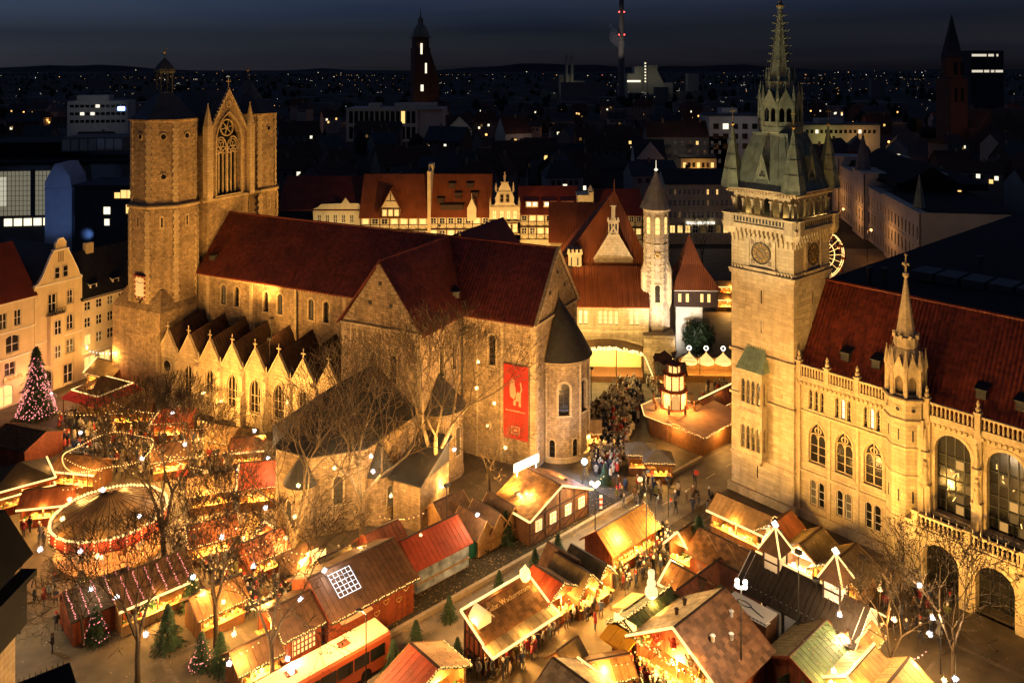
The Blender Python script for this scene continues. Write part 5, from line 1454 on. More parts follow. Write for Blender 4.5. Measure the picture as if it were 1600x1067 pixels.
# long courthouse along the street to the right
cb = thing('courthouse','long stepped stone courthouse with spired corner along the street','building',(96,176,0),atan2(-110,-15)+0)
cb.location = (112.5,285,0); cang = atan2(-.984,-.17); cb.rotation_euler = (0,0,cang)
def CBx(x,y): return (112.5+cos(cang)*x-sin(cang)*y, 285+sin(cang)*x+cos(cang)*y)
b = B()
cop = [(3+3.1*k,1.2,12,15,'flat') for k in range(4)]
for x0,x1,y0,h in ((0,9,-1,20.5),(9,30,0,17.5),(30,44,-1.2,19.5),(44,62,0,15.5),(62,64,-.6,16),(64,94,-.8,16.5)):
    n = int((x1-x0)/2.9); b.at(0,y0,0)
    cols = [x0+(x1-x0)*(k+.5)/n for k in range(n)]
    if n: 
        b.wall(x0,x1,0,4.5,[(c,1.3,1,3.6,'round') for c in cols],.3); b.wall(x0,x1,4.5,9.5,[(c,1.1,5.3,8.6,'round') for c in cols],.3); b.wall(x0,x1,9.5,h,[(c,1.1,10.2,13.2,'flat') for c in cols],.3)
        for c in cols:
            for zs,zt,w,kd in ((1,3.6,1.3,'round'),(5.3,8.6,1.1,'round'),(10.2,13.2,1.1,'flat')): window(cb,(0,y0,0),c,w,zs,zt,kd,.3,2,2,M['iron'],E['roomd'] if R.random()<.06 else M['glass'],.08)
    b.fr=None; b.box(x0,x1,y0+.4,22,0,h-.02); b.box(x0-.2,x1+.2,y0-.3,22,h,h+.35); b.box(x0,x1,y0-.15,y0+.1,9.2,9.5)
mk('wall', b, m_wallC, cb)
b = B(); b.box(4,62,3,26,17.8,19.6); b.ext([(9,2,17.8),(9,22,17.8),(9,12,24)],(53,0,0)); b.box(60,94,1,22,16.9,17.1); mk('roof', b, M['black'], cb)
b = B(); b.lathe([(2.4,19.5),(2.1,22),(.1,31)],6,36,.5); mk('corner_spire', b, m_wallA, cb)
b = B(); b.lathe([(1.6,16.5),(.08,25)],4,88,1); mk('copper_spirelet', b, M['copper'], cb)
# street with lamps and parked cars between the courthouse and the square
for i,(s,lab) in enumerate(((12,'beside the far end of the courthouse'),(40,'before the middle of the courthouse'),(72,'by the near end of the courthouse'))):
    x,y = CBx(s,-7); t = thing('street_lamp','orange street lamp glowing '+lab,'street lamp',(x,y,0),0,'street lamps along the courthouse')
    b = B(); b.tube((0,0,0),(0,0,8),.1,.07); b.tube((0,0,8),(.9,0,8.3),.06,.05); mk('pole', b, M['iron'], t)
    b = B(); b.ball((1,0,8.2),.32); mk('lamp_head', b, em('sodium_lamp',(1,.42,.1),4), t); lamp(t,'POINT',(1,0,7.6),750,(1,.40,.10),.3)
_car = {}
def car_meshes():
    b = B()
    prof = [(-2.1,.35),(-2.15,.75),(-1.9,.95),(-1.2,1.0),(-.7,1.45),(.75,1.45),(1.3,1.0),(2.0,.9),(2.15,.7),(2.1,.35)]
    b.ext([(x,-.85,z) for x,z in prof],(0,1.7,0)); _car['body'] = mesh_of('body', b, mat('car_paint',(.2,.2,.2),.3,obcol=True,spec=.6))
    b = B()
    for y in (-.87,.85): b.ext([(-1.05,y,1.02),(-.65,y,1.38),(.7,y,1.38),(1.12,y,1.02)],(0,.02,0))
    b.poly([(-1.22,-.7,1.03),(-1.22,.7,1.03),(-.73,.65,1.43),(-.73,-.65,1.43)]); b.poly([(1.33,-.7,1.02),(1.33,.7,1.02),(.78,.65,1.43),(.78,-.65,1.43)]); _car['windscreen'] = mesh_of('windscreen', b, M['glass'])
    b = B(); b.tube((0,-.1,0),(0,.1,0),.33,.33,10); _car['wheel'] = mesh_of('wheel', b, M['black'])
    b = B(); b.box(-.05,.05,-.2,.2,-.08,.08); _car['taillight'] = mesh_of('taillight', b, em('tail_lamp',(1,.12,.08),1.2)); _car['headlight'] = mesh_of('headlight', b, M['white'])
car_meshes()
cars = [(.35,.03,.03,'dark red'),(.4,.4,.42,'silver'),(.05,.05,.06,'black'),(.5,.5,.5,'white'),(.06,.08,.16,'dark blue')]
for k in range(11):
    c = cars[k % 5]
    x,y = CBx(8+k*5.3,-13.5); t = thing('parked_car',c[3]+' car parked in the row along the street, %s from its far end' % ['first','second','third','fourth','fifth','sixth','seventh','eighth','ninth','tenth','eleventh'][k],'car',(x,y,0),cang+radians(70),'cars parked along the street by the courthouse')
    o = mk('body',_car['body'],None,t); o.color = (*c[:3],1); mk('windscreen',_car['windscreen'],None,t)
    for wx in (-1.35,1.35):
        for wy in (-.78,.78): mk('wheel',_car['wheel'],None,t,loc=(wx,wy,.33))
    for wy in (-.55,.55): mk('taillight',_car['taillight'],None,t,loc=(-2.14,wy,.75)); mk('headlight',_car['headlight'],None,t,loc=(2.12,wy,.7))
# lit fun-fair wheel half hidden by the clock tower
fw = thing('ferris_wheel','glowing small ferris wheel half hidden behind the clock tower','ferris wheel',(P_(1283,190),190,0),radians(10))
b = B()
for a in (-1,1): b.tube((a*2.6,.9,0),(0,.9,7.4),.15); b.tube((a*2.6,-.9,0),(0,-.9,7.4),.15)
b.tube((0,-1,7.4),(0,1,7.4),.25); mk('support', b, M['white'], fw)
b = B()
for rr,y in ((5.6,.35),(5.6,-.35),(3.2,-.35)):
    for k in range(36):
        a,a2=2*pi*k/36,2*pi*(k+1)/36; b.tube((rr*cos(a),y,7.4+rr*sin(a)),(rr*cos(a2),y,7.4+rr*sin(a2)),.1,.1,5,cap=False)
mk('rim', b, E['led'], fw)
b = B()
for k in range(18):
    a=2*pi*k/18; b.tube((0,-.35,7.4),(5.6*cos(a),-.35,7.4+5.6*sin(a)),.045,.045,4)
mk('spoke', b, E['warmsign'], fw)
for k in range(12):
    a=2*pi*k/12; c = B().at(5.7*cos(a),0,0,7.4+5.7*sin(a)); c.lathe([(.3,-1.3),(.6,-1.2),(.6,-.6)],8); c.lathe([(.7,-.1),(.02,.25)],8); c.tube((0,0,-.9),(0,0,.1),.04); mk('gondola', c, M['wood_r'], fw)
lamp(fw,'POINT',(0,-2.5,7),500); 
# white block by the tower, school etc. with some shape of their own
def flatblock(px0, px1, Y, ptop, wm, label, rows, rm=None, ang=0, name='office_block'):
    zt = Z_(ptop,Y); w = (px1-px0)*Y/1280
    o = thing(name,label,'building',(P_(px0,Y),Y,0),ang)
    b = B(); b.box(0,w,0,18,0,zt); b.box(-.3,w+.3,-.3,18.3,zt,zt+.6,1); b.box(w*.3,w*.6,5,12,zt+.6,zt+3,0); mk('wall', b, [wm, rm or m_roofC], o)
    for z,n,ww,hh,sh_ in rows: winrow(o,0,z,w*.04,w*.96,n,ww,hh,sh_)
    return o
wb_ = flatblock(1108,1190,330,182,m_wallC,'white flat roofed office block left of the copper lantern',[(26,5,2.2,2.2,.1),(22,5,2.2,2.2,.1),(18,5,2.2,2.2,.1)])
lamp(wb_,'POINT',(14,-16,30),500,(.9,.9,1),.5)
sb_ = flatblock(1245,1375,420,196,m_wallC,'long low building with lit facade and dark hipped roof right of the copper lantern',[(17,16,1.4,1.8,.3)])
lamp(sb_,'POINT',(32,-9,14),1300,(1,.5,.14),.5); lamp(sb_,'POINT',(14,-8,14),800,(.9,.8,.2),.5)
gh = house('white_gable_house','small white gable house with dark windows left of the beige apartments','house',P_(993,300),300,0,11,12,17,24,m_wallC,m_roofB,[(13.4,15,(1.5,2.9,4.3,5.7,7.1,8.5,9.6),.6,'flat',0)],chim=0)
gb = B(); gb.ext([(0,-.05,17),(11,-.05,17),(5.5,-.05,23.6)],(0,.3,0)); mk('gable', gb, m_wallC, gh)
ba = house('balcony_apartments','long grey apartment house with dark balconies behind the white gable house','building',P_(1012,330),330,0,32,12,23,29,m_wallA,m_roofA,[(19.6,21.2,[2+k*3 for k in range(10)],1.1,'flat',.12),(16,17.6,[2+k*3 for k in range(10)],1.1,'flat',.08),(12.4,14,[2+k*3 for k in range(10)],1.1,'flat',.08)],chim=2)
for k in range(3):
    for z in (12,15.6,19.2):
        c = B(); c.box(-1.3,1.3,-1.1,0,0,1.1); mk('balcony', c, m_roofC, ba, loc=(8+k*9,0,z-.6))
lamp(ba,'POINT',(12,-14,22),400,(1,.8,.5),.5)
pg = house('pale_gable_house','pale gabled house with bright porch light beyond the timber row','house',P_(698,420),420,.1,13,14,19,26,m_wallC,m_roofA,[(14,16,(5,7),1.2,'flat',1)],chim=0)
c = B(); c.ext([(0,-.05,19),(13,-.05,19),(6.5,-.05,25.6)],(0,.3,0)); mk('gable', c, m_wallC, pg)
lamp(pg,'POINT',(6,-9,20),90,(1,.85,.6),.5)
pg = house('red_gable_house','red side gabled house with pale front on the sloping street','house',P_(790,430),430,.5,16,12,16,25,m_wallC,m_roofA,[(11,13,(3,6,9),1.4,'flat',.5)],chim=1)
lamp(pg,'POINT',(8,-10,16),350,(1,.6,.4),.5)
# random houses of the old town
spec = [(P_(x,y),y,r) for x,y,r in ((60,222,45),(90,214,15),(160,205,20),(105,430,35),(657,650,20),(600,560,50),(690,560,30),(971,1300,30),(1487,500,60),(1340,230,60),(1150,330,24),(1310,420,36),(998,300,16),(1050,330,34),(715,420,16),(800,430,18),(1100,300,20),(1095,236,24),(600,200,60),(850,200,60),(510,205,25))]
def free(x, y, r):
    if any(hypot(x-a,y-b) < r+c*.8 for a,b,c in spec): return False
    lx, ly = (x-RO[0])*.662+(y-RO[1])*-.75, (x-RO[0])*.75+(y-RO[1])*.662
    if -14 < lx < 75 and -5 < ly < 125: return False
    lx, ly = (x-112.5)*cos(cang)+(y-285)*sin(cang), -(x-112.5)*sin(cang)+(y-285)*cos(cang)
    if -20 < lx < 110 and -26 < ly < 32: return False
    return True
zones = ['beyond the ornate gable','behind the cathedral','beyond the clock tower','behind the castle']
cnt = {}
placed = []
tries = 0
while len(placed) < 170 and tries < 9000:
    tries += 1
    Y = 235*(3.6**R.random()) if len(placed) > 60 else R.uniform(215,420)
    px = R.uniform(-40,1640); x = P_(px,Y)
    r = 9
    if not free(x,Y,r) or any(hypot(x-a,Y-b) < 15 for a,b in placed): continue
    placed.append((x,Y))
    ang = R.choice([-.1,.05,.5,-.45,1.2]) + R.uniform(-.08,.08)
    w, d = R.uniform(11,22), R.uniform(9,12); he = R.uniform(8,15.5); hr = he+R.uniform(3.5,7)
    wm = R.choice([m_wallA,m_wallB,m_wallD,m_wallA]); rm = R.choice([m_roofA,m_roofA,m_roofB,m_roofC])
    nlit = R.choice([0,0,1,1,2,3,4])
    zone = zones[1] if px < 430 else zones[0] if px < 820 else zones[3] if px < 1140 else zones[2]
    tone = {'far_grey_plaster':'grey','far_brick':'brick','far_pale_plaster':'pale'}[wm.name]; rt = {'far_brown_tile':'brown tiled','far_slate':'slate','far_felt':'grey felted'}[rm.name]
    dist = 'near' if Y<330 else 'midway' if Y<520 else 'distant'
    lab = '%s %s house with %s roof and %s lit windows %s' % (dist,tone,rt,['no','one','two','three','four'][nlit],zone)
    o = house('town_house',lab,'house',x,Y,ang,w,d,he,hr,wm,rm,['none'],R.choice([0,0,3]),'dark houses of the old town',chim=1)
    for k in range(nlit):
        zz = R.uniform(he*.55,he-2); m = R.choice([E['room'],E['roomw'],E['roomw'],E['roomd']])
        if ang < 1: mk('window', quadpane(1.3,1.5,m), None, o, loc=(R.uniform(1.5,w-1.5),-.06,zz))
        else: mk('window', quadpane(1.3,1.5,m), None, o, loc=(-.06,R.uniform(1.5,d-1.5),zz), rot=pi/2)
    for k in range(5):
        if ang < 1: mk('window', quadpane(1.2,1.5,M['glass']), None, o, loc=(1.2+(w-2.4)*(k+.5)/5,-.03,he-2.6))
# street lamps glimmering in the old town
for px,Y,zz in ((870,620,8),(868,560,8),(1024,640,8),(1090,700,9),(80,620,9),(100,640,9),(1265,760,10),(1462,640,9),(1510,700,9),(860,520,8),(1300,330,8),(1385,470,8),(250,520,8),(330,700,9),(470,620,8),(545,760,9),(720,700,9),(760,520,8),(905,760,9),(1000,800,9),(1150,640,9),(1210,560,8),(1330,620,9),(1400,760,9),(1560,560,8),(1590,760,9),(40,760,9),(180,800,9)):
    t = thing('street_lamp','single orange street lamp in the dark old town','street lamp',(P_(px,Y),Y-3,0),0,'street lamps of the old town')
    b = B(); b.tube((0,0,0),(0,0,zz),.12,.08); mk('pole', b, M['iron'], t); b = B(); b.ball((0,0,zz+.3),.7); mk('lamp_head', b, em('sodium_far',(1,.4,.1),2), t)
    lamp(t,'POINT',(0,-1.5,zz+2),900,(1,.38,.08),.5)
# the far city: low dark blocks, woods and points of light
b = B()
for k in range(900):
    Y = R.uniform(850,5200); x = R.uniform(-.68,.68)*Y; w = R.uniform(8,40); h = R.uniform(5,13)+(R.random()<.06)*R.uniform(6,22)
    b.box(x,x+w,Y,Y+R.uniform(8,20),0,h)
mk('far_city', b, m_wallA, None, 'stuff')
b = B()
for k in range(1500):
    Y = R.uniform(430,6000); x = R.uniform(-.7,.7)*Y; r = R.uniform(3,7)
    if Y < 900 and not free(x,Y,8): continue
    b.lathe([(r*.7,R.uniform(0,3)),(r,R.uniform(4,7)),(r*.8,R.uniform(8,10)),(.1,R.uniform(10,15))],6,x,Y,off=R.random())
mk('far_woods', b, mat('dark_wood',(.012,.013,.010),.95), None, 'stuff')
lm = [em('far_white_light',(1,.85,.6),.8),em('far_orange_light',(1,.45,.12),.9),em('far_cold_light',(.85,.95,1),.8),em('far_red_light',(1,.15,.1),1)]
b = B()
def spark(x, Y, z, r, m):
    b.octa((x,Y,z),r,m)
for k in range(170):      # single windows and lamps
    Y = 700*(9**R.random()); px = R.uniform(0,1600) if R.random()<.5 else R.choice([R.gauss(1350,150),R.gauss(1450,120),R.gauss(250,150),R.gauss(950,120)])
    r = Y/1280*R.choice([.25,.33,.42,.7]); spark(P_(px,Y),Y,R.uniform(7,16)+(R.random()<.15)*R.uniform(5,18),r,R.choices([0,1,2,3],[6,3,2,.4])[0])
for k in range(34):       # streets: lamps in a line
    Y = 800*(6**R.random()); px = R.uniform(0,1600); x = P_(px,Y); a = R.uniform(-.6,.6); st = R.uniform(26,42); m = R.choice([1,1,1,0])
    for j in range(R.randrange(5,13)):
        r = Y/1280*R.uniform(.22,.4); spark(x+j*st*cos(a),Y+j*st*sin(a)*2,8.5,r,m)
for k in range(46):       # lit upper floors
    Y = 700*(5**R.random()); px = R.uniform(0,1600); x = P_(px,Y); n = R.randrange(2,6); z = R.uniform(8,20); r = Y/1280*R.uniform(.22,.36)
    for j in range(n):
        if R.random()<.75: spark(x+j*r*3.6,Y,z,r,0); 
        if R.random()<.3: spark(x+j*r*3.6,Y,z+r*4,r*.9,R.choice([0,2]))
mk('far_city_lights', b, lm, None, 'stuff')
# ------------------------------------------------------------------ the christmas market
RK = RB - pi/2        # across the road
ROOFM = dict(
  tan=mat('tan_board_roof',(.36,.22,.09),.7,(2,.25),rand=.15), olive=mat('olive_felt_roof',(.15,.105,.045),.8,(1.5,.3),rand=.1),
  brown=mat('brown_felt_roof',(.10,.05,.022),.75,(1.5,.3),rand=.15), red=mat('red_board_roof',(.34,.055,.018),.6,(1.5,.2),rand=.12),
  salmon=mat('lamplit_slope_and_lid',(.62,.40,.24),.7,(1.5,.15),rand=.08), pale=mat('pale_shingle_roof',(.42,.33,.19),.7,(2,.3),rand=.3),  # salmon: lamplight painted into two red roof slopes; the booth lid's own colour
  shingle=mat('brown_shingle_roof',(.22,.10,.045),.65,(2,.25),rand=.45), dark=mat('dark_felt_roof',(.035,.024,.016),.8,(1.5,.3),rand=.1),
  wood=mat('wood_shingle_roof',(.24,.12,.045),.7,(2.5,.3),rand=.4), green=mat('green_felt_roof',(.075,.11,.045),.7,(1.5,.3),rand=.1),
  redwood=mat('red_brown_board_roof',(.19,.06,.026),.7,(1.5,.25),rand=.2), grey=mat('grey_canvas_roof',(.2,.17,.13),.8,(1.5,.2)))
GOODS = [mat('goods_red',(.5,.06,.03),.6), mat('goods_cream',(.65,.5,.28),.6), mat('goods_brown',(.2,.09,.03),.6), mat('goods_green',(.07,.2,.06),.6), mat('goods_gold',(.6,.38,.1),.4), E['bulb']]
STALL = 10.0      # strength of the lamps under the stall roofs
FPR = []
M['leafy'] = bpy.data.materials['fallen_leaves']
LM = []      # landmarks for the people: (x, y, phrase)
def slope(b, p0, p1, q1, q0, n, t=.09, m=0, shingle=False, lift=.02):
    """a roof slope of separate boards (or rows of shingles) from eave p0-p1 to ridge q0-q1"""
    p0,p1,q1,q0 = map(Vector,(p0,p1,q1,q0))
    if shingle:
        nv = max(3,int((q0-p0).length/.42)); nu = max(3,int((p1-p0).length/.5))
        nr = (p1-p0).cross(q0-p0).normalized()
        if nr.z < 0: nr = -nr
        for j in range(nv):
            for i in range(nu+1):
                u0 = max(0,(i-(.5 if j%2 else 0))/nu); u1 = min(1,(i+1-(.5 if j%2 else 0))/nu)
                if u1-u0 < .02: continue
                g_ = .01
                P = lambda u,v: p0.lerp(p1,u).lerp(q0.lerp(q1,u),v)
                v0,v1 = j/nv,min(1,(j+1.15)/nv); l = nr*R.uniform(.02,.06)
                b.poly([tuple(P(u0+g_*.2,v0)+l),tuple(P(u1-g_*.2,v0)+l),tuple(P(u1-g_*.2,v1)+nr*.005),tuple(P(u0+g_*.2,v1)+nr*.005)],m)
        b.slab([tuple(x-Vector((0,0,.03))) for x in (p0,p1,q1,q0)],t,m)
        return b
    b.slab([tuple(x-Vector((0,0,.05))) for x in (p0,p1,q1,q0)],t*.6,m)
    for i in range(n):
        a0,a1 = i/n+.004,(i+1)/n-.004; dz = Vector((0,0,R.uniform(0,lift)))
        b.slab([tuple(p0.lerp(p1,a0)+dz),tuple(p0.lerp(p1,a1)+dz),tuple(q0.lerp(q1,a1)+dz),tuple(q0.lerp(q1,a0)+dz)],t,m)
    return b
def boards(b, u0, u1, z0, z1, y, w=.28, m=0, ax='x', top=None):
    n = max(1,round((u1-u0)/w)); s_ = (u1-u0)/n
    for i in range(n):
        a,c = u0+s_*i+.008,u0+s_*(i+1)-.008; q = R.uniform(-.008,.008)
        zt0 = top(a) if top else z1; zt1 = top(c) if top else z1
        if ax == 'x': b.ext([(a,y+q,z0),(c,y+q,z0),(c,y+q,zt1),(a,y+q,zt0)],(0,.05,0),m)
        else: b.ext([(y+q,a,z0),(y+q,c,z0),(y+q,c,zt1),(y+q,a,zt0)],(.05,0,0),m)
    return b
def stall(label, pos, rot, L_, W_, he, hr, roof, wall=None, front='-y', led='', bul='', lampE=70, cat='market stall', name='market_stall', kind='gable', shingle=False, ov=.4, goods=True, timber='', lm=None, ledm=None, col=WARM, closed=False, cut=0.0):
    """market hut, ridge along local x; pos = ground centre; front = open side; led/bul = edges: f b (eaves) l r (gables) t (ridge)"""
    wall = wall or M['wood']
    roofs = roof if isinstance(roof,(list,tuple)) else (roof,roof)
    o = thing(name,label,cat,(pos[0],pos[1],0),rot,'market stalls')
    hl,hw = L_/2,W_/2
    fr_ = (lambda y: he+(hr-he)*(y+hw)/(2*hw)) if kind == 'shed' else (lambda y: he+(hr-he)*(1-abs(y)/hw))
    b = B()
    if front != '-y' or closed: boards(b,-hl,hl,0,he,-hw,.3)
    else: boards(b,-hl,hl,0,1.05,-hw,.3)
    if front != '+y' or closed: boards(b,-hl,hl,0,hr-.05 if kind == 'shed' else he,hw-.05,.3)
    else: boards(b,-hl,hl,0,1.05,hw-.05,.3)
    tp = fr_ if kind in ('gable','shed') else (lambda y: he)
    for sx,fs in ((-1,'-x'),(1,'+x')):
        x = sx*hl-(.05 if sx>0 else 0)
        if front == fs and not closed:
            boards(b,-hw,hw,0,1.05,x,.3,0,'y')
            if kind=='gable': boards(b,-hw*.99,hw*.99,he-.05,he,x,.3,0,'y',lambda y: max(he,fr_(y)-.02))
        else: boards(b,-hw,hw,0,he,x,.3,0,'y',lambda y: tp(y)-.02)
    mk('wall', b, wall, o)
    b = B(); b.box(-hl+.05,hl-.05,-hw+.05,hw-.05,.02,.1); mk('floor_board', b, M['plank'], o)
    if front in ('-y','+y'):
        s_ = -1 if front=='-y' else 1
        b = B(); b.box(-hl+.05,hl-.05,min(s_*hw,s_*(hw-.55)),max(s_*hw,s_*(hw-.55)),1.0,1.06); b.box(-hl,hl,min(s_*(hw+.25),s_*hw),max(s_*(hw+.25),s_*hw),1.0,1.05); mk('counter', b, M['plank'], o)
        for x in ([-hl+.06,hl-.06] + ([0] if L_>4.5 else [])):
            mk('post', B().cbox(0,0,0,.12,.12,he), M['wood_d'], o, loc=(x,s_*(hw-.07),0))
        cnt_line = [(R.uniform(-hl+.2,hl-.2),s_*(hw-R.uniform(.1,.5)),1.06) for _ in range(int(L_*7))]+[(R.uniform(-hl+.2,hl-.2),-s_*(hw-.25),R.choice([1.1,1.5,1.9])) for _ in range(int(L_*6))]
    else:
        s_ = -1 if front=='-x' else 1
        b = B(); b.box(min(s_*hl,s_*(hl-.55)),max(s_*hl,s_*(hl-.55)),-hw+.05,hw-.05,1.0,1.06); b.box(min(s_*(hl+.25),s_*hl),max(s_*(hl+.25),s_*hl),-hw,hw,1.0,1.05); mk('counter', b, M['plank'], o)
        for y in ([-hw+.06,hw-.06] + ([0] if W_>4.5 else [])):
            mk('post', B().cbox(0,0,0,.12,.12,he), M['wood_d'], o, loc=(s_*(hl-.07),y,0))
        cnt_line = [(s_*(hl-R.uniform(.1,.5)),R.uniform(-hw+.2,hw-.2),1.06) for _ in range(int(W_*7))]+[(-s_*(hl-.25),R.uniform(-hw+.2,hw-.2),R.choice([1.1,1.5,1.9])) for _ in range(int(W_*6))]
    if goods and not closed:
        b = B()
        for x,y,z in cnt_line:
            q = R.uniform(.08,.2); b.cbox(x,y,z,q,q,R.uniform(.1,.35),R.choice([0,1,1,2,3,4,4,5]))
        mk('goods', b, GOODS, o, 'stuff')
    zl = he-ov*(hr-he)/hw if kind=='gable' else he
    yo,xo = hw+ov,hl+ov*.8
    E_ = {}
    if kind == 'gable':
        n = max(4,int(L_/.45))
        b = B(); slope(b,(-xo,-yo,zl),(xo,-yo,zl),(xo,0,hr),(-xo,0,hr),n,shingle=shingle); mk('roof_slope', b, roofs[0], o)
        b = B(); slope(b,(-xo,yo,zl),(xo,yo,zl),(xo,.004,hr),(-xo,.004,hr),n,shingle=shingle); mk('roof_slope', b, roofs[1], o)
        b = B(); b.box(-xo,xo,-.1,.1,hr-.02,hr+.07); mk('ridge_board', b, M['wood_d'], o)
        for sx in (-1,1):
            b = B()
            for sy in (-1,1): b.ext([(sx*xo,sy*yo,zl-.16),(sx*xo,sy*yo,zl+.03),(sx*xo,0,hr+.05),(sx*xo,0,hr-.15)],(.05*sx,0,0))
            mk('barge_board', b, wall, o)
        E_ = dict(f=[((-xo,-yo,zl),(xo,-yo,zl))],b=[((-xo,yo,zl),(xo,yo,zl))],l=[((-xo-.08,-yo,zl),(-xo-.08,0,hr)),((-xo-.08,0,hr),(-xo-.08,yo,zl))],r=[((xo+.08,-yo,zl),(xo+.08,0,hr)),((xo+.08,0,hr),(xo+.08,yo,zl))],t=[((-xo,0,hr+.1),(xo,0,hr+.1))])
    elif kind == 'hip':
        rx = max(.02,xo-yo) if L_>W_ else .02
        b = B()
        for pts in ([(-xo,-yo,zl),(xo,-yo,zl),(rx,0,hr),(-rx,0,hr)],[(-xo,yo,zl),(xo,yo,zl),(rx,0,hr),(-rx,0,hr)],[(-xo,-yo,zl),(-xo,yo,zl),(-rx,0,hr)],[(xo,-yo,zl),(xo,yo,zl),(rx,0,hr)]): b.slab(pts,.08)
        mk('roof', b, roofs[0], o)
        b = B()
        for p,q in (((-xo,-yo,zl),(xo,-yo,zl)),((-xo,yo,zl),(xo,yo,zl)),((-xo,-yo,zl),(-xo,yo,zl)),((xo,-yo,zl),(xo,yo,zl))):
            b.slab([p,q,(q[0],q[1],q[2]-.3),(p[0],p[1],p[2]-.3)] if False else [p,q,(q[0]*.99,q[1]*.99,q[2]-.02),(p[0]*.99,p[1]*.99,p[2]-.02)],.3)
        mk('valance', b, wall, o)
        E_ = dict(f=[((-xo,-yo,zl),(xo,-yo,zl))],b=[((-xo,yo,zl),(xo,yo,zl))],l=[((-xo,-yo,zl),(-xo,yo,zl))],r=[((xo,-yo,zl),(xo,yo,zl))],t=[((-rx,0,hr),(rx,0,hr))],
                  h=[((-xo,-yo,zl),(-rx,0,hr)),((xo,-yo,zl),(rx,0,hr)),((-xo,yo,zl),(-rx,0,hr)),((xo,yo,zl),(rx,0,hr))])
    else:   # shed, high at the back (+y)
        n = max(4,int(L_/.4)); b = B(); slope(b,(-xo,-yo,he),(xo,-yo,he),(xo,yo,hr),(-xo,yo,hr),n,shingle=shingle); mk('roof_slope', b, roofs[0], o)
        E_ = dict(f=[((-xo,-yo,he),(xo,-yo,he))],b=[((-xo,yo,hr),(xo,yo,hr))],l=[((-xo,-yo,he),(-xo,yo,hr))],r=[((xo,-yo,he),(xo,yo,hr))],t=[])
    for k in led:
        for p,q in E_[k]:
            b = B(); b.tube((p[0],p[1],p[2]+.08),(q[0],q[1],q[2]+.08),.11,.11,6); mk('led_tube', b, ledm or E['led'], o); lamp(o,'POINT',((p[0]+q[0])/2,(p[1]+q[1])/2,(p[2]+q[2])/2+.45),120,WARM,.3,name='led_and_fill_light')
    if bul:
        b = B()
        for k in bul:
            for p,q in E_[k]:
                ln = (Vector(p)-Vector(q)).length; bulbs(b,(p[0],p[1],p[2]-.02),(q[0],q[1],q[2]-.02),max(6,int(ln/.16)),.1,0,.05,1); bulbs(b,(p[0],p[1],p[2]+.06),(q[0],q[1],q[2]+.06),max(4,int(ln/.2)),.075,0,.05)
        mk('light_chain', b, [E['bulb'],M['needle']], o, 'stuff')
    if kind == 'gable' and R.random() < .6:
        b = B()
        for k in range(int(L_*W_*2.2)):
            x,y = R.uniform(-xo,xo),R.uniform(-yo,yo)*R.random()**.3; z = hr-(hr-zl)*abs(y)/yo+.07; a = R.uniform(0,6.28); q = R.uniform(.05,.11)
            b.poly([(x+q*cos(a),y+q*sin(a),z),(x+q*cos(a+2),y+q*sin(a+2),z+.03),(x+q*cos(a+4),y+q*sin(a+4),z+.01)])
        mk('fallen_leaves', b, M['leafy'], o, 'stuff')
    if timber:
        b = B()
        for side in timber:
            sx = -1 if side=='l' else 1; x = sx*(hl+.02)
            for k in range(5):
                y = -hw+W_*k/4; b.box(x-.05,x+.05,y-.08,y+.08,0,fr_(y)-.05)
            for z in (.1,1.2,he-.1): b.box(x-.06,x+.06,-hw,hw,z-.07,z+.07)
            for k in range(4):
                y = -hw+W_*k/4; b.ext([(x-.04,y+.05,.15),(x-.04,y+.22,.15),(x-.04,y+W_/4,1.15),(x-.04,y+W_/4-.17,1.15)],(.09,0,0))
        mk('timber_frame', b, M['wood_d'], o)
    if lampE and not closed:
        fx,fy = {'-y':(0,-hw-.15),'+y':(0,hw+.15),'-x':(-hl-.15,0),'+x':(hl+.15,0)}[front]
        lamp(o,'POINT',(fx*1.03,fy*1.03,he-.42),lampE*STALL,col,.25,name='stall_lamp')
    FPR.append((pos[0],pos[1],rot,L_,W_))
    if lm: LM.append((pos[0],pos[1],lm,front,rot,L_,W_))
    return o
def gp(px,py,z,da=0.0,db=0.0):
    x,y = G(px,py,z); return (x+AD[0]*da+BD[0]*db, y+AD[1]*da+BD[1]*db)
RM = ROOFM
# -- right of the road
s1 = stall('long open stall with a tan board roof beside the road',gp(970,807,4.2),RB,7.2,3.6,2.8,4.2,RM['tan'],M['wood_r'],'-y',bul='r',lampE=160,lm='the tan roofed stall')
s2 = stall('twin gabled stall, the gable nearer the white LED stall, edged with bulbs',gp(918,893,4.0,-1.9),RK,4.0,2.5,2.7,4.0,RM['olive'],M['wood'],'+x',bul='r',lampE=110,lm='the twin gabled stall')
s2b = stall('twin gabled stall, the gable nearer the tan roofed stall, edged with bulbs',gp(943,879,4.0,-1.9),RK,4.0,2.5,2.7,4.0,RM['olive'],M['wood'],'+x',bul='r',lampE=110)
stall('small dark hut with open triangular gable behind the twin gabled stall',gp(880,862,4.0),RK,3.6,2.4,2.6,4.1,RM['brown'],M['wood'],'+x',lampE=0,closed=True)
s3 = stall('red roofed stall with a second slope coloured as lamplit next to the LED outlined stall',gp(857,896,3.9),RK,3.3,4.6,2.6,3.9,(RM['red'],RM['salmon']),M['wood_r'],'+x',bul='r',lampE=110,lm='the red roofed stall')  # second slope is red roofing with lamplight put into its colour
c4 = gp(773,921.5,4.3)
c4 = (c4[0]+AD[0]*1.5,c4[1]+AD[1]*1.5)
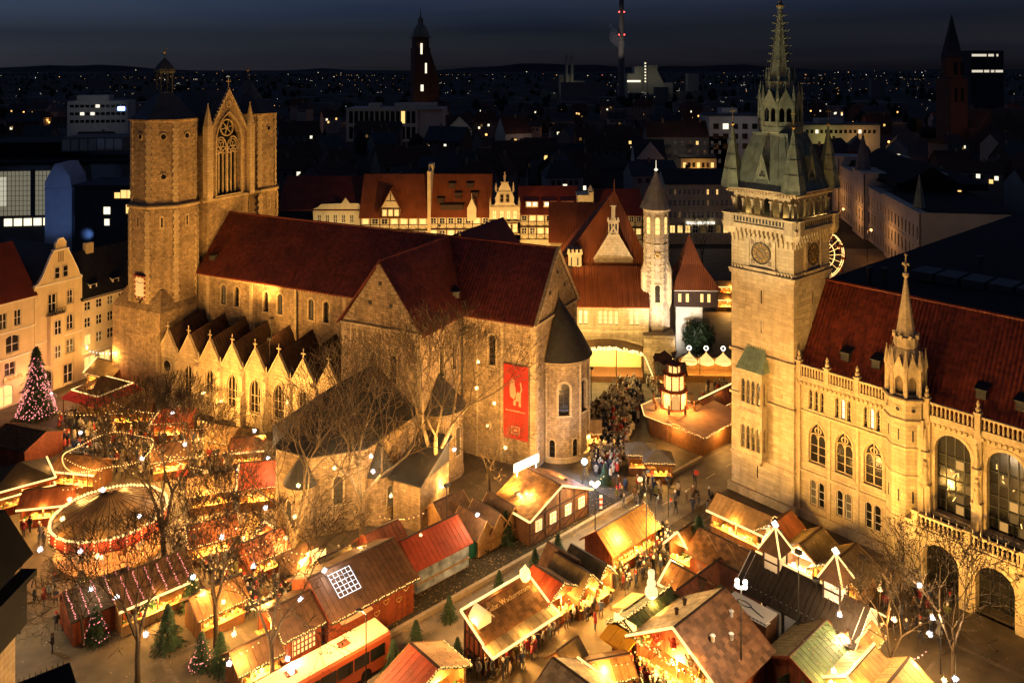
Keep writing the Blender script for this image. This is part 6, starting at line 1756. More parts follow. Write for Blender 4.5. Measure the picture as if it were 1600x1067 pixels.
s4 = stall('large stall outlined in white LED tubes with lettering across its shingle roof',c4,RB,7.4,2.4,2.75,4.2,RM['wood'],M['wood_r'],'-y',led='blr',lampE=170,kind='shed',shingle=True,timber='l',ov=.3,lm='the LED outlined stall',goods=True)
b = B(); slope(b,(-3.95,-2.75,2.3),(3.95,-2.75,2.3),(3.95,-1.5,2.66),(-3.95,-1.5,2.66),12); mk('awning', b, RM['pale'], s4)
for p,q in (((-4.0,-2.75,2.4),(4.0,-2.75,2.4)),((-4.0,-2.75,2.4),(-4.0,-1.5,2.75)),((4.0,-2.75,2.4),(4.0,-1.5,2.75))):
    mk('led_tube', B().tube(p,q,.11), E['led'], s4); lamp(s4,'POINT',((p[0]+q[0])/2,(p[1]+q[1])/2-.1,(p[2]+q[2])/2+.5),130,WARM,.3,name='led_and_fill_light')
lamp(s4,'POINT',(-2,2.6,4.9),700,WARM,.3,name='led_and_fill_light'); lamp(s4,'POINT',(2,2.6,4.9),700,WARM,.3,name='led_and_fill_light'); lamp(s1,'POINT',(3.9,1.5,4.6),500,WARM,.3,name='road_fill')  # fill lamps added to brighten the road
M['paleletter'] = mat('pale_lettering',(.7,.5,.25),.6)
for txt,x,y,z,sz in (('Gebr. Wackerstrom',-1.9,.25,3.58,.62),):
    lettering(s4, txt, sz, (x,y,z+.09), (atan2(1.45,3.0),0,0), M['paleletter'], .03)
b = B().at(-2.8,.1,0,3.35); b.ext([(-.7,-.5,0),(.7,-.5,0),(.7,-.5,.6),(0,-.5,1.3),(-.7,-.5,.6)],(0,1.1,0)); b.slab([(-.9,-.7,.5),(-.9,.8,.5),(0,.8,1.45),(0,-.7,1.45)],.08); b.slab([(.9,-.7,.5),(.9,.8,.5),(0,.8,1.45),(0,-.7,1.45)],.08); mk('roof_ornament', b, M['white'], s4)
b = B().at(3.3,1.0,0,3.95); b.lathe([(.3,0),(.5,.3),(.5,.9),(.2,1.2),(.02,1.5)],6); mk('roof_lantern', b, E['warmsign'], s4)
s5 = stall('red and cream roofed stall with bright front at the lower end of the road',gp(663,1023,3.9),RK,3.2,6.0,2.6,3.9,(RM['red'],RM['salmon']),M['plank'],'+x',bul='rb',lampE=150,lm='the red and cream roofed stall')  # one slope carries lamplight in its colour, the roof itself is red
s6 = stall('tiny brown roofed hut alone on the pale paving',gp(887,1005,3.1),RB,2.0,2.0,2.2,3.1,RM['olive'],M['wood'],'-x',lampE=40,lm='the tiny brown hut')
c7 = gp(868,1030,4.2,2.6)
s7 = stall('pale shingled stall with a white light bar along one eave at the bottom edge',c7,RK,5.2,5.0,2.9,4.2,RM['pale'],M['wood_d'],'+y',led='b',lampE=110,shingle=True,lm='the pale shingled stall')
s8 = stall('brown board roofed low hut before the pavilion crowd',gp(952,1027,2.9),RB-.5,3.0,2.6,2.3,2.9,RM['wood'],M['wood'],'-x',bul='f',lampE=60,lm='the brown board hut')
s9 = stall('dark corrugated roof stall with yellow awnings and a glowing roof figure',gp(1012,943,3.5),RB,6.2,3.0,2.7,3.5,RM['green'],M['wood'],'+y',bul='ltb',lampE=140,lm='the yellow awning stall')
m_yel = mat('yellow_awning',(.62,.33,.03),.6,(2,.15))
for ang_,ox,oy in ((pi/2,-3.2,0),(0,.4,1.6)):
    for k in range(3):
        b = B().at(ox,oy,ang_); u = -1.5+k*1.0
        b.slab([(u,.1,2.75),(u+.96,.1,2.75),(u+.96,1.6,2.2),(u,1.6,2.2)],.05); b.ext([(u,1.6,2.2),(u+.96,1.6,2.2),(u+.96,1.6,2.0),(u,1.6,2.0)],(0,.02,0)); mk('awning_panel', b, m_yel, s9)
b = B(); 
for r_,z in ((.6,4.1),(.42,4.9),(.3,5.45)): b.ball((.8,.2,z),r_,0,10,6)
b.lathe([(.3,5.65),(.3,6.0),(.02,6.0)],8,.8,.2); mk('glowing_snowman', b, em('glowing_figure',(1,.75,.36),.55,(.6,.6,.5)), s9)
b = B(); b.box(-3.2,-3.1,-1.2,1.2,2.9,3.6); mk('lit_sign', b, E['warmsign'], s9)
c10 = gp(1094,948,6.0)
s10 = stall('big pavilion with brown shingled roof and glowing open gable over a crowded bar',c10,RB,6.6,8.4,3.3,6.0,(RM['shingle'],RM['pale']),M['wood_r'],'-x',led='l',lampE=420,shingle=True,ov=.6,lm='the big shingled pavilion',cat='pavilion',name='pavilion')
b = B()
for k in range(90):
    y = R.uniform(-3.8,3.8); z = 3.3+R.uniform(-.2,.25)-.25*abs(sin(y*2)); b.octa((-3.75+R.uniform(-.15,.1),y,z),R.uniform(.06,.13),R.choice([0,0,1,2]))
for k in range(60):
    y = R.uniform(-4.2,4.2); b.octa((-3.4,y,1.2+R.uniform(0,.6)),.08,R.choice([0,1]))
mk('garland', b, [E['bulb'],M['gold'],GOODS[0]], s10, 'stuff')
for y,z in ((-1.6,4.1),(1.6,4.1),(0,4.6),(-2.6,3.7),(2.6,3.7)):
    b = B(); b.ball((-3.72,y,z),.3,0,8,5); b.ball((-3.72,y,z+.42),.2,0,8,5); b.tube((-3.72,y-.3,z+.1),(-3.72,y-.5,z+.4),.07); b.tube((-3.72,y+.3,z+.1),(-3.72,y+.5,z+.4),.07); mk('gable_figure', b, R.choice([M['gold'],GOODS[0],M['cream']]), s10)
for x,y in ((-1.2,-2.0),(.6,-2.6),(2.2,-1.6),(-.8,1.8),(1.2,2.4)):
    z = 3.3+2.7*(1-abs(y)/4.2); b = B(); b.lathe([(.14,z),(.16,z+.4),(.24,z+.5),(.02,z+.65)],6,x,y); mk('roof_vent', b, M['white'] if y<0 else M['wood_d'], s10)
# service containers behind it
for lb,pp,L_,W_,h_,m1,m2 in (('service container with cream top and a coiled cable behind the pavilion',gp(1172,948,2.7),4.2,1.9,2.7,M['white'],M['wood']),('low container covered with an olive mat behind the pavilion',gp(1128,914,2.6),2.6,2.0,2.6,RM['green'],M['wood_d'])):
    t = thing('service_container',lb,'container',pp,RK); b = B(); b.box(-L_/2,L_/2,-W_/2,W_/2,0,h_-.08,1); b.box(-L_/2-.06,L_/2+.06,-W_/2-.06,W_/2+.06,h_-.08,h_); mk('box', b, [m1,m2], t)
    if m1 is M['white']:
        b = B()
        for k in range(16): a,a2 = 2*pi*k/16,2*pi*(k+1)/16; b.tube((-.6+.7*cos(a),.3*sin(a),h_+.04),(-.6+.7*cos(a2),.3*sin(a2),h_+.04),.04)
        b.tube((.1,0,h_+.04),(1.6,-.5,h_+.04),.04); mk('cable', b, M['iron'], t)
t = thing('ladder','pale ladder lying on the roof edge beside the pavilion','ladder',(*gp(1170,966,2.2),2.5),RK)
b = B(); b.box(-1.9,1.9,-.35,-.28,0,.08); b.box(-1.9,1.9,.28,.35,0,.08)
for k in range(11): b.box(-1.8+k*.36,-1.74+k*.36,-.3,.3,.01,.07)
mk('rung', b, M['white'], t)
s12 = stall('long wood shingled hut with two thin poles leaning on its roof',gp(1148,850,4.2),RK,7.6,4.2,2.9,4.2,RM['wood'],M['wood_r'],'+y',lampE=120,shingle=True,lm='the wood shingled hut')
for x in (-1.2,1.0): mk('pole', B().tube((x,-1.2,3.5),(x-.6,-2.0,5.2),.04), M['plank'], s12)
stall('narrow red brown roof running from the conifer towards the pavilion',gp(1093,896,3.7),RB,6.6,2.2,2.7,3.7,RM['redwood'],M['wood_d'],'-y',lampE=0,closed=True)
s12c = stall('red brown roofed hut with a tiny lit gable beside the dark hall',gp(1156,895,3.6),RK,5.0,2.8,2.6,3.6,RM['redwood'],M['wood'],'+x',lampE=60)
c13 = gp(1262,902,5.0)
s13 = stall('long dark roofed hall with white panels and two star topped cupolas',c13,RK,10.4,5.0,3.3,5.0,RM['dark'],M['white'],'+y',lampE=130,closed=False,ov=.6,lm='the dark roofed hall',cat='hall',name='market_hall')
for x0,x1 in ((-5.2,-4.0),(-2.4,1.6)): mk('led_tube', B().tube((x0,0,5.15),(x1,0,5.15),.09), E['led'], s13)
for k in range(6):
    x = -4.6+k*1.8
    b = B(); b.box(x-.08,x+.08,-2.75,-2.5,0,3.2); b.ext([(x-.06,-2.6,2.3),(x-.06,-3.0,3.0),(x-.06,-3.0,3.15),(x-.06,-2.6,2.6)],(.12,0,0)); 
    for sx in (-1,1): b.tube((x,-2.62,2.2),(x+sx*.5,-2.62,2.95),.06)
    mk('bracket', b, M['wood_d'], s13)
for x,lb in ((-3.2,0),(2.6,1)):
    t = s13
    b = B(); b.box(x-.75,x+.75,-.75,.75,4.3,6.2); mk('cupola', b, M['white'], t)
    b = B()
    for sx in (-1,1):
        for sy in (-1,1): b.box(x+sx*.75-.08,x+sx*.75+.08,sy*.75-.08,sy*.75+.08,4.3,6.3)
        b.box(x-.85,x+.85,sx*.78-.05,sx*.78+.05,5.2,5.32)
    mk('cupola_frame', b, M['wood_d'], t)
    b = B(); b.lathe([(1.6,6.15),(.05,8.2)],4,x,0,off=pi/4); mk('cupola_roof', b, RM['brown'], t)
    for k in range(4):
        a = pi/4+k*pi/2; mk('led_tube', B().tube((x+1.6*cos(a),1.6*sin(a),6.2),(x,0,8.28),.09), E['led'], t)
    mk('star', B().octa((x,0,8.5),.4), E['whitesign'], t)
mk('end_led', B().tube((5.7,-2.9,3.5),(5.7,-.2,3.6),.1), E['led'], s13)
b = B(); bulbs(b,(5.75,-3.0,2.6),(5.75,2.5,2.6),40,.09,0,.12); bulbs(b,(5.75,-3.0,1.6),(5.75,2.5,1.6),40,.09,0,.15); mk('garland', b, [E['bulb']], s13, 'stuff')
c14 = gp(1263,995,3.7)
s14 = stall('green roofed stall with red boarded end, green door and bright white counter',c14,RB,5.8,4.4,2.6,3.7,(RM['green'],RM['olive']),M['wood_r'],'-y',lampE=240,col=(1,.9,.75),lm='the green roofed stall')
b = B(); b.box(-2.98,-2.9,-2.0,-.9,0,2.1); mk('door', b, mat('green_paint',(.03,.2,.05),.5), s14); b = B(); b.box(-3.01,-2.98,-1.6,-1.3,1.2,1.6); mk('notice', b, M['white'], s14)
b = B(); b.box(1.2,1.9,-2.5,-2.25,1.3,2.2); mk('pink_banner', b, E['pink'], s14)
t = thing('tarpaulin_fence','dark green curved tarpaulin fence below the green roofed stall','fence',gp(1250,1046,1),RB)
for k in range(9):
    f = lambda q: (-3.6+7.2*q, -1.4*sin(pi*q)*.5)
    p,q = f(k/9),f((k+1)/9-.004); b = B(); b.ext([(*p,0),(*q,0),(*q,2.1),(*p,2.1)],(0,.04,0)); b.tube((*p,0),(*p,2.2),.04); mk('panel', b, mat('dark_green_tarp',(.012,.035,.02),.5) if 'dark_green_tarp' not in bpy.data.materials else bpy.data.materials['dark_green_tarp'], t)
stall('tan roofed stall with blazing white bulbs nearest the clock tower',gp(1163,787,3.8),RK,6.2,3.4,2.7,3.8,RM['tan'],M['wood'],'-y',led='f',bul='fr',lampE=260,lm='the blazing tan stall')
stall('red brown gabled stall with white bulbs between two tan stalls',gp(1220,808,3.9),RB,3.6,3.4,2.6,3.9,RM['redwood'],M['wood'],'-x',bul='l',lampE=170,col=(1,.85,.6),lm='the red brown gabled stall')
stall('olive tan gabled stall with a white lit counter before the town hall windows',gp(1266,836,3.9),RB,4.0,4.2,2.6,3.9,RM['olive'],M['plank'],'-x',led='',lampE=210,col=(1,.85,.6),lm='the olive tan stall')
stall('dull tan stall with a bulb edged gable under the stair turret',gp(1320,864,3.9),RB,4.4,4.4,2.6,3.9,RM['olive'],M['plank'],'-x',bul='l',lampE=140,lm='the stall under the turret')
s17 = stall('small hut with bright LED bars and a green lit barrel by the conifer',gp(1074,822,4.0),RB,2.6,2.6,2.6,4.0,RM['wood'],M['wood'],'-x',led='lf',lampE=110,lm='the small LED hut')
b = B(); b.lathe([(.5,0),(.6,.5),(.6,1.0),(.5,1.5)],10,-1.0,-2.0); mk('green_barrel', b, em('green_barrel',(.4,1,.4),.8,(.1,.3,.1)), s17); lamp(s17,'POINT',(-1.6,-2.4,1.6),30,(.4,1,.4))
stall('brown hut with zigzag LED roof edge below the conifer',gp(1076,892,3.6),RK,3.4,3.2,2.5,3.6,RM['wood'],M['wood'],'-y',led='fl',lampE=130,lm='the zigzag LED hut')
for lb,px,py,L_,W_,r_,led_ in (('yellow glowing tent with LED gable at the bottom edge',1345,1032,4.4,4.0,RB,'lt'),('second yellow glowing tent behind bare twigs at the bottom edge',1402,1050,4.2,3.8,RB,'l'),('brown slatted hut roof between the green stall and bare tree',1335,972,3.4,3.0,RB,'')):
    stall(lb,gp(px,py,3.6),r_,L_,W_,2.5,3.6,RM['tan'],M['plank'],'-x',led=led_,bul='f',lampE=170,lm='the yellow tents')
# -- left of the road
c20 = gp(876,758,5.0,-2.9)
s20 = stall('half timbered hut outlined in white LED with a bright roof sign by the apse',c20,RK,5.6,9.2,3.0,5.0,RM['wood'],M['wood'],'-x',led='rf',lampE=130,shingle=True,timber='r',lm='the half timbered hut',closed=True)
for y in (-3.4,-1.2,1.2,3.4): window(s20,(2.84,0,pi/2),y,.95,1.3,2.5,'flat',.0,2,2,M['white'],E['room'],.1)
b = B(); b.box(-2.6,-2.4,-1.9,1.9,5.1,6.0); b.tube((-2.5,-1.5,4.5),(-2.5,-1.5,5.2),.06); b.tube((-2.5,1.5,4.5),(-2.5,1.5,5.2),.06); mk('lit_sign', b, E['whitesign'], s20); lamp(s20,'POINT',(-1.2,0,5.9),60)
for i,(px,py) in enumerate(((757,811),(778,800),(800,789))):
    stall('%s of three brown gabled huts behind the green fence' % ['lowest','middle','highest'][i],gp(px,py,3.6,-1.8),RK,3.8,2.0,2.4,3.6,RM['brown'],M['plank'],'+x',lampE=0,closed=True)
fn = thing('panel_fence','row of green panels fencing the stalls off from the road','fence',RP(0,-3.6),RB)
m_gp = mat('green_panel',(.012,.10,.06),.6,(1,.15))
for k in range(9):
    u = -13.2+k*2.05; b = B(); b.box(u,u+2.0,-.04,.04,.15,2.0); mk('panel', b, m_gp, fn); b = B(); b.box(u-.03,u+.03,-.07,.07,0,2.1); mk('post', b, M['wood_d'], fn)
s23 = stall('red roofed hut with a blue painted mural on its road side',gp(671,823,4.4),RB,6.6,4.4,2.8,4.4,RM['red'],M['wood_r'],'-y',lampE=0,closed=True,lm='the red roofed mural hut')
b = B(); b.box(-3.3,3.3,-2.27,-2.21,.1,2.5); b.box(-3.4,-3.33,-2.2,2.2,.1,2.5)
m_mur = mat('mural_paint',(.30,.36,.42),.7,(1.2,.6)); mk('mural', b, m_mur, s23)
s24 = stall('red shed with a yellow lit sign front beside a tree trunk',gp(596,822,4.1),RB,3.6,3.6,2.7,4.1,RM['redwood'],M['wood_r'],'-y',bul='f',lampE=130,lm='the red shed')
b = B(); b.box(-1.6,1.6,-2.5,-2.4,2.2,3.0); mk('lit_sign', b, E['warmsign'], s24)
c25 = (-14.9,76.6)
s25 = stall('large brown roofed pavilion with red wall, heart ornaments and bulb garland',c25,RB,8.6,7.4,3.4,5.2,RM['brown'],M['wood_r'],'+y',bul='f',lampE=90,ov=.5,lm='the red walled pavilion',cat='pavilion',name='pavilion')
b = B(); boards(b,-4.3,4.3,0,3.35,-3.72,.3); mk('wall', b, M['wood_r'], s25)
for x,z in ((1.2,2.3),(2.6,1.9),(3.4,2.6),(.2,1.7)):
    b = B().at(x,-3.76,0,z)
    pts = [(.28*sin(t)**3*1.1, .22*(cos(t)-.38*cos(2*t)-.15*cos(3*t))) for t in [2*pi*k/14 for k in range(14)]]
    for p,q in zip(pts,pts[1:]+pts[:1]): b.tube((p[0],0,p[1]),(q[0],0,q[1]),.035)
    mk('heart_ornament', b, M['gold'], s25)
b = B().at(-1.8,0,0); 
for k in range(6): b.tube((-1.2,-.6-k*.42,5.0-k*.2),(1.0,-.6-k*.42,5.0-k*.2),.03)
for k in range(6): b.tube((-1.2+k*.44,-.6,5.05),(-1.2+k*.44,-2.7,4.0),.03)
b.octa((-1.3,-.2,5.35),.32); mk('roof_light_grid', b, em('roof_grid_light',(.95,.95,1),.9), s25); lamp(s25,'POINT',(-2.6,-1.0,5.9),160,(.95,.95,1),.15)
b = B(); slope(b,(-2.2,-3.9,3.5),(-2.2,3.6,3.5),(2.2,3.6,3.9),(2.2,-3.9,3.9),8); 
s25b = stall('low brown hut with lit lattice windows joined to the red walled pavilion',(-19.6,72.0),RB,3.4,5.2,3.0,4.2,RM['brown'],M['wood_r'],'-x',bul='fl',lampE=130)
window(s25b,(0,-2.66,0),0,2.2,1.1,2.5,'flat',.0,6,3,M['wood_r'],E['room'],.1)
t = thing('wooden_booth','red box booth with cream lid in front of the red pavilion wall','booth',gp(551,953,2.7),RB); b = B(); b.box(-1.5,1.5,-.7,.7,0,2.5); mk('box', b, M['wood_r'], t); b = B(); b.slab([(-1.6,-.85,2.55),(1.6,-.85,2.55),(1.6,.75,2.95),(-1.6,.75,2.95)],.08); mk('lid', b, RM['salmon'], t)
b = B()
for k in range(7): b.box(-1.0+k*.3,-.85+k*.3,-.3+.1*(k%3),-.1+.1*(k%2),2.8,2.84)
mk('lettering', b, M['wood_d'], t)
# -- bus on the road
bus = thing('city_bus','long city bus with orange cream roof and dark windows driving on the road','bus',(-15.6,66.6,0),RB)
b = B(); pr = [(-1.25,.35),(-1.28,1.2),(-1.22,2.75),(-1.05,3.0),(1.05,3.0),(1.22,2.75),(1.28,1.2),(1.25,.35)]
b.ext([(-6,y,z) for y,z in pr],(12,0,0)); mk('body', b, mat('bus_red_paint',(.45,.09,.03),.35,spec=.5), bus)
b = B(); b.ext([(-5.9,y,z) for y,z in [(-1.15,2.99),(-1.0,3.1),(1.0,3.1),(1.15,2.99)]],(11.8,0,0)); mk('roof', b, mat('bus_roof_paint',(.70,.50,.27),.5,(.6,.1)), bus)
for x in (-2.6,2.2): mk('roof_hatch', B().box(-.45,.45,-.35,.35,3.1,3.2), M['tile_o'], bus, loc=(x,0,0))
for k in range(7):
    for sy in (-1,1): mk('window', B().box(-.72,.72,-.02,.02,0,1.0), M['glass'], bus, loc=(-4.6+k*1.55,sy*1.275,1.35))
mk('windscreen', B().box(-.02,.02,-1.1,1.1,1.1,2.6), M['glass'], bus, loc=(6.02,0,0)); mk('windscreen', B().box(-.02,.02,-1.0,1.0,1.4,2.5), M['glass'], bus, loc=(-6.02,0,0))
for x in (-3.6,3.6):
    for y in (-1.15,1.15): mk('wheel', B().tube((0,-.15,0),(0,.15,0),.5,.5,14), M['black'], bus, loc=(x,y,.5))
for y in (-.9,.9): mk('taillight', B().box(-.03,.03,-.15,.15,0,.25), E['red'], bus, loc=(-6.03,y,.9)); mk('headlight', B().box(-.03,.03,-.18,.18,0,.2), M['white'], bus, loc=(6.03,y,.7))
# -- carousel
car = thing('carousel','big round carousel with brown canopy, blazing rim lights and red painted rounding boards','carousel',(*G(172,797,4.2),0),.2)
b = B(); b.lathe([(6.2,4.1),(3.4,4.9),(.3,6.4),(.02,6.6)],28)
car.scale=(.88,.88,.95); mk('canopy', b, mat('brown_canvas',(.24,.14,.055),.5,(.8,.45)), car)
b = B()
for k in range(28): a = 2*pi*k/28; b.tube((6.2*cos(a),6.2*sin(a),4.13),(.3*cos(a),.3*sin(a),6.43),.03,.03,3)
mk('canopy_seam', b, M['wood_d'], car)
b = B()
for k in range(24):
    a,a2 = 2*pi*k/24,2*pi*(k+1)/24; bb = lambda r,z,t: (r*cos(t),r*sin(t),z)
    b.poly([bb(6.2,4.15,a),bb(6.2,4.15,a2),bb(6.5,3.2,a2),bb(6.5,3.2,a)]); b.poly([bb(6.5,3.2,a),bb(6.5,3.2,a2),bb(6.3,2.9,(a2)),bb(6.3,2.75,(a+a2)/2),bb(6.3,2.9,a)])
mk('rounding_board', b, mat('carousel_red',(.50,.06,.025),.5,(1.5,.5)), car)
b = B()
for k in range(96): a = 2*pi*k/96; b.octa((6.35*cos(a),6.35*sin(a),4.2+.08*abs(sin(a*12))),.22)
for k in range(24):
    a = 2*pi*k/24
    for j in range(3): b.octa((6.5*cos(a),6.5*sin(a),3.9-j*.35),.1)
mk('rim_bulbs', b, E['led'], car, 'stuff')
b = B(); b.lathe([(6.0,0),(6.0,.5),(5.9,.52)],28); mk('platform', b, M['plank'], car)
b = B(); b.lathe([(1.3,.5),(1.3,4.6)],12); mk('centre_drum', b, E['warmsign'] if False else mat('carousel_gold',(.6,.4,.12),.4), car)
for k in range(12):
    a = 2*pi*k/12; mk('pole', B().tube((0,0,.5),(0,0,4.2),.05), M['gold'], car, loc=(4.7*cos(a),4.7*sin(a),0))
    b = B(); b.ball((0,0,1.5),.32,0,8,5,.8); b.lathe([(.22,1.2),(.28,1.5),(.2,1.8)],6,.35,0); b.tube((.35,0,1.7),(.75,0,2.2),.17,.11); b.tube((.7,0,2.2),(1.0,0,2.0),.12,.07)
    for sx in (-.3,.35):
        for sy in (-.12,.12): b.tube((sx,sy,1.4),(sx+.15,sy,.75),.07,.04)
    mk('wooden_horse', b, M['white'] if k%2 else M['wood'], car, loc=(4.4*cos(a),4.4*sin(a),0), rot=a+pi/2)
for a in (0,.785,1.57,2.36,3.14,3.93,4.71,5.5): lamp(car,'POINT',(6.9*cos(a),6.9*sin(a),4.6),260,WARM,.3)
for a in (0,1.57,3.14,4.71): lamp(car,'POINT',(4.9*cos(a),4.9*sin(a),3.3),800,(1,.5,.2),.3)
LM.append((car.location.x,car.location.y,'the carousel','-y',0,12.6,12.6))
# -- left half of the market
LS = [
 ('dark roofed hut with an orange lit doorway below the christmas tree',(40,668,3.8),NA-pi/2+.12,6.6,5.6,2.7,3.8,'dark','wood_r','-x','','',70,'gable','the dark roofed hut'),
 ('dark square tent with two tiers of LED edging at the left edge',(30,722,4.6),radians(38),6.0,5.6,3.0,4.6,'dark','wood_r','-y','fr','',130,'hip','the dark LED tent'),
 ('low red brown roofed stall with one LED eave beside the carousel',(76,762,3.4),radians(12),4.6,3.6,2.4,3.4,'redwood','wood_r','-y','f','',70,'gable','the low stall by the carousel'),
 ('brown roofed stall with pink light strands running down its slope',(232,880,4.2),RB,6.4,5.0,2.7,4.2,'brown','plank','-y','f','',130,'gable','the pink stranded stall'),
 ('dark red roofed stall in the shade behind the pink stranded stall',(150,905,3.9),RB,5.0,4.2,2.6,3.9,'dark','wood_r','+x','','',0,'gable',None),
 ('red tiled stall with one LED gable and bulb eave against the sacristy',(408,720,4.4),radians(12),4.2,5.0,2.8,4.4,'red','wood','-y','l','fl',150,'gable','the red tiled stall'),
 ('yellow scalloped stall with tan roof below the aisle windows',(352,664,3.7),radians(-20),3.6,3.6,2.6,3.7,'tan','plank','-x','','lf',190,'gable','the yellow scalloped stall'),
 ('ribbed red roofed hut between the yellow stall and red tiled stall',(388,682,3.6),radians(12),3.6,2.8,2.6,3.6,'redwood','wood','-y','f','',60,'gable',None),
 ('stall with white LED gable lines in front of the ivory house',(172,566,4.0),NA-pi/2,5.6,4.0,2.8,4.2,'olive','plank','-y','l','f',170,'gable','the stall by the ivory house'),
 ('brown roofed stall edged with loose bulbs below the red pavilion',(208,622,3.7),radians(8),5.2,3.2,2.6,3.7,'brown','wood','-y','','f',120,'gable','the brown bulb edged stall'),
 ('crimson roofed stall by the lit cathedral portal',(272,636,3.9),radians(8),4.4,4.0,2.6,3.9,'red','wood_r','-y','','fl',140,'hip','the crimson stall by the portal'),
 ('tiny orange hut with LED triangle gable under the bare trees',(402,806,3.6),RK,2.4,2.6,2.3,3.6,'tan','wood_r','+x','r','r',110,'gable','the orange LED hut'),
 ('brown ribbed roof hut beside the tall plane trunk',(410,836,3.6),RB,3.6,3.2,2.5,3.6,'redwood','wood_r','-y','','f',80,'gable','the brown ribbed hut'),
 ('dark brown round topped tent next to the santa stall',(476,848,3.8),RB,3.8,3.4,2.4,3.8,'brown','wood_d','-y','','f',120,'hip','the dark brown tent'),
 ('bright santa stall glowing with a lit roof board',(522,862,3.6),RB,3.0,2.4,2.5,3.6,'olive','plank','-y','f','fl',200,'gable','the santa stall'),
 ('brown board hut hidden among bare branches',(336,915,3.4),RB,4.2,3.4,2.4,3.4,'wood','wood','-y','','f',70,'gable','the hut among the branches'),
 ('small brown roof with bulbs under the trees by the bus',(395,1000,3.2),RB,3.4,2.8,2.3,3.2,'brown','wood','-y','','f',100,'gable','the hut by the bus'),
 ('brown gabled stall half hidden behind the thickest tree',(268,690,3.8),radians(20),4.0,3.6,2.6,3.8,'brown','wood','-y','','fl',150,'gable','the half hidden stall'),
 ('tan roofed stall in the middle of the crowded market',(330,740,3.7),radians(20),4.6,3.4,2.6,3.7,'tan','wood','-y','','fb',160,'gable','the tan market stall'),
 ('wide brown stall beyond the carousel rim',(130,712,3.6),radians(-10),5.4,3.4,2.6,3.6,'brown','wood','-y','f','b',130,'gable','the wide brown stall'),
 ('orange lit stall right of the carousel',(330,812,3.6),radians(30),4.4,3.2,2.5,3.6,'redwood','wood','-y','','fl',140,'gable','the orange lit stall'),
 ('brown roofed hut beside the porch of the cathedral',(700,775,3.4),RB,3.6,2.6,2.4,3.4,'brown','plank','-y','','f',110,'gable','the hut by the porch'),
]
for lb,(px,py,z),rot,L_,W_,he,hr,rf,wl,fr,led,bul,le,kd,lm in LS:
    o = stall(lb,G(px,py,z),rot,L_,W_,he,hr,RM[rf],M[wl],fr,led=led,bul=bul,lampE=le,kind=kd,lm=lm)
    if 'pink' in lb:
        b = B()
        for k in range(6): x = -2.6+k*1.05; bulbs(b,(x,-.2,4.2),(x+.2,-2.8,2.75),16,.07,0,.05)
        mk('light_strand', b, E['pbulb'], o, 'stuff')
    if 'two tiers' in lb:
        for p,q in (((-3.3,-3.1,2.2),(3.3,-3.1,2.2)),((3.3,-3.1,2.2),(3.3,3.1,2.2))): mk('led_tube', B().tube(p,q,.09), E['led'], o)
    if 'santa' in lb:
        b = B(); b.box(-1.4,1.4,-1.7,-1.6,2.6,3.4); b.box(-.6,.6,-1.7,-1.6,3.4,3.8); mk('lit_board', b, E['warmsign'], o)
        b = B(); b.ball((-.5,-1.8,3.0),.3,0,8,5); b.ball((-.5,-1.8,3.42),.18,0,8,5); b.lathe([(.2,3.5),(.02,3.9)],6,-.5,-1.8); mk('santa_figure', b, GOODS[0], o)
# red skirted pavilion near the houses
rp = thing('red_pavilion','low square pavilion with brown top, white light band and glowing red skirt','pavilion',(*G(160,612,2.5),0),NA-pi/2)
b = B(); b.lathe([(4.0,3.3),(1.6,4.3),(.05,4.9)],4,off=pi/4); mk('roof', b, RM['brown'], rp)
b = B(); b.lathe([(4.1,3.3),(5.6,2.2)],4,off=pi/4); mk('skirt', b, mat('red_awning',(.6,.045,.04),.6,(1.5,.15)), rp)
for k in range(4):
    a,a2 = pi/4+k*pi/2,pi/4+(k+1)*pi/2; mk('led_tube', B().tube((4.15*cos(a),4.15*sin(a),3.32),(4.15*cos(a2),4.15*sin(a2),3.32),.1), E['led'], rp)
    mk('post', B().box(-.06,.06,-.06,.06,0,2.3), M['wood'], rp, loc=(5.2*cos(a),5.2*sin(a),0))
b = B(); b.lathe([(3.2,0),(3.2,1.1)],4,off=pi/4); mk('counter', b, M['plank'], rp)
for k in range(4): a = k*pi/2; lamp(rp,'POINT',(3.4*cos(a),3.4*sin(a),2.3),350)
LM.append((rp.location.x,rp.location.y,'the red skirted pavilion','-y',0,8,8))
# -- the square behind the apse
sg = thing('stage','open stage with glowing yellow back wall under an arched light canopy','stage',(G(955,592)[0],134.5,0),CA)
b = B(); b.box(-6.5,5.2,-2,2.5,0,1.0); mk('platform', b, M['wood'], sg)
b = B(); b.box(-6.5,5.2,2.3,2.5,1.0,4.2); mk('back_wall', b, mat('stage_yellow',(.7,.5,.2),.7), sg)
b = B()
for k in range(12): x0=-6.5+k*.975; f=lambda x: 4.5+1.1*(1-((x+.65)/5.85)**2); b.slab([(x0,-2.2,f(x0)),(x0+.975,-2.2,f(x0+.975)),(x0+.975,2.5,f(x0+.975)),(x0,2.5,f(x0))],.15)
mk('canopy', b, RM['tan'], sg)
b = B()
for k in range(100): x=-6.5+11.7*R.random(); f=lambda x: 4.5+1.1*(1-((x+.65)/5.85)**2); b.octa((x,-2.25,f(x)+R.uniform(-.25,.3)),R.uniform(.13,.2))
mk('arch_bulbs', b, E['led'], sg, 'stuff')
for x in (-5,-2,1,4): lamp(sg,'POINT',(x,-1.2,4.0),150,(1,.65,.2)); lamp(sg,'POINT',(x,-3.4,5.4),900,(1,.7,.25))
for x in (-6.4,5.1): mk('post', B().box(x-.1,x+.1,-2.1,-1.9,0,4.5), M['wood_d'], sg)
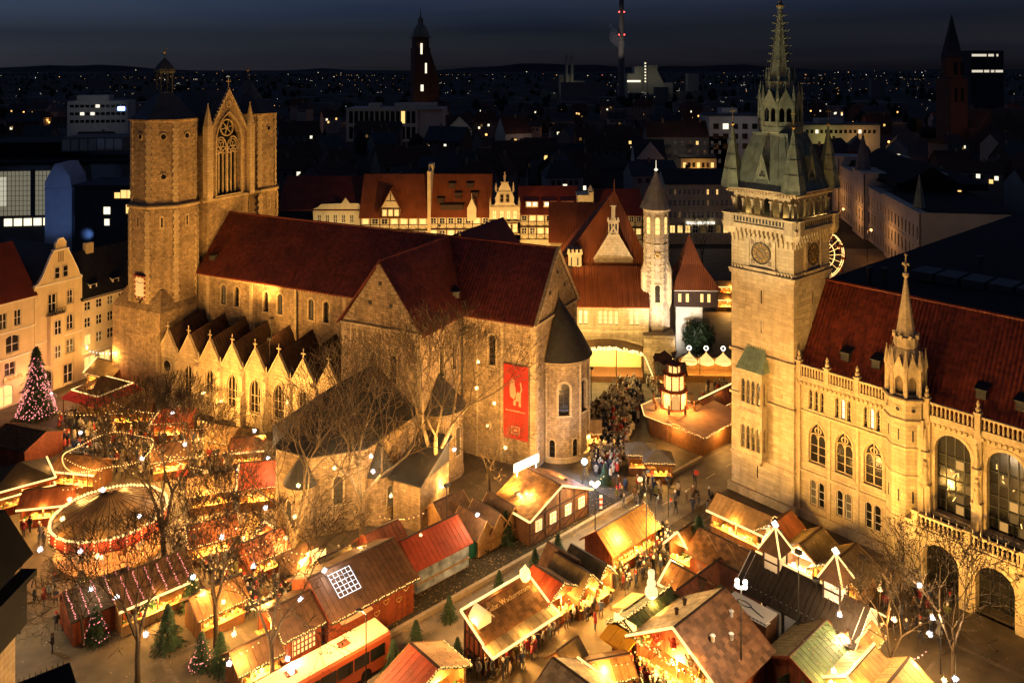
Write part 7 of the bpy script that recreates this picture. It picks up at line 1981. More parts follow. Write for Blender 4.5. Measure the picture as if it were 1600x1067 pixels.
mk('side_led', B().tube((5.3,-2.2,4.4),(6.6,-2.2,1.2),.1), E['led'], sg)
LM.append((sg.location.x,sg.location.y,'the glowing stage','-y',CA,12,5))
mp_ = thing('mast','slender wooden mast standing in the crowd before the stage','mast',(*G(963,622),0)); mk('pole', B().tube((0,0,0),(0,0,7.4),.12,.09,8), M['plank'], mp_)
py_ = thing('christmas_pyramid','tiered christmas pyramid with glowing arches and rotor on a broad wooden bar','christmas pyramid',(*G(1053,672),0),RB)
b = B(); oct_ = [(4.4*cos(pi/8+k*pi/4),4.4*sin(pi/8+k*pi/4)) for k in range(8)]
b.lathe([(3.9,0),(3.9,2.7)],8,off=pi/8); b.box(-3.6,5.8,-7.2,-2.2,0,2.7); mk('wall', b, M['wood'], py_)
b = B(); b.lathe([(4.7,2.7),(2.0,3.4)],8,off=pi/8); b.slab([(-4.0,-7.7,2.75),(6.3,-7.7,2.75),(6.3,-1.5,3.2),(-4.0,-1.5,3.2)],.1)
mk('roof', b, mat('pink_board_roof',(.48,.26,.15),.7,(1.2,.2)), py_)
b = B()
for k in range(8):
    p,q = oct_[k],oct_[(k+1)%8]; bulbs(b,(p[0]*1.07,p[1]*1.07,2.75),(q[0]*1.07,q[1]*1.07,2.75),14,.1)
bulbs(b,(-4.0,-7.8,2.7),(6.3,-7.8,2.7),40,.08,0,.1); bulbs(b,(-4.1,-7.7,2.7),(-4.1,-1.5,2.7),24,.08,0,.1); mk('light_chain', b, E['bulb'], py_, 'stuff')
z0 = 3.3
for i,(r_,h_) in enumerate(((1.75,2.5),(1.4,2.3),(.9,1.3))):
    b = B(); b.lathe([(r_+.35,z0),(r_+.35,z0+.15)],8,off=pi/8); b.lathe([(r_+.2,z0+h_-.1),(r_+.3,z0+h_)],8,off=pi/8)
    for k in range(8): a=pi/8+k*pi/4; b.tube((r_*cos(a),r_*sin(a),z0),(r_*cos(a),r_*sin(a),z0+h_),.09,.09,5)
    mk('tier_frame', b, M['wood_r'], py_)
    for k in range(8):
        a=k*pi/4; c=B().at(r_*.92*cos(a),r_*.92*sin(a),a+pi/2); c.poly([(x,0,z0+.2+z) for x,z in outline(r_*.62,h_-.45,'round')])
        mk('glowing_arch', c, [E['arch'],E['room'],em('amber_arch',(1,.5,.14),.45)][(k+i)%3 if i==0 else 0], py_)
    z0 += h_
lamp(py_,'POINT',(0,-2.6,5.2),600); lamp(py_,'POINT',(-2.6,0,5.2),600); lamp(py_,'POINT',(0,-8.2,2.2),450); lamp(py_,'POINT',(-5,-3,2.2),450)
b = B(); b.tube((0,0,z0),(0,0,z0+.9),.1)
mk('rotor_axle', b, M['wood_d'], py_)
for k in range(10):
    a=2*pi*k/10; c=B().at(0,0,a,z0+.6); c.slab([(.3,-.12,.1),(2.9,-.5,.25),(2.9,.45,-.1),(.3,.12,-.05)],.04); mk('rotor_blade', c, M['wood'], py_)
for k in range(8):
    a=pi/8+k*pi/4; b=B(); b.lathe([(.12,3.3),(.2,3.7),(.12,4.2),(.16,4.4),(.02,4.7)],6,2.9*cos(a),2.9*sin(a)); mk('carved_figure', b, M['wood'], py_)
LM.append((py_.location.x,py_.location.y,'the christmas pyramid','-x',RB,12,14))
for lb,px,py,L_,W_,kd,rf,led,bul,le,lm in (('small grey tent with a zigzag light chain, nearer the apse',1002,690,3.4,2.8,'hip','grey','','f',40,'the small grey tents'),('small grey tent with a light chain close to the pyramid bar',1028,702,3.2,2.6,'hip','grey','','f',40,None),
   ('dark hut with a glowing star behind the pyramid',1046,566,4.4,4.0,'gable','dark','','',60,None),('long roof with LED eave running behind the pyramid bar',1120,612,8.5,3.4,'gable','redwood','t','f',120,'the long LED roof'),('crib hut with bright bulbs beside the apse',921,655,2.6,2.4,'gable','tan','','fl',120,'the crib hut')):
    o = stall(lb,G(px,py,3.6),RB if 'long' in lb else CA,L_,W_,2.6,3.6,RM[rf],M['wood'],'-y',led=led,bul=bul,lampE=le,kind=kd,lm=lm)
    if 'star' in lb:
        b = B(); circ(b,0,4.6,.4,.1,8,-2.0); b.tube((0,-2,3.6),(0,-2,4.2),.05); mk('star', b, E['warmsign'], o)
on = thing('domed_stall','row of blazing little domed roofs each with a light star, right of the square','market stall',(*G(1112,588,1),0),CA,'market stalls')
b = B(); b.box(-4.6,6.5,0,3,0,1.1); b.box(-4.8,6.7,2.8,3,0,3); mk('wall', b, M['plank'], on)
for k in range(4):
    x=-3.4+k*2.75
    b=B(); b.lathe([(1.35,2.7),(1.25,3.2),(.7,3.7),(.2,4.2),(.02,4.6)],10,x,1.3); mk('dome', b, em('lit_dome',(1,.56,.17),.7,(.4,.3,.2)), on)
    b=B(); circ(b,x,5.1,.35,.09,6,1.3); mk('star', b, E['whitesign'], on)
    lamp(on,'POINT',(x,-.2,2.5),150)
LM.append((on.location.x,on.location.y,'the domed stalls','-y',CA,11,3))
for i,(px,py) in enumerate(((1140,440),(1135,330+130))): 
    stall(['small yellow lit stall beside the dark tree by the clock tower','small canopy stall above the yellow lit stall by the clock tower'][i],G(px,py,3.2),CA,5,3,2.6,3.4,RM['tan'],M['plank'],'-y',led='f',lampE=120)
# ------------------------------------------------------------------ trees
def grow(bt, bc, p, d, ln, r, depth, up=.12, spread=.55, leaf=0.0, rnd=R):
    n = 2 if depth > 2 else 1
    for k in range(n):
        q = p + d*(ln/n)
        r2 = max(.021, r*(.89 if n == 2 else .78))
        (bt if r > .09 else bc).tube(tuple(p), tuple(q), r, r2, 6 if r > .15 else 4 if r > .04 else 3, 0, False)
        p, r = q, r2
        d = (d + Vector((rnd.uniform(-.16,.16), rnd.uniform(-.16,.16), rnd.uniform(-.05,.12)))).normalized()
    if leaf and depth < 3 and rnd.random() < leaf:
        for _ in range(2):
            s = rnd.uniform(.05,.11); a = rnd.uniform(0,6.28); o = p + Vector((rnd.uniform(-.2,.2),rnd.uniform(-.2,.2),rnd.uniform(-.25,.05)))
            bc.poly([(o.x+s*cos(a),o.y+s*sin(a),o.z),(o.x-s*sin(a),o.y+s*cos(a),o.z+s*.6),(o.x-s*cos(a),o.y-s*sin(a),o.z)],1)
    if depth == 0: return
    m = 3 if depth in (6,4,2) else 2
    ph = rnd.uniform(0,6.28)
    for k in range(m):
        a = ph + 2*pi*k/m + rnd.uniform(-.5,.5)
        u = d.orthogonal().normalized(); w = d.cross(u)
        s_ = spread*rnd.uniform(.6,1.25)
        nd = (d*cos(s_) + (u*cos(a)+w*sin(a))*sin(s_) + Vector((0,0,up))).normalized()
        grow(bt, bc, p, nd, ln*rnd.uniform(.68,.88), r*(.76 if m == 2 else .66), depth-1, up, spread, leaf, rnd)
m_leaf = mat('withered_leaf',(.12,.075,.03),.9,rand=.4)
def tree_proto(seed, h, trunk, depth, leaf, bark, spread=.5):
    rnd = random.Random(seed)
    bt, bc = B(), B()
    p = Vector((0,0,-.1)); d = Vector((rnd.uniform(-.06,.06),rnd.uniform(-.06,.06),1)).normalized(); r = trunk
    for k in range(3):
        q = p + d*(h*.085); bt.tube(tuple(p),tuple(q),r*(1.25 if k==0 else 1),r*.93,8,0,False); p = q; r *= .93
        d = (d + Vector((rnd.uniform(-.06,.06),rnd.uniform(-.06,.06),0))).normalized()
    for k in range(3):
        a = 2*pi*k/3+rnd.uniform(-.4,.4); s_ = rnd.uniform(.25,.6)
        grow(bt,bc,p,Vector((sin(s_)*cos(a),sin(s_)*sin(a),cos(s_))),h*.2,r*.72,depth,.14,spread,leaf,rnd)
    return mesh_of('trunk',bt,bark), mesh_of('crown',bc,[M['twig'] if bark is not M['bark'] else m_bt,m_leaf])
m_bt = mat('pale_twigs',(.12,.085,.045),.9)
m_dk = mat('dark_bark',(.05,.035,.022),.9,(4,.4))
TP = [tree_proto(3,18,.38,7,.5,M['bark']), tree_proto(8,18,.34,7,.25,M['bark'],.58), tree_proto(21,16,.26,7,.45,m_dk,.52), tree_proto(34,13,.2,6,.9,m_dk,.6)]
TREES = []
for px,py,k,sc,rz,lb,sh in (
  (685,800,0,1.25,.3,'tall pale barked plane tree in front of the cathedral transept','the transept plane tree'),
  (568,855,1,1.12,1.9,'pale forked plane tree before the sacristy apse','the forked plane tree'),
  (455,905,1,1.0,3.6,'slanting pale plane tree rising beside the santa stall','the slanting plane tree'),
  (258,905,2,1.18,.8,'big dark bare tree behind the pink stranded stall','the big dark tree'),
  (338,1010,2,.95,2.2,'dark bare tree between the board hut and the bus','the tree by the bus'),
  (425,1075,3,1.15,4.0,'bushy twiggy tree at the tail of the bus','the twiggy tree by the bus'),
  (215,1075,3,1.15,1.2,'bushy dark tree over the small lit conifers','the bushy dark tree'),
  (298,775,2,.75,5.0,'slender bare tree in the middle of the crowded market','the market tree'),
  (165,720,2,.62,2.8,'small bare tree standing inside the ring of lights','the ring tree'),
  (1490,1085,3,1.05,.4,'twiggy tree in front of the town hall arcade','the arcade tree'),
  (1395,1075,3,.8,2.0,'thin twiggy tree over the yellow tents','the tent tree'),
  (765,775,3,.75,3.3,'small leafy remnant tree below the red banner','the banner tree'),
  (622,790,3,.85,5.5,'small twiggy tree by the cathedral porch','the porch tree'),
  (520,700,3,.62,.9,'little tree against the dark sacristy roof','the sacristy tree'),
  (1098,420,2,.8,1.1,'bare tree with a green light beside the orange keep roof','the keep tree'),
  (130,1010,3,.7,3.0,'low dark tree on the dim paving by the conifers','the low dark tree'),
  (395,790,3,.6,2.4,'thin small tree next to the orange LED hut','the thin tree')):
    x,y = G(px,py); o = thing('bare_tree',lb,'tree',(x,y,0),rz); mk('trunk',TP[k][0],None,o); mk('crown',TP[k][1],None,o); o.scale = (sc,)*3
    TREES.append((x,y,sh,px))
t = thing('evergreen_tree','dense dark evergreen beside the pale castle tower','tree',(*G(1092,566),0),0)
b = B(); b.tube((0,0,0),(0,0,5),.3,.15); mk('trunk', b, m_dk, t)
b = B()
for k in range(5200):
    u = R.gauss(0,1),R.gauss(0,1),R.gauss(0,1); q = Vector(u).normalized(); rr = R.uniform(.6,1.03)
    cl = .82+.18*sin(q.x*7+q.z*5)*cos(q.y*6)
    p = Vector((q.x*3.1*rr*cl,q.y*3.1*rr*cl,4.3+q.z*3.6*rr*cl)); s = R.uniform(.12,.24); a = R.uniform(0,6.28)
    b.poly([tuple(p+Vector((s*cos(a),s*sin(a),R.uniform(-s,s)))),tuple(p+Vector((s*cos(a+2.1),s*sin(a+2.1),R.uniform(-s,s)))),tuple(p+Vector((s*cos(a+4.2),s*sin(a+4.2),R.uniform(-s,s))))])
mk('crown', b, M['needle'], t)
# conifers
def conifer_mesh(seed, n):
    rnd = random.Random(seed); b = B()
    for k in range(n):
        t = rnd.random()**1.35; z = .12+.88*t
        lay = (z*9)%1.0; a = rnd.uniform(0,6.28)
        rr = .33*(1-t)**.92*(1.22-.62*lay)*(1+.2*sin(a*5+int(z*9)*2.1)+.12*sin(a*11+int(z*9)))*sqrt(rnd.uniform(.2,1))
        p = Vector((rr*cos(a),rr*sin(a),z-rr*.28)); s = rnd.uniform(.02,.042)
        o = Vector((cos(a),sin(a),-.55)); w = Vector((-sin(a),cos(a),0))
        b.poly([tuple(p-w*s*.7),tuple(p+w*s*.7),tuple(p+o*s*2.1)])
    return mesh_of('foliage',b,M['needle'])
CF = [conifer_mesh(1,2600),conifer_mesh(2,1500)]
ctr = mesh_of('trunk',B().tube((0,0,0),(0,0,.9),.025,.006,6),m_dk)
def conifer(label, px, py, h, cat='conifer', group='small conifers of the market', k=1, bulb=None, nb=0, name='conifer'):
    x,y = G(px,py); o = thing(name,label,cat,(x,y,0),R.uniform(0,6),group); o.scale = (h,h,h)
    mk('trunk',ctr,None,o); mk('foliage',CF[k],None,o)
    if bulb:
        b = B()
        for i in range(nb):
            t = R.random()**1.3; a = R.uniform(0,6.28) if R.random()<(.85 if nb>500 else .4) else t*40; rr = .345*(1-t)*1.02; b.octa((rr*cos(a),rr*sin(a),.14+.86*t-rr*.25),.0105*R.uniform(.6,1.4)*(9/h)**.4)
        mk('light_chain', b, bulb, o, 'stuff')
    return o
xt = conifer('tall christmas tree covered in pinkish white lights before the cream houses',57,650,10.2,'christmas tree',None,0,E['pbulb'],900,'christmas_tree'); xt.scale = (7.6,7.6,10.2)
lamp(xt,'POINT',(-.1,-.45,.3),260,(1,.42,.36),.3); lamp(xt,'POINT',(.45,-.2,.35),260,(1,.42,.36),.3)
for a in ((657,905,3.0,'conifer at the lower end of the green fence'),(703,884,2.8,'conifer before the middle of the green fence'),(752,858,3.0,'conifer before the green fence below the gabled huts'),(790,845,3.3,'conifer at the upper end of the green fence'),
          (872,868,2.4,'conifer on the road behind the red roofed stall'),(836,892,2.4,'conifer between the road and the LED outlined stall'),(780,920,1.9,'sapling conifer behind the LED outlined stall ridge'),(702,968,2.3,'conifer by the timbered end of the LED stall'),
          (650,1010,2.4,'thin reddish lit conifer beside the bus nose'),(615,1050,2.8,'conifer beside the bus windows at the bottom edge'),(945,756,2.6,'conifer by the white lamp near the apse'),(1092,884,5.2,'big green conifer beside the LED bars'),
          (715,1030,2.0,'conifer left of the lamplit-coloured roof slope'),(300,950,3.4,'dark conifer under the big dark tree'),(262,1010,3.8,'dark conifer between the low trees'),(345,1045,3.2,'dark conifer by the tail of the bus'),(640,800,2.6,'conifer by the cathedral porch'),(250,632,1.6,'bright green potted conifer by the portal')):
    conifer(a[3],*a[:3])
for a in ((128,945,3.4,'conifer wound with warm lights on the dim paving'),(232,965,3.0,'conifer wound with warm lights under the pink stranded stall'),(166,940,2.4,'small conifer with a pink light chain in the shade'),(315,1040,3.0,'conifer with sparse white lights near the bus'),(150,1000,3.2,'dark conifer with scattered tiny white lights')):
    conifer(*(a[3],)+a[:3],bulb=E['bulb'] if 'warm' in a[3] else E['pbulb'],nb=90)
# ------------------------------------------------------------------ hanging light balls
bb = B(); bb.ball((0,0,0),.17,0,8,6)
rb = random.Random(4)
for k in range(26):
    v = Vector((rb.gauss(0,1),rb.gauss(0,1),rb.gauss(0,1))).normalized(); bb.tube(tuple(v*.14),tuple(v*.25),.03,.015,3)
wire = mesh_of('wire',B().tube((0,0,.2),(0,0,1.6),.012,.012,3),M['iron'])
BALL = {'w': mesh_of('bulb_cluster',bb,em('warm_ball',(1,.62,.25),1.8)),'c': mesh_of('bulb_cluster',bb,em('cold_ball',(.82,.88,1),2))}
balls = '317 614 w,346 627 w,449 629 w,270 645 c,126 676 c,289 694 c,222 716 c,398 673 c,419 715 c,371 734 c,532 691 w,560 641 w,619 666 w,733 508 w,649 524 c,747 566 w,745 606 w,772 630 w,710 702 c,790 699 w,761 665 w,580 713 c,583 736 c,523 731 w,466 758 w,662 758 c,611 774 w,691 761 w,415 793 c,461 807 w,447 840 w,381 842 w,347 839 c,160 765 c,98 810 w,109 780 w,125 861 c,152 868 w,63 858 c,218 806 c,302 901 c,142 920 c,182 933 c,228 990 c,396 884 c,498 900 w,469 935 c,358 1036 c,449 1029 c,456 1048 c,349 940 w,366 990 w,823 771 w,815 776 w,826 753 w,657 836 w,746 804 c,561 858 w,1437 914 c,1457 965 c,1453 990 c,1397 967 w,1375 920 w,1324 1000 c,1303 1048 c,1312 960 c,1475 1062 w,1493 1060 c'
recs = []
for s in balls.split(','):
    px,py,c = s.split(); px,py = int(px),int(py)
    best = min(TREES,key=lambda t: abs(t[3]-px)+(abs(G(px,py,7)[1]-t[1])*4))
    Y = best[1]+R.uniform(-1.8,1.8); z = Z_(py,Y)
    if z < 3.2: z = 3.2+R.random()*2; Y = (51-z)*1280/(py-105)
    if z > 19: Y = G(px,py,15)[1]; z = 15
    recs.append([best[2],c,P_(px,Y),Y,z])
ordn = ['highest','second highest','third highest','fourth highest','fifth highest','sixth highest','seventh highest','eighth highest','ninth highest','tenth highest','eleventh highest','twelfth highest']
for key in sorted(set((r[0],r[1]) for r in recs)):
    gr = sorted([r for r in recs if (r[0],r[1])==key],key=lambda r:-r[4])
    for i,r in enumerate(gr):
        o = thing('light_ball','%s %s light ball hanging in %s' % (ordn[i] if len(gr)>1 else 'only',{'w':'warm','c':'cold white'}[r[1]],r[0]),'light ball',(r[2],r[3],r[4]),R.uniform(0,6),'light balls hanging in the trees')
        mk('bulb_cluster',BALL[r[1]],None,o); mk('wire',wire,None,o)
        lamp(o,'POINT',(0,-.45,0),150 if r[2]<-24 and r[3]<82 else 480,(1,.54,.15) if r[1]=='w' else (1,.68,.36),.2)
# ------------------------------------------------------------------ strings of lights
m_cable = M['iron']
def string(label, a, c, sag, step=.45, m=None, r=.085):
    (ax,ay),(cx,cy) = G(*a),G(*c)
    o = thing('light_string',label,'light string',((ax+cx)/2,(ay+cy)/2,0),0,'strings of bulbs over the market'); ox,oy = o.location.x,o.location.y
    p,q = (ax-ox,ay-oy,a[2]),(cx-ox,cy-oy,c[2]); L_ = (Vector(p)-Vector(q)).length
    f = lambda t: (p[0]+(q[0]-p[0])*t,p[1]+(q[1]-p[1])*t,p[2]+(q[2]-p[2])*t-4*sag*t*(1-t)+.06)
    mk('cable', B().path([f(k/10) for k in range(11)],.015,3), m_cable, o)
    b = B(); bulbs(b,p,q,max(4,int(L_/step)),r,sag); mk('bulbs', b, m or E['bulb'], o, 'stuff'); lamp(o,'POINT',(0,0,a[2]-sag-.3),700,WARM,.3)
for lb,a,c,sg_ in (('bulb string from the christmas tree to the red pavilion',(82,643,4.5),(185,640,4.2),.6),('white bulb garland across the front of the ivory house',(138,548,7),(209,540,7),.8),
   ('bulb string from the carousel rim to the red tiled stall',(262,765,4.2),(380,755,3.2),.5),('bulb string over the crowd left of the red tiled stall',(250,712,4.6),(378,700,4),.5),('bulb string from the orange LED hut to the carousel',(262,830,4),(385,800,3.4),.5),
   ('bulb string between the brown ribbed hut and the board hut',(320,890,3.6),(425,838,3.6),.5),('bulb string beside the lattice windows of the brown hut',(380,945,4),(450,905,4),.5),('bulb string from the tan stall corner to the LED hut',(1005,792,4.2),(1062,834,3.2),.5),
   ('bulb string across the front of the twin gabled stall',(958,838,3.6),(985,905,3),.4),('bulb string over the roof of the yellow awning stall',(985,960,4),(1052,905,4),.3),('bulb string low across the brown board hut',(905,1034,3.2),(985,1036,3.2),.2),
   ('bulb string across the roof of the long tan stall',(948,828,4.2),(990,846,3.2),.2),('bulb string from the mast of the red shed to the plane tree',(590,805,4.6),(665,800,4.6),.6),('short bulb string by the half timbered hut corner',(920,757,4.4),(945,742,4.4),.2),
   ('bulb string from the tan market stall to the ring of lights',(240,700,4.4),(325,735,4),.5),('bulb string from the orange lit stall to the brown ribbed hut',(335,806,4.0),(405,832,3.8),.4),('bulb string from the carousel to the orange lit stall',(258,800,4.3),(318,815,3.8),.4),
   ('bulb string over the lane below the red tiled stall',(350,765,4.2),(430,768,3.8),.5),('bulb string from the santa stall to the plane trunk',(452,862,4.4),(505,858,3.9),.3),('bulb string from the half hidden stall to the yellow stall',(280,690,4.4),(340,672,4),.4),
   ('bulb string from the wide brown stall to the ring of lights',(100,715,4),(160,735,4.1),.4),('bulb string at the back of the carousel',(95,765,4.2),(160,745,4.2),.4),('bulb string from the board hut to the brown hut with lattice windows',(350,905,4.0),(440,950,4.2),.6),('bulb string between the pink stranded stall and the board hut',(290,905,4.2),(345,925,3.8),.4),
   ('bulb string over the paving by the red pavilion',(176,628,4.5),(250,645,4.5),.5),('bulb string from the crimson stall to the yellow stall',(250,660,4.2),(330,668,4.2),.5),('bulb string above the crowd below the ring of lights',(205,740,4),(290,700,4.2),.5),('bulb string by the arcade tree with reddish bulbs',(1420,1030,4),(1450,1015,4),.2),
   ('bulb string over the brown tents near the santa stall',(440,870,3.8),(500,878,3.2),.3),('bulb string along the low tree beside the bus',(345,1030,3.8),(408,1000,3.8),.3)):
    string(lb,a,c,sg_,m=E['wbulb'] if 'white bulb' in lb else E['pbulb'] if 'reddish' in lb else None)
rg_ = thing('light_ring','big ring of bulbs carried on thin posts around a small bare tree','light ring',(*G(170,705,3.9),0),0)
b = B()
for k in range(110): a = 2*pi*k/110; b.octa((5*cos(a),5*sin(a),3.9+.25*sin(a*4)),.1)
mk('bulbs', b, E['bulb'], rg_, 'stuff')
for k in range(8): a = 2*pi*k/8; mk('post', B().tube((0,0,0),(0,0,3.9),.05), M['wood_d'], rg_, loc=(5*cos(a),5*sin(a),0))
for k in range(4): lamp(rg_,'POINT',(4.6*cos(k*pi/2),4.6*sin(k*pi/2),3.4),480)
mk('cable', B().path([(5*cos(2*pi*k/40),5*sin(2*pi*k/40),3.87+.25*sin(2*pi*k/10)) for k in range(41)],.02,3), M['iron'], rg_)
# ------------------------------------------------------------------ lamp posts, signs, dark near buildings
def post(label, px, py, h, heads, col=(1,.8,.5), e=180, cat='lamp post'):
    x,y = G(px,py); o = thing('lamp_post',label,cat,(x,y,0),0)
    mk('pole', B().tube((0,0,0),(0,0,h),.07,.05,6), M['iron'], o)
    for k in range(heads):
        a = 2*pi*k/heads+.5; r_ = .45 if heads>1 else 0
        b = B(); b.tube((0,0,h-.3),(r_*cos(a),r_*sin(a),h),.035); b.ball((r_*cos(a),r_*sin(a),h+.15),.2); mk('lamp_head', b, E['whitesign'], o)
    lamp(o,'POINT',(0,-.5,h+.5),e,col,.3)
    return o
post('lamp post with three pale lamps beside the kerb',930,832,5.2,3,e=2600)
post('lamp post with a cluster of pale lamps before the shingled pavilion',1158,1100,9.5,4,e=1500)
post('lamp post with one square lantern on the dim left paving',31,990,4.6,1,e=700)
o = thing('lamp_post','thin street lamp pole standing in front of the bus','lamp post',(*G(572,1085),0),0); mk('pole', B().tube((0,0,0),(0,0,6.6),.06,.05).tube((0,0,6.6),(-.5,.3,6.7),.05), M['iron'], o); mk('lamp_head', B().cbox(-.6,.3,6.6,.5,.25,.14), M['iron'], o); lamp(o,'POINT',(-.6,.3,6.4),2600,(1,.5,.16),.25)
fx,fy = G(913,752); o = thing('work_light','blazing blue white work light on a tripod beside the apse','work light',(fx,fy,0),0)
b = B()
for k in range(3): a=2*pi*k/3; b.tube((.6*cos(a),.6*sin(a),0),(0,0,1.5),.04)
b.tube((0,0,1.4),(0,0,2.3),.05); mk('tripod', b, M['iron'], o)
b = B(); b.ball((0,-.1,2.5),.38); mk('lamp_head', b, em('blue_white_lamp',(.75,.85,1),6), o); lamp(o,'POINT',(0,-.7,2.7),900,(.55,.7,1),.2)
for lb,px,py,h in (('red and white barrier post at the kerb by the half timbered hut',939,796,1.6),('red and white barrier post near the pyramid bar',1031,738,1.8),('round sign on a foot plate near the clock tower',1088,768,2.6),('tall thin sign pole on the road',1000,790,3.4)):
    o = thing('traffic_post',lb,'traffic post',(*G(px,py),0),0)
    b = B(); b.box(-.3,.3,-.2,.2,0,.12)
    mk('foot', b, M['iron'], o)
    if 'barrier' in lb:
        for k in range(5): mk('stripe', B().box(-.15,.15,-.03,.03,.1+h*k/5,.1+h*(k+1)/5-.004), GOODS[0] if k%2 else M['white'], o)
    else:
        mk('pole', B().tube((0,0,0),(0,0,h),.04), M['iron'], o)
        b = B(); b.tube((0,-.05,h-.3),(0,-.01,h-.3),.32,.32,12); mk('sign_plate', b, GOODS[0] if 'round' in lb else M['white'], o)
nb_ = thing('corner_building','dark fronted building with projecting black eaves at the left edge','building',(-44,56,0),0)
b = B(); b.box(-8,6.4,-14,6,0,13.6); mk('wall', b, M['stone_l'], nb_)
b = B(); b.ext([(-8,-14,13.6),(7.2,-14,13.6),(5,-14,17),(-8,-14,17)],(0,21,0)); b.box(6.4,7.0,2,6.5,8.6,12.2); b.box(6.4,7.6,1.5,6.8,12.2,12.6); mk('roof', b, M['black'], nb_)
rb_ = thing('near_roof','black pitched roof corner at the bottom left edge','building',(-29.3,53.6,0),radians(38))
b = B(); b.box(-14,0,-12,0,0,11.4); mk('wall', b, M['stone_l'], rb_)
b = B(); b.slab([(-14.5,-12,11.2),(.4,-12,11.2),(.4,.4,11.7),(-14.5,.4,11.7)],.5); mk('roof', b, M['black'], rb_)
b = B()
for k in range(46): b.tube((-14.4+k*.32,.35,11.7),(-14.4+k*.32,.35,12.0),.03,.01,4)
mk('snow_guard', b, M['iron'], rb_, 'stuff')
# ------------------------------------------------------------------ people
dg = None
def skin_mesh(name, vs, es, rs, mats, pick, sub=1):
    me = bpy.data.meshes.new('tmp'); me.from_pydata(vs,es,[]); ob = bpy.data.objects.new('tmp',me); COL.objects.link(ob)
    m = ob.modifiers.new('s','SKIN'); m.use_smooth_shade = True
    for i,r in enumerate(rs):
        sv = me.skin_vertices[0].data[i]; sv.radius = (r,r) if not isinstance(r,tuple) else r; sv.use_root = i == 0
    if sub:
        m2 = ob.modifiers.new('u','SUBSURF'); m2.levels = sub; m2.render_levels = sub
    d = bpy.context.evaluated_depsgraph_get(); out = bpy.data.meshes.new_from_object(ob.evaluated_get(d)); out.name = name
    bpy.data.objects.remove(ob); bpy.data.meshes.remove(me)
    out.materials.clear()
    for q in mats: out.materials.append(q)
    for p in out.polygons: p.material_index = pick(p.center)
    return out
m_skin = mat('skin',(.42,.24,.15),.6); m_trs = mat('trousers',(.03,.03,.04),.9,obcol=True); m_coat = mat('coat_cloth',(.1,.1,.1),.9,obcol=True); m_hat = mat('hat_cloth',(.1,.1,.1),.9,obcol=True)
def person_meshes(step, arm, lean, sub):
    a = arm; s = step
    vs = [(0,0,.93),(0,-lean*.4,1.14),(0,-lean,1.36),(0,-lean*1.1,1.48),(0,-lean*1.2-.015,1.57),(0,-lean*1.2,1.68),
          (.10,-s*.1,.86),(.11,-s*.5-.02,.47),(.11,-s+.02,.08),(.12,-s-.14,.045),(-.10,s*.1,.86),(-.11,s*.35,.47),(-.11,s+.04,.1),(-.12,s-.12,.05),
          (.19,-lean,1.38),(.25,.02-lean,1.13),(.22,-a-lean,.98+a*.55),(.20,-a*1.25-lean,.93+a*.75),(-.19,-lean,1.38),(-.25,.02-lean,1.13),(-.23,-.05-lean,.93),(-.22,-.08-lean,.85)]
    es = [(0,1),(1,2),(2,3),(3,4),(4,5),(0,6),(6,7),(7,8),(8,9),(0,10),(10,11),(11,12),(12,13),(2,14),(14,15),(15,16),(16,17),(2,18),(18,19),(19,20),(20,21)]
    rs = [.13,.12,.15,.055,.09,.06,.085,.062,.045,.04,.085,.062,.045,.04,.07,.05,.036,.03,.07,.05,.036,.03]
    body = skin_mesh('body',vs,es,rs,[m_skin,m_trs],lambda c: 0 if (c[2]>1.42 and abs(c[0])<.14) or (abs(c[0])>.15 and .7<c[2]<1.05 and c[1]<-.06) else 1,sub)
    cv = [(0,-lean*.5,1.1),(0,-lean,1.34),(0,-lean,1.45),(0,0,.92),(0,0,.66),(.19,-lean,1.38),(.26,.02-lean,1.13),(.225,-a*.9-lean,.99+a*.5),(-.19,-lean,1.38),(-.26,.02-lean,1.13),(-.235,-.04-lean,.95)]
    ce = [(0,1),(1,2),(0,3),(3,4),(1,5),(5,6),(6,7),(1,8),(8,9),(9,10)]
    coat = skin_mesh('coat',cv,ce,[(.19,.16),(.2,.165),.09,(.2,.175),(.215,.19),.1,.085,.06,.1,.085,.06],[m_coat],lambda c: 0,sub)
    hy = -lean*1.2
    hat = B(); hat.lathe([(.118,1.58),(.125,1.63),(.11,1.71),(.06,1.755),(.005,1.77)],8,0,hy+.005); hat.octa((0,hy,1.79),.035)
    hair = B(); hair.lathe([(.10,1.50),(.115,1.58),(.115,1.66),(.07,1.72),(.005,1.735)],8,0,hy+.028)
    hood = B(); hood.lathe([(.16,1.44),(.15,1.55),(.14,1.66),(.08,1.74),(.005,1.76)],8,0,hy+.04)
    return body,coat,mesh_of('hat',hat,m_hat),mesh_of('hair',hair,m_hat),mesh_of('hood',hood,m_hat)
PV = [person_meshes(0,.08,0,1),person_meshes(.2,.1,.03,1),person_meshes(.03,.3,.02,1),person_meshes(-.17,.05,.04,1)]
COATS = [('black',(.015,.015,.018)),('dark grey',(.06,.06,.065)),('navy',(.02,.03,.07)),('brown',(.10,.055,.025)),('red',(.42,.03,.02)),('beige',(.42,.33,.2)),('olive',(.075,.075,.03)),('white',(.6,.57,.5)),('wine red',(.14,.015,.02)),('blue',(.05,.1,.25)),('green',(.03,.16,.05)),('grey',(.2,.2,.2)),('rust',(.3,.1,.03))]
HEADS = [('dark hat','hat',(.03,.03,.035)),('red hat','hat',(.5,.03,.03)),('white hat','hat',(.65,.62,.55)),('brown hair','hair',(.06,.03,.015)),('blond hair','hair',(.38,.25,.1)),('black hair','hair',(.012,.011,.01)),('raised hood','hood',None),('grey hair','hair',(.3,.28,.26))]
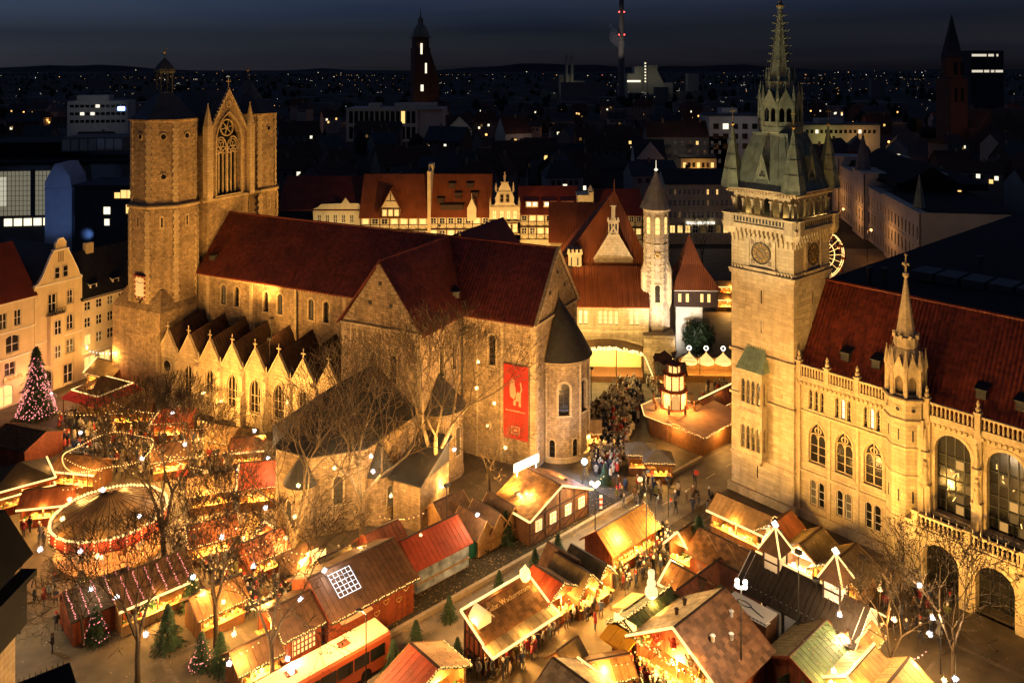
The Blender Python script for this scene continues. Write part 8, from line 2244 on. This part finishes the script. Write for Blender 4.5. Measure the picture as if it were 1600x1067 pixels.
ZN = [ # polygon on the ground in picture points, how many, facing target or None, where
 ([(918,598),(1000,600),(1006,640),(985,690),(965,745),(926,745),(919,660)],250,(955,560)),
 ([(1000,598),(1070,610),(1030,625)],14,None),([(1085,612),(1140,604),(1138,625),(1100,640)],22,None),
 ([(925,742),(1035,735),(1060,785),(985,800),(945,780)],18,None),([(1040,770),(1120,775),(1110,810),(1060,800)],10,None),
 ([(985,845),(1050,835),(1046,890),(985,925),(905,925),(905,905)],62,None),([(750,1010),(920,930),(960,950),(885,985),(800,1062),(720,1064)],40,None),
 ([(985,985),(1045,975),(1095,1040),(1130,1090),(960,1090)],85,(1090,1010)),([(1110,812),(1190,822),(1300,890),(1270,895),(1180,850)],34,None),
 ([(90,655),(240,650),(330,700),(390,775),(330,800),(280,760),(240,745),(110,745),(95,700)],210,None),([(300,835),(450,860),(480,940),(360,985),(300,880)],80,None),
 ([(1370,920),(1500,960),(1470,1010),(1390,990)],26,None),([(560,790),(700,790),(620,880),(520,900)],26,None),([(280,655),(400,710),(330,690)],20,None),([(60,830),(110,900),(80,960)],5,None)]
FPR += [(car.location.x,car.location.y,0,12.4,12.4),(rp.location.x,rp.location.y,NA-pi/2,8,8),(sg.location.x,sg.location.y,CA,12,4.5),(*DC,DA,1,1),(py_.location.x,py_.location.y,RB,9,9),(*(py_.location.x+.68*5,py_.location.y-.73*5),RB,9,6)]
def inside(pt, pg):
    c = False; n = len(pg)
    for i in range(n):
        (x1,y1),(x2,y2) = pg[i],pg[(i+1)%n]
        if (y1>pt[1]) != (y2>pt[1]) and pt[0] < (x2-x1)*(pt[1]-y1)/(y2-y1)+x1: c = not c
    return c
def blocked(x,y,mg=.3):
    for a,b_,r_,L_,W_ in FPR:
        dx,dy = x-a,y-b_; u,v = dx*cos(r_)+dy*sin(r_),-dx*sin(r_)+dy*cos(r_)
        if abs(u) < L_/2+mg and abs(v) < W_/2+mg: return True
    # cathedral and sacristy
    dx,dy = x-DC[0],y-DC[1]; u,v = dx*DE[0]+dy*DE[1],dx*DN[0]+dy*DN[1]
    if (-60<u<15 and v>-14.8) or (-10<u<11 and v>-33) or hypot(u-15.2,v)<4.6: return True
    dx,dy = x-RO[0],y-RO[1]; u,v = dx*.662-dy*.75,dx*.75+dy*.662
    return u > -.5 and v > -3.2
ppl = []
fixed = [(18,925),(33,908),(27,930),(53,918),(54,948),(69,950),(37,838),(47,832),(62,840),(107,953),(88,985),(82,1018),(1025,782),(1033,778),(1085,752),(1003,778),(1030,770),(1048,805),(1056,802),(890,960),(905,968),(918,970),(939,965),(930,985),(980,930),(845,985),(860,990)]
for px,py in fixed:
    x,y = G(px,py); ppl.append((x,y,R.uniform(0,6.28)))
grid = {}
for pg,n,tg in ZN:
    x0,x1 = min(p[0] for p in pg),max(p[0] for p in pg); y0,y1 = min(p[1] for p in pg),max(p[1] for p in pg)
    k = 0; tr = 0
    while k < n and tr < n*40:
        tr += 1
        px,py = R.uniform(x0,x1),R.uniform(y0,y1)
        if not inside((px,py),pg): continue
        x,y = G(px,py)
        if blocked(x,y): continue
        key = (int(x/.6),int(y/.6))
        if any(hypot(x-a,y-b_) < .5 for i in (-1,0,1) for j in (-1,0,1) for a,b_ in grid.get((key[0]+i,key[1]+j),[])): continue
        grid.setdefault(key,[]).append((x,y))
        if tg: gx,gy = G(*tg); ang = atan2(gy-y,gx-x)+pi/2+R.gauss(0,.4)
        else: ang = R.uniform(0,6.28)
        ppl.append((x,y,ang)); k += 1
ppl.sort(key=lambda p: p[1])
NEAR = ppl[:300]; FAR = ppl[300:]
used = set()
for x,y,ang in NEAR:
    lm = min(LM,key=lambda l: hypot(x-l[0],y-l[1])); d_ = hypot(x-lm[0],y-lm[1])
    for tr in range(400):
        ci,hi = (R.choice([0,0,1,2,3,0,1,6,8,11] if tr<6 else range(len(COATS)))),R.randrange(len(HEADS)); v = R.randrange(4)
        verb = {0:'standing',1:'walking',2:'drinking',3:'strolling'}[v]
        rel = 'beside' if d_ < 4.5 else 'near' if d_ < 9 else 'not far from'
        lb = '%s coated person with %s %s %s %s' % (COATS[ci][0],HEADS[hi][0],verb,rel,lm[2])
        if lb not in used: break
    used.add(lb)
    body,coat,hat,hair,hood = PV[v]
    o = mk('person',body,None); tag(o,lb,'person','people at the christmas market'); o.location = (x,y,0); o.rotation_euler = (0,0,ang); s = R.uniform(.92,1.08); o.scale = (s,s,s*R.uniform(.98,1.03))
    o.color = (*R.choice([(.02,.02,.03),(.03,.04,.08),(.05,.04,.03),(.1,.1,.1)]),1)
    c = mk('coat',coat,None,o); c.color = (*COATS[ci][1],1)
    h = mk(HEADS[hi][1],{'hat':hat,'hair':hair,'hood':hood}[HEADS[hi][1]],None,o); h.color = (*(HEADS[hi][2] or COATS[ci][1]),1)
LOW = person_meshes(0,.1,0,0)
def pydata(me): return [tuple(v.co) for v in me.vertices],[tuple(p.vertices) for p in me.polygons],[p.material_index for p in me.polygons]
lowd = [pydata(m) for m in LOW[:4]]
b = B()
for x,y,ang in FAR:
    b.at(x,y,ang); s = R.uniform(.92,1.08)
    for gi,(vs,fs,ms) in enumerate(lowd[:2]+[lowd[R.choice([2,3])]]):
        i0 = len(b.v); mi = R.choice([0,1,2,3,4,5,5,6,6]) if gi==1 else R.choice([0,3,5,5,6]) if gi==2 else 0
        for q in vs: b.add((q[0]*s,q[1]*s,q[2]*s))
        for f_,m_i in zip(fs,ms): b.f.append([i0+k for k in f_]); b.m.append((7 if m_i==0 else 8) if gi==0 else mi)
b.fr = None
cl = [mat('crowd_cloth',c,.9,rand=.3) for c in ((.015,.015,.018),(.05,.05,.055),(.03,.04,.08),(.1,.055,.03),(.3,.04,.03),(.42,.36,.26),(.2,.17,.13))]
mk('crowd', b, cl+[m_skin,mat('dark_trousers',(.025,.025,.03),.9)], None, 'stuff')
# ------------------------------------------------------------------ floodlights of the buildings
K = 1.0
def fl(label, xy, z, tgt, e, col=WARM, spot=110): floodlight(label, xy[0], xy[1], z, tgt, e*K, col, spot)
GOLD = (1,.49,.105)
fl('floodlight by the porch aimed at the cathedral transept',D(19,-20)[:2],4.2,D(5,-10,11),11000,GOLD,120)
fl('floodlight by the sacristy apse aimed at its walls',D(-6,-42)[:2],4.2,D(-2,-28,6),1500,GOLD,130)
fl('floodlight behind the red shed aimed at the transept gable',D(13,-25)[:2],6,D(-3,-16,17),9000,GOLD,100)
fl('floodlight beside the half timbered hut aimed at the apse',D(22,-14)[:2],3.6,D(13,-5,8),9000,GOLD,120)
fl('floodlight before the aisle gables nearest the sacristy',D(-17,-22)[:2],3.6,D(-20,-10,9),8000,GOLD,130)
fl('floodlight before the middle aisle gables',D(-29,-23)[:2],3.6,D(-30,-10,9),8000,GOLD,130)
fl('floodlight before the portal of the cathedral',D(-43,-21)[:2],2.2,D(-43.3,-13.5,4.5),4200,(1,.78,.42),100)
fl('floodlight aimed at the near west tower',D(-42,-30)[:2],4,D(-50,-12,24),14000,GOLD,90)
fl('floodlight on the aisle roof aimed at the bell house window',D(-26,-10)[:2],14.5,D(-45,-2,32),13000,GOLD,80)
fl('floodlight on the aisle roof aimed at the clerestory',D(-24,-12.5)[:2],12.5,D(-27,-6,16),1100,GOLD,140)
TG = (1,.52,.095)
fl('floodlight on the tan stall aimed at the clock tower',T(-1,-11)[:2],4.4,T(4,1,15),5426,TG,110)
fl('floodlight before the clock tower street side',T(20,-17)[:2],5.4,T(6,2,24),10360,TG,80)
fl('floodlight on the dark hall aimed at the town hall windows',T(14,-13)[:2],5.6,T(14,0,9),5426,TG,120)
fl('floodlight under the stair turret',T(20.5,-9)[:2],4.4,T(21,0,14),3453,TG,110)
fl('floodlight before the town hall arcade',T(29,-13)[:2],4.4,T(29,0,9),5920,TG,120)
fl('floodlight beyond the arcade tree',T(38,-12)[:2],4.4,T(34,0,10),3453,TG,120)
fl('floodlight on the street side of the clock tower',T(11,-8)[:2],3.4,T(8.2,3,12),1232,TG,120)
fl('floodlight mast between the dark hall and the blazing stall aimed at the copper spire',T(6,-22)[:2],9,T(4.1,3,44),30000,(1,.9,.55),42)
fl('floodlight on the paving before the ivory house',L(5,-13),3.6,(*L(5,0),7),6500,(1,.54,.16),130)
fl('floodlight on the paving before the gabled house',L(-8,-14),3.6,(*L(-7,0),11),8500,(1,.52,.15),130)
fl('floodlight at the foot of the pale castle tower',(23.0,129),5.5,(24.7,139,18),12000,(1,.82,.62),90)
fl('floodlight before the castle hall',(12,124),5.5,(14,138,10),5000,(1,.66,.22),120)
fl('floodlight on the far side of the pale castle tower',(30.5,133),4.2,(28.5,141,9),3200,(1,.9,.75),110)
for i,px in enumerate((585,640,700,752,795,840,890,940)):
    fl('%s floodlight of the row lighting the timber houses' % ['first','second','third','fourth','fifth','sixth','seventh','eighth'][i],(XP(px),HY-11),7.5,(XP(px),HY,14),1700,(1,.56,.16),140)
fl('floodlight before the cream stepped house',(XP(520),HY-8),9,(XP(520),HY,14),1800,(1,.65,.25),130)

fl('floodlight on the north aisle aimed at the far west tower',D(-26,15)[:2],20,D(-46,5,37),17000,GOLD,80)
fl('floodlight on the castle hall roof aimed at the hipped castle roof',(10,139.5),17,(17,150,22),700,(1,.6,.22),140)
fl('floodlight on the castle chapel aimed at the timber roofs',(XP(700),HY-24),17,(XP(690),HY+5,19),9000,(1,.55,.18),120)
fl('floodlight on the castle chapel aimed at the dark red roofs',(XP(860),HY-24),17,(XP(860),HY+5,18),5000,(1,.55,.18),120)
fl('floodlight mast in the market washing the town hall roof',T(20,-20)[:2],9,T(20,4,21),5200,TG,90)
fl('floodlight mast by the conifer washing the cathedral roofs',G(1010,880),9.5,D(4,-6,22),5000,GOLD,60)

fl('floodlight north of the choir aimed at the castle roofs',D(9,12)[:2],15,(14,152,19),6500,(1,.58,.2),110)

fl('floodlight behind the castle hall aimed at the chapel roof',(5,151),17,(10,166,20),2600,(1,.55,.17),120)
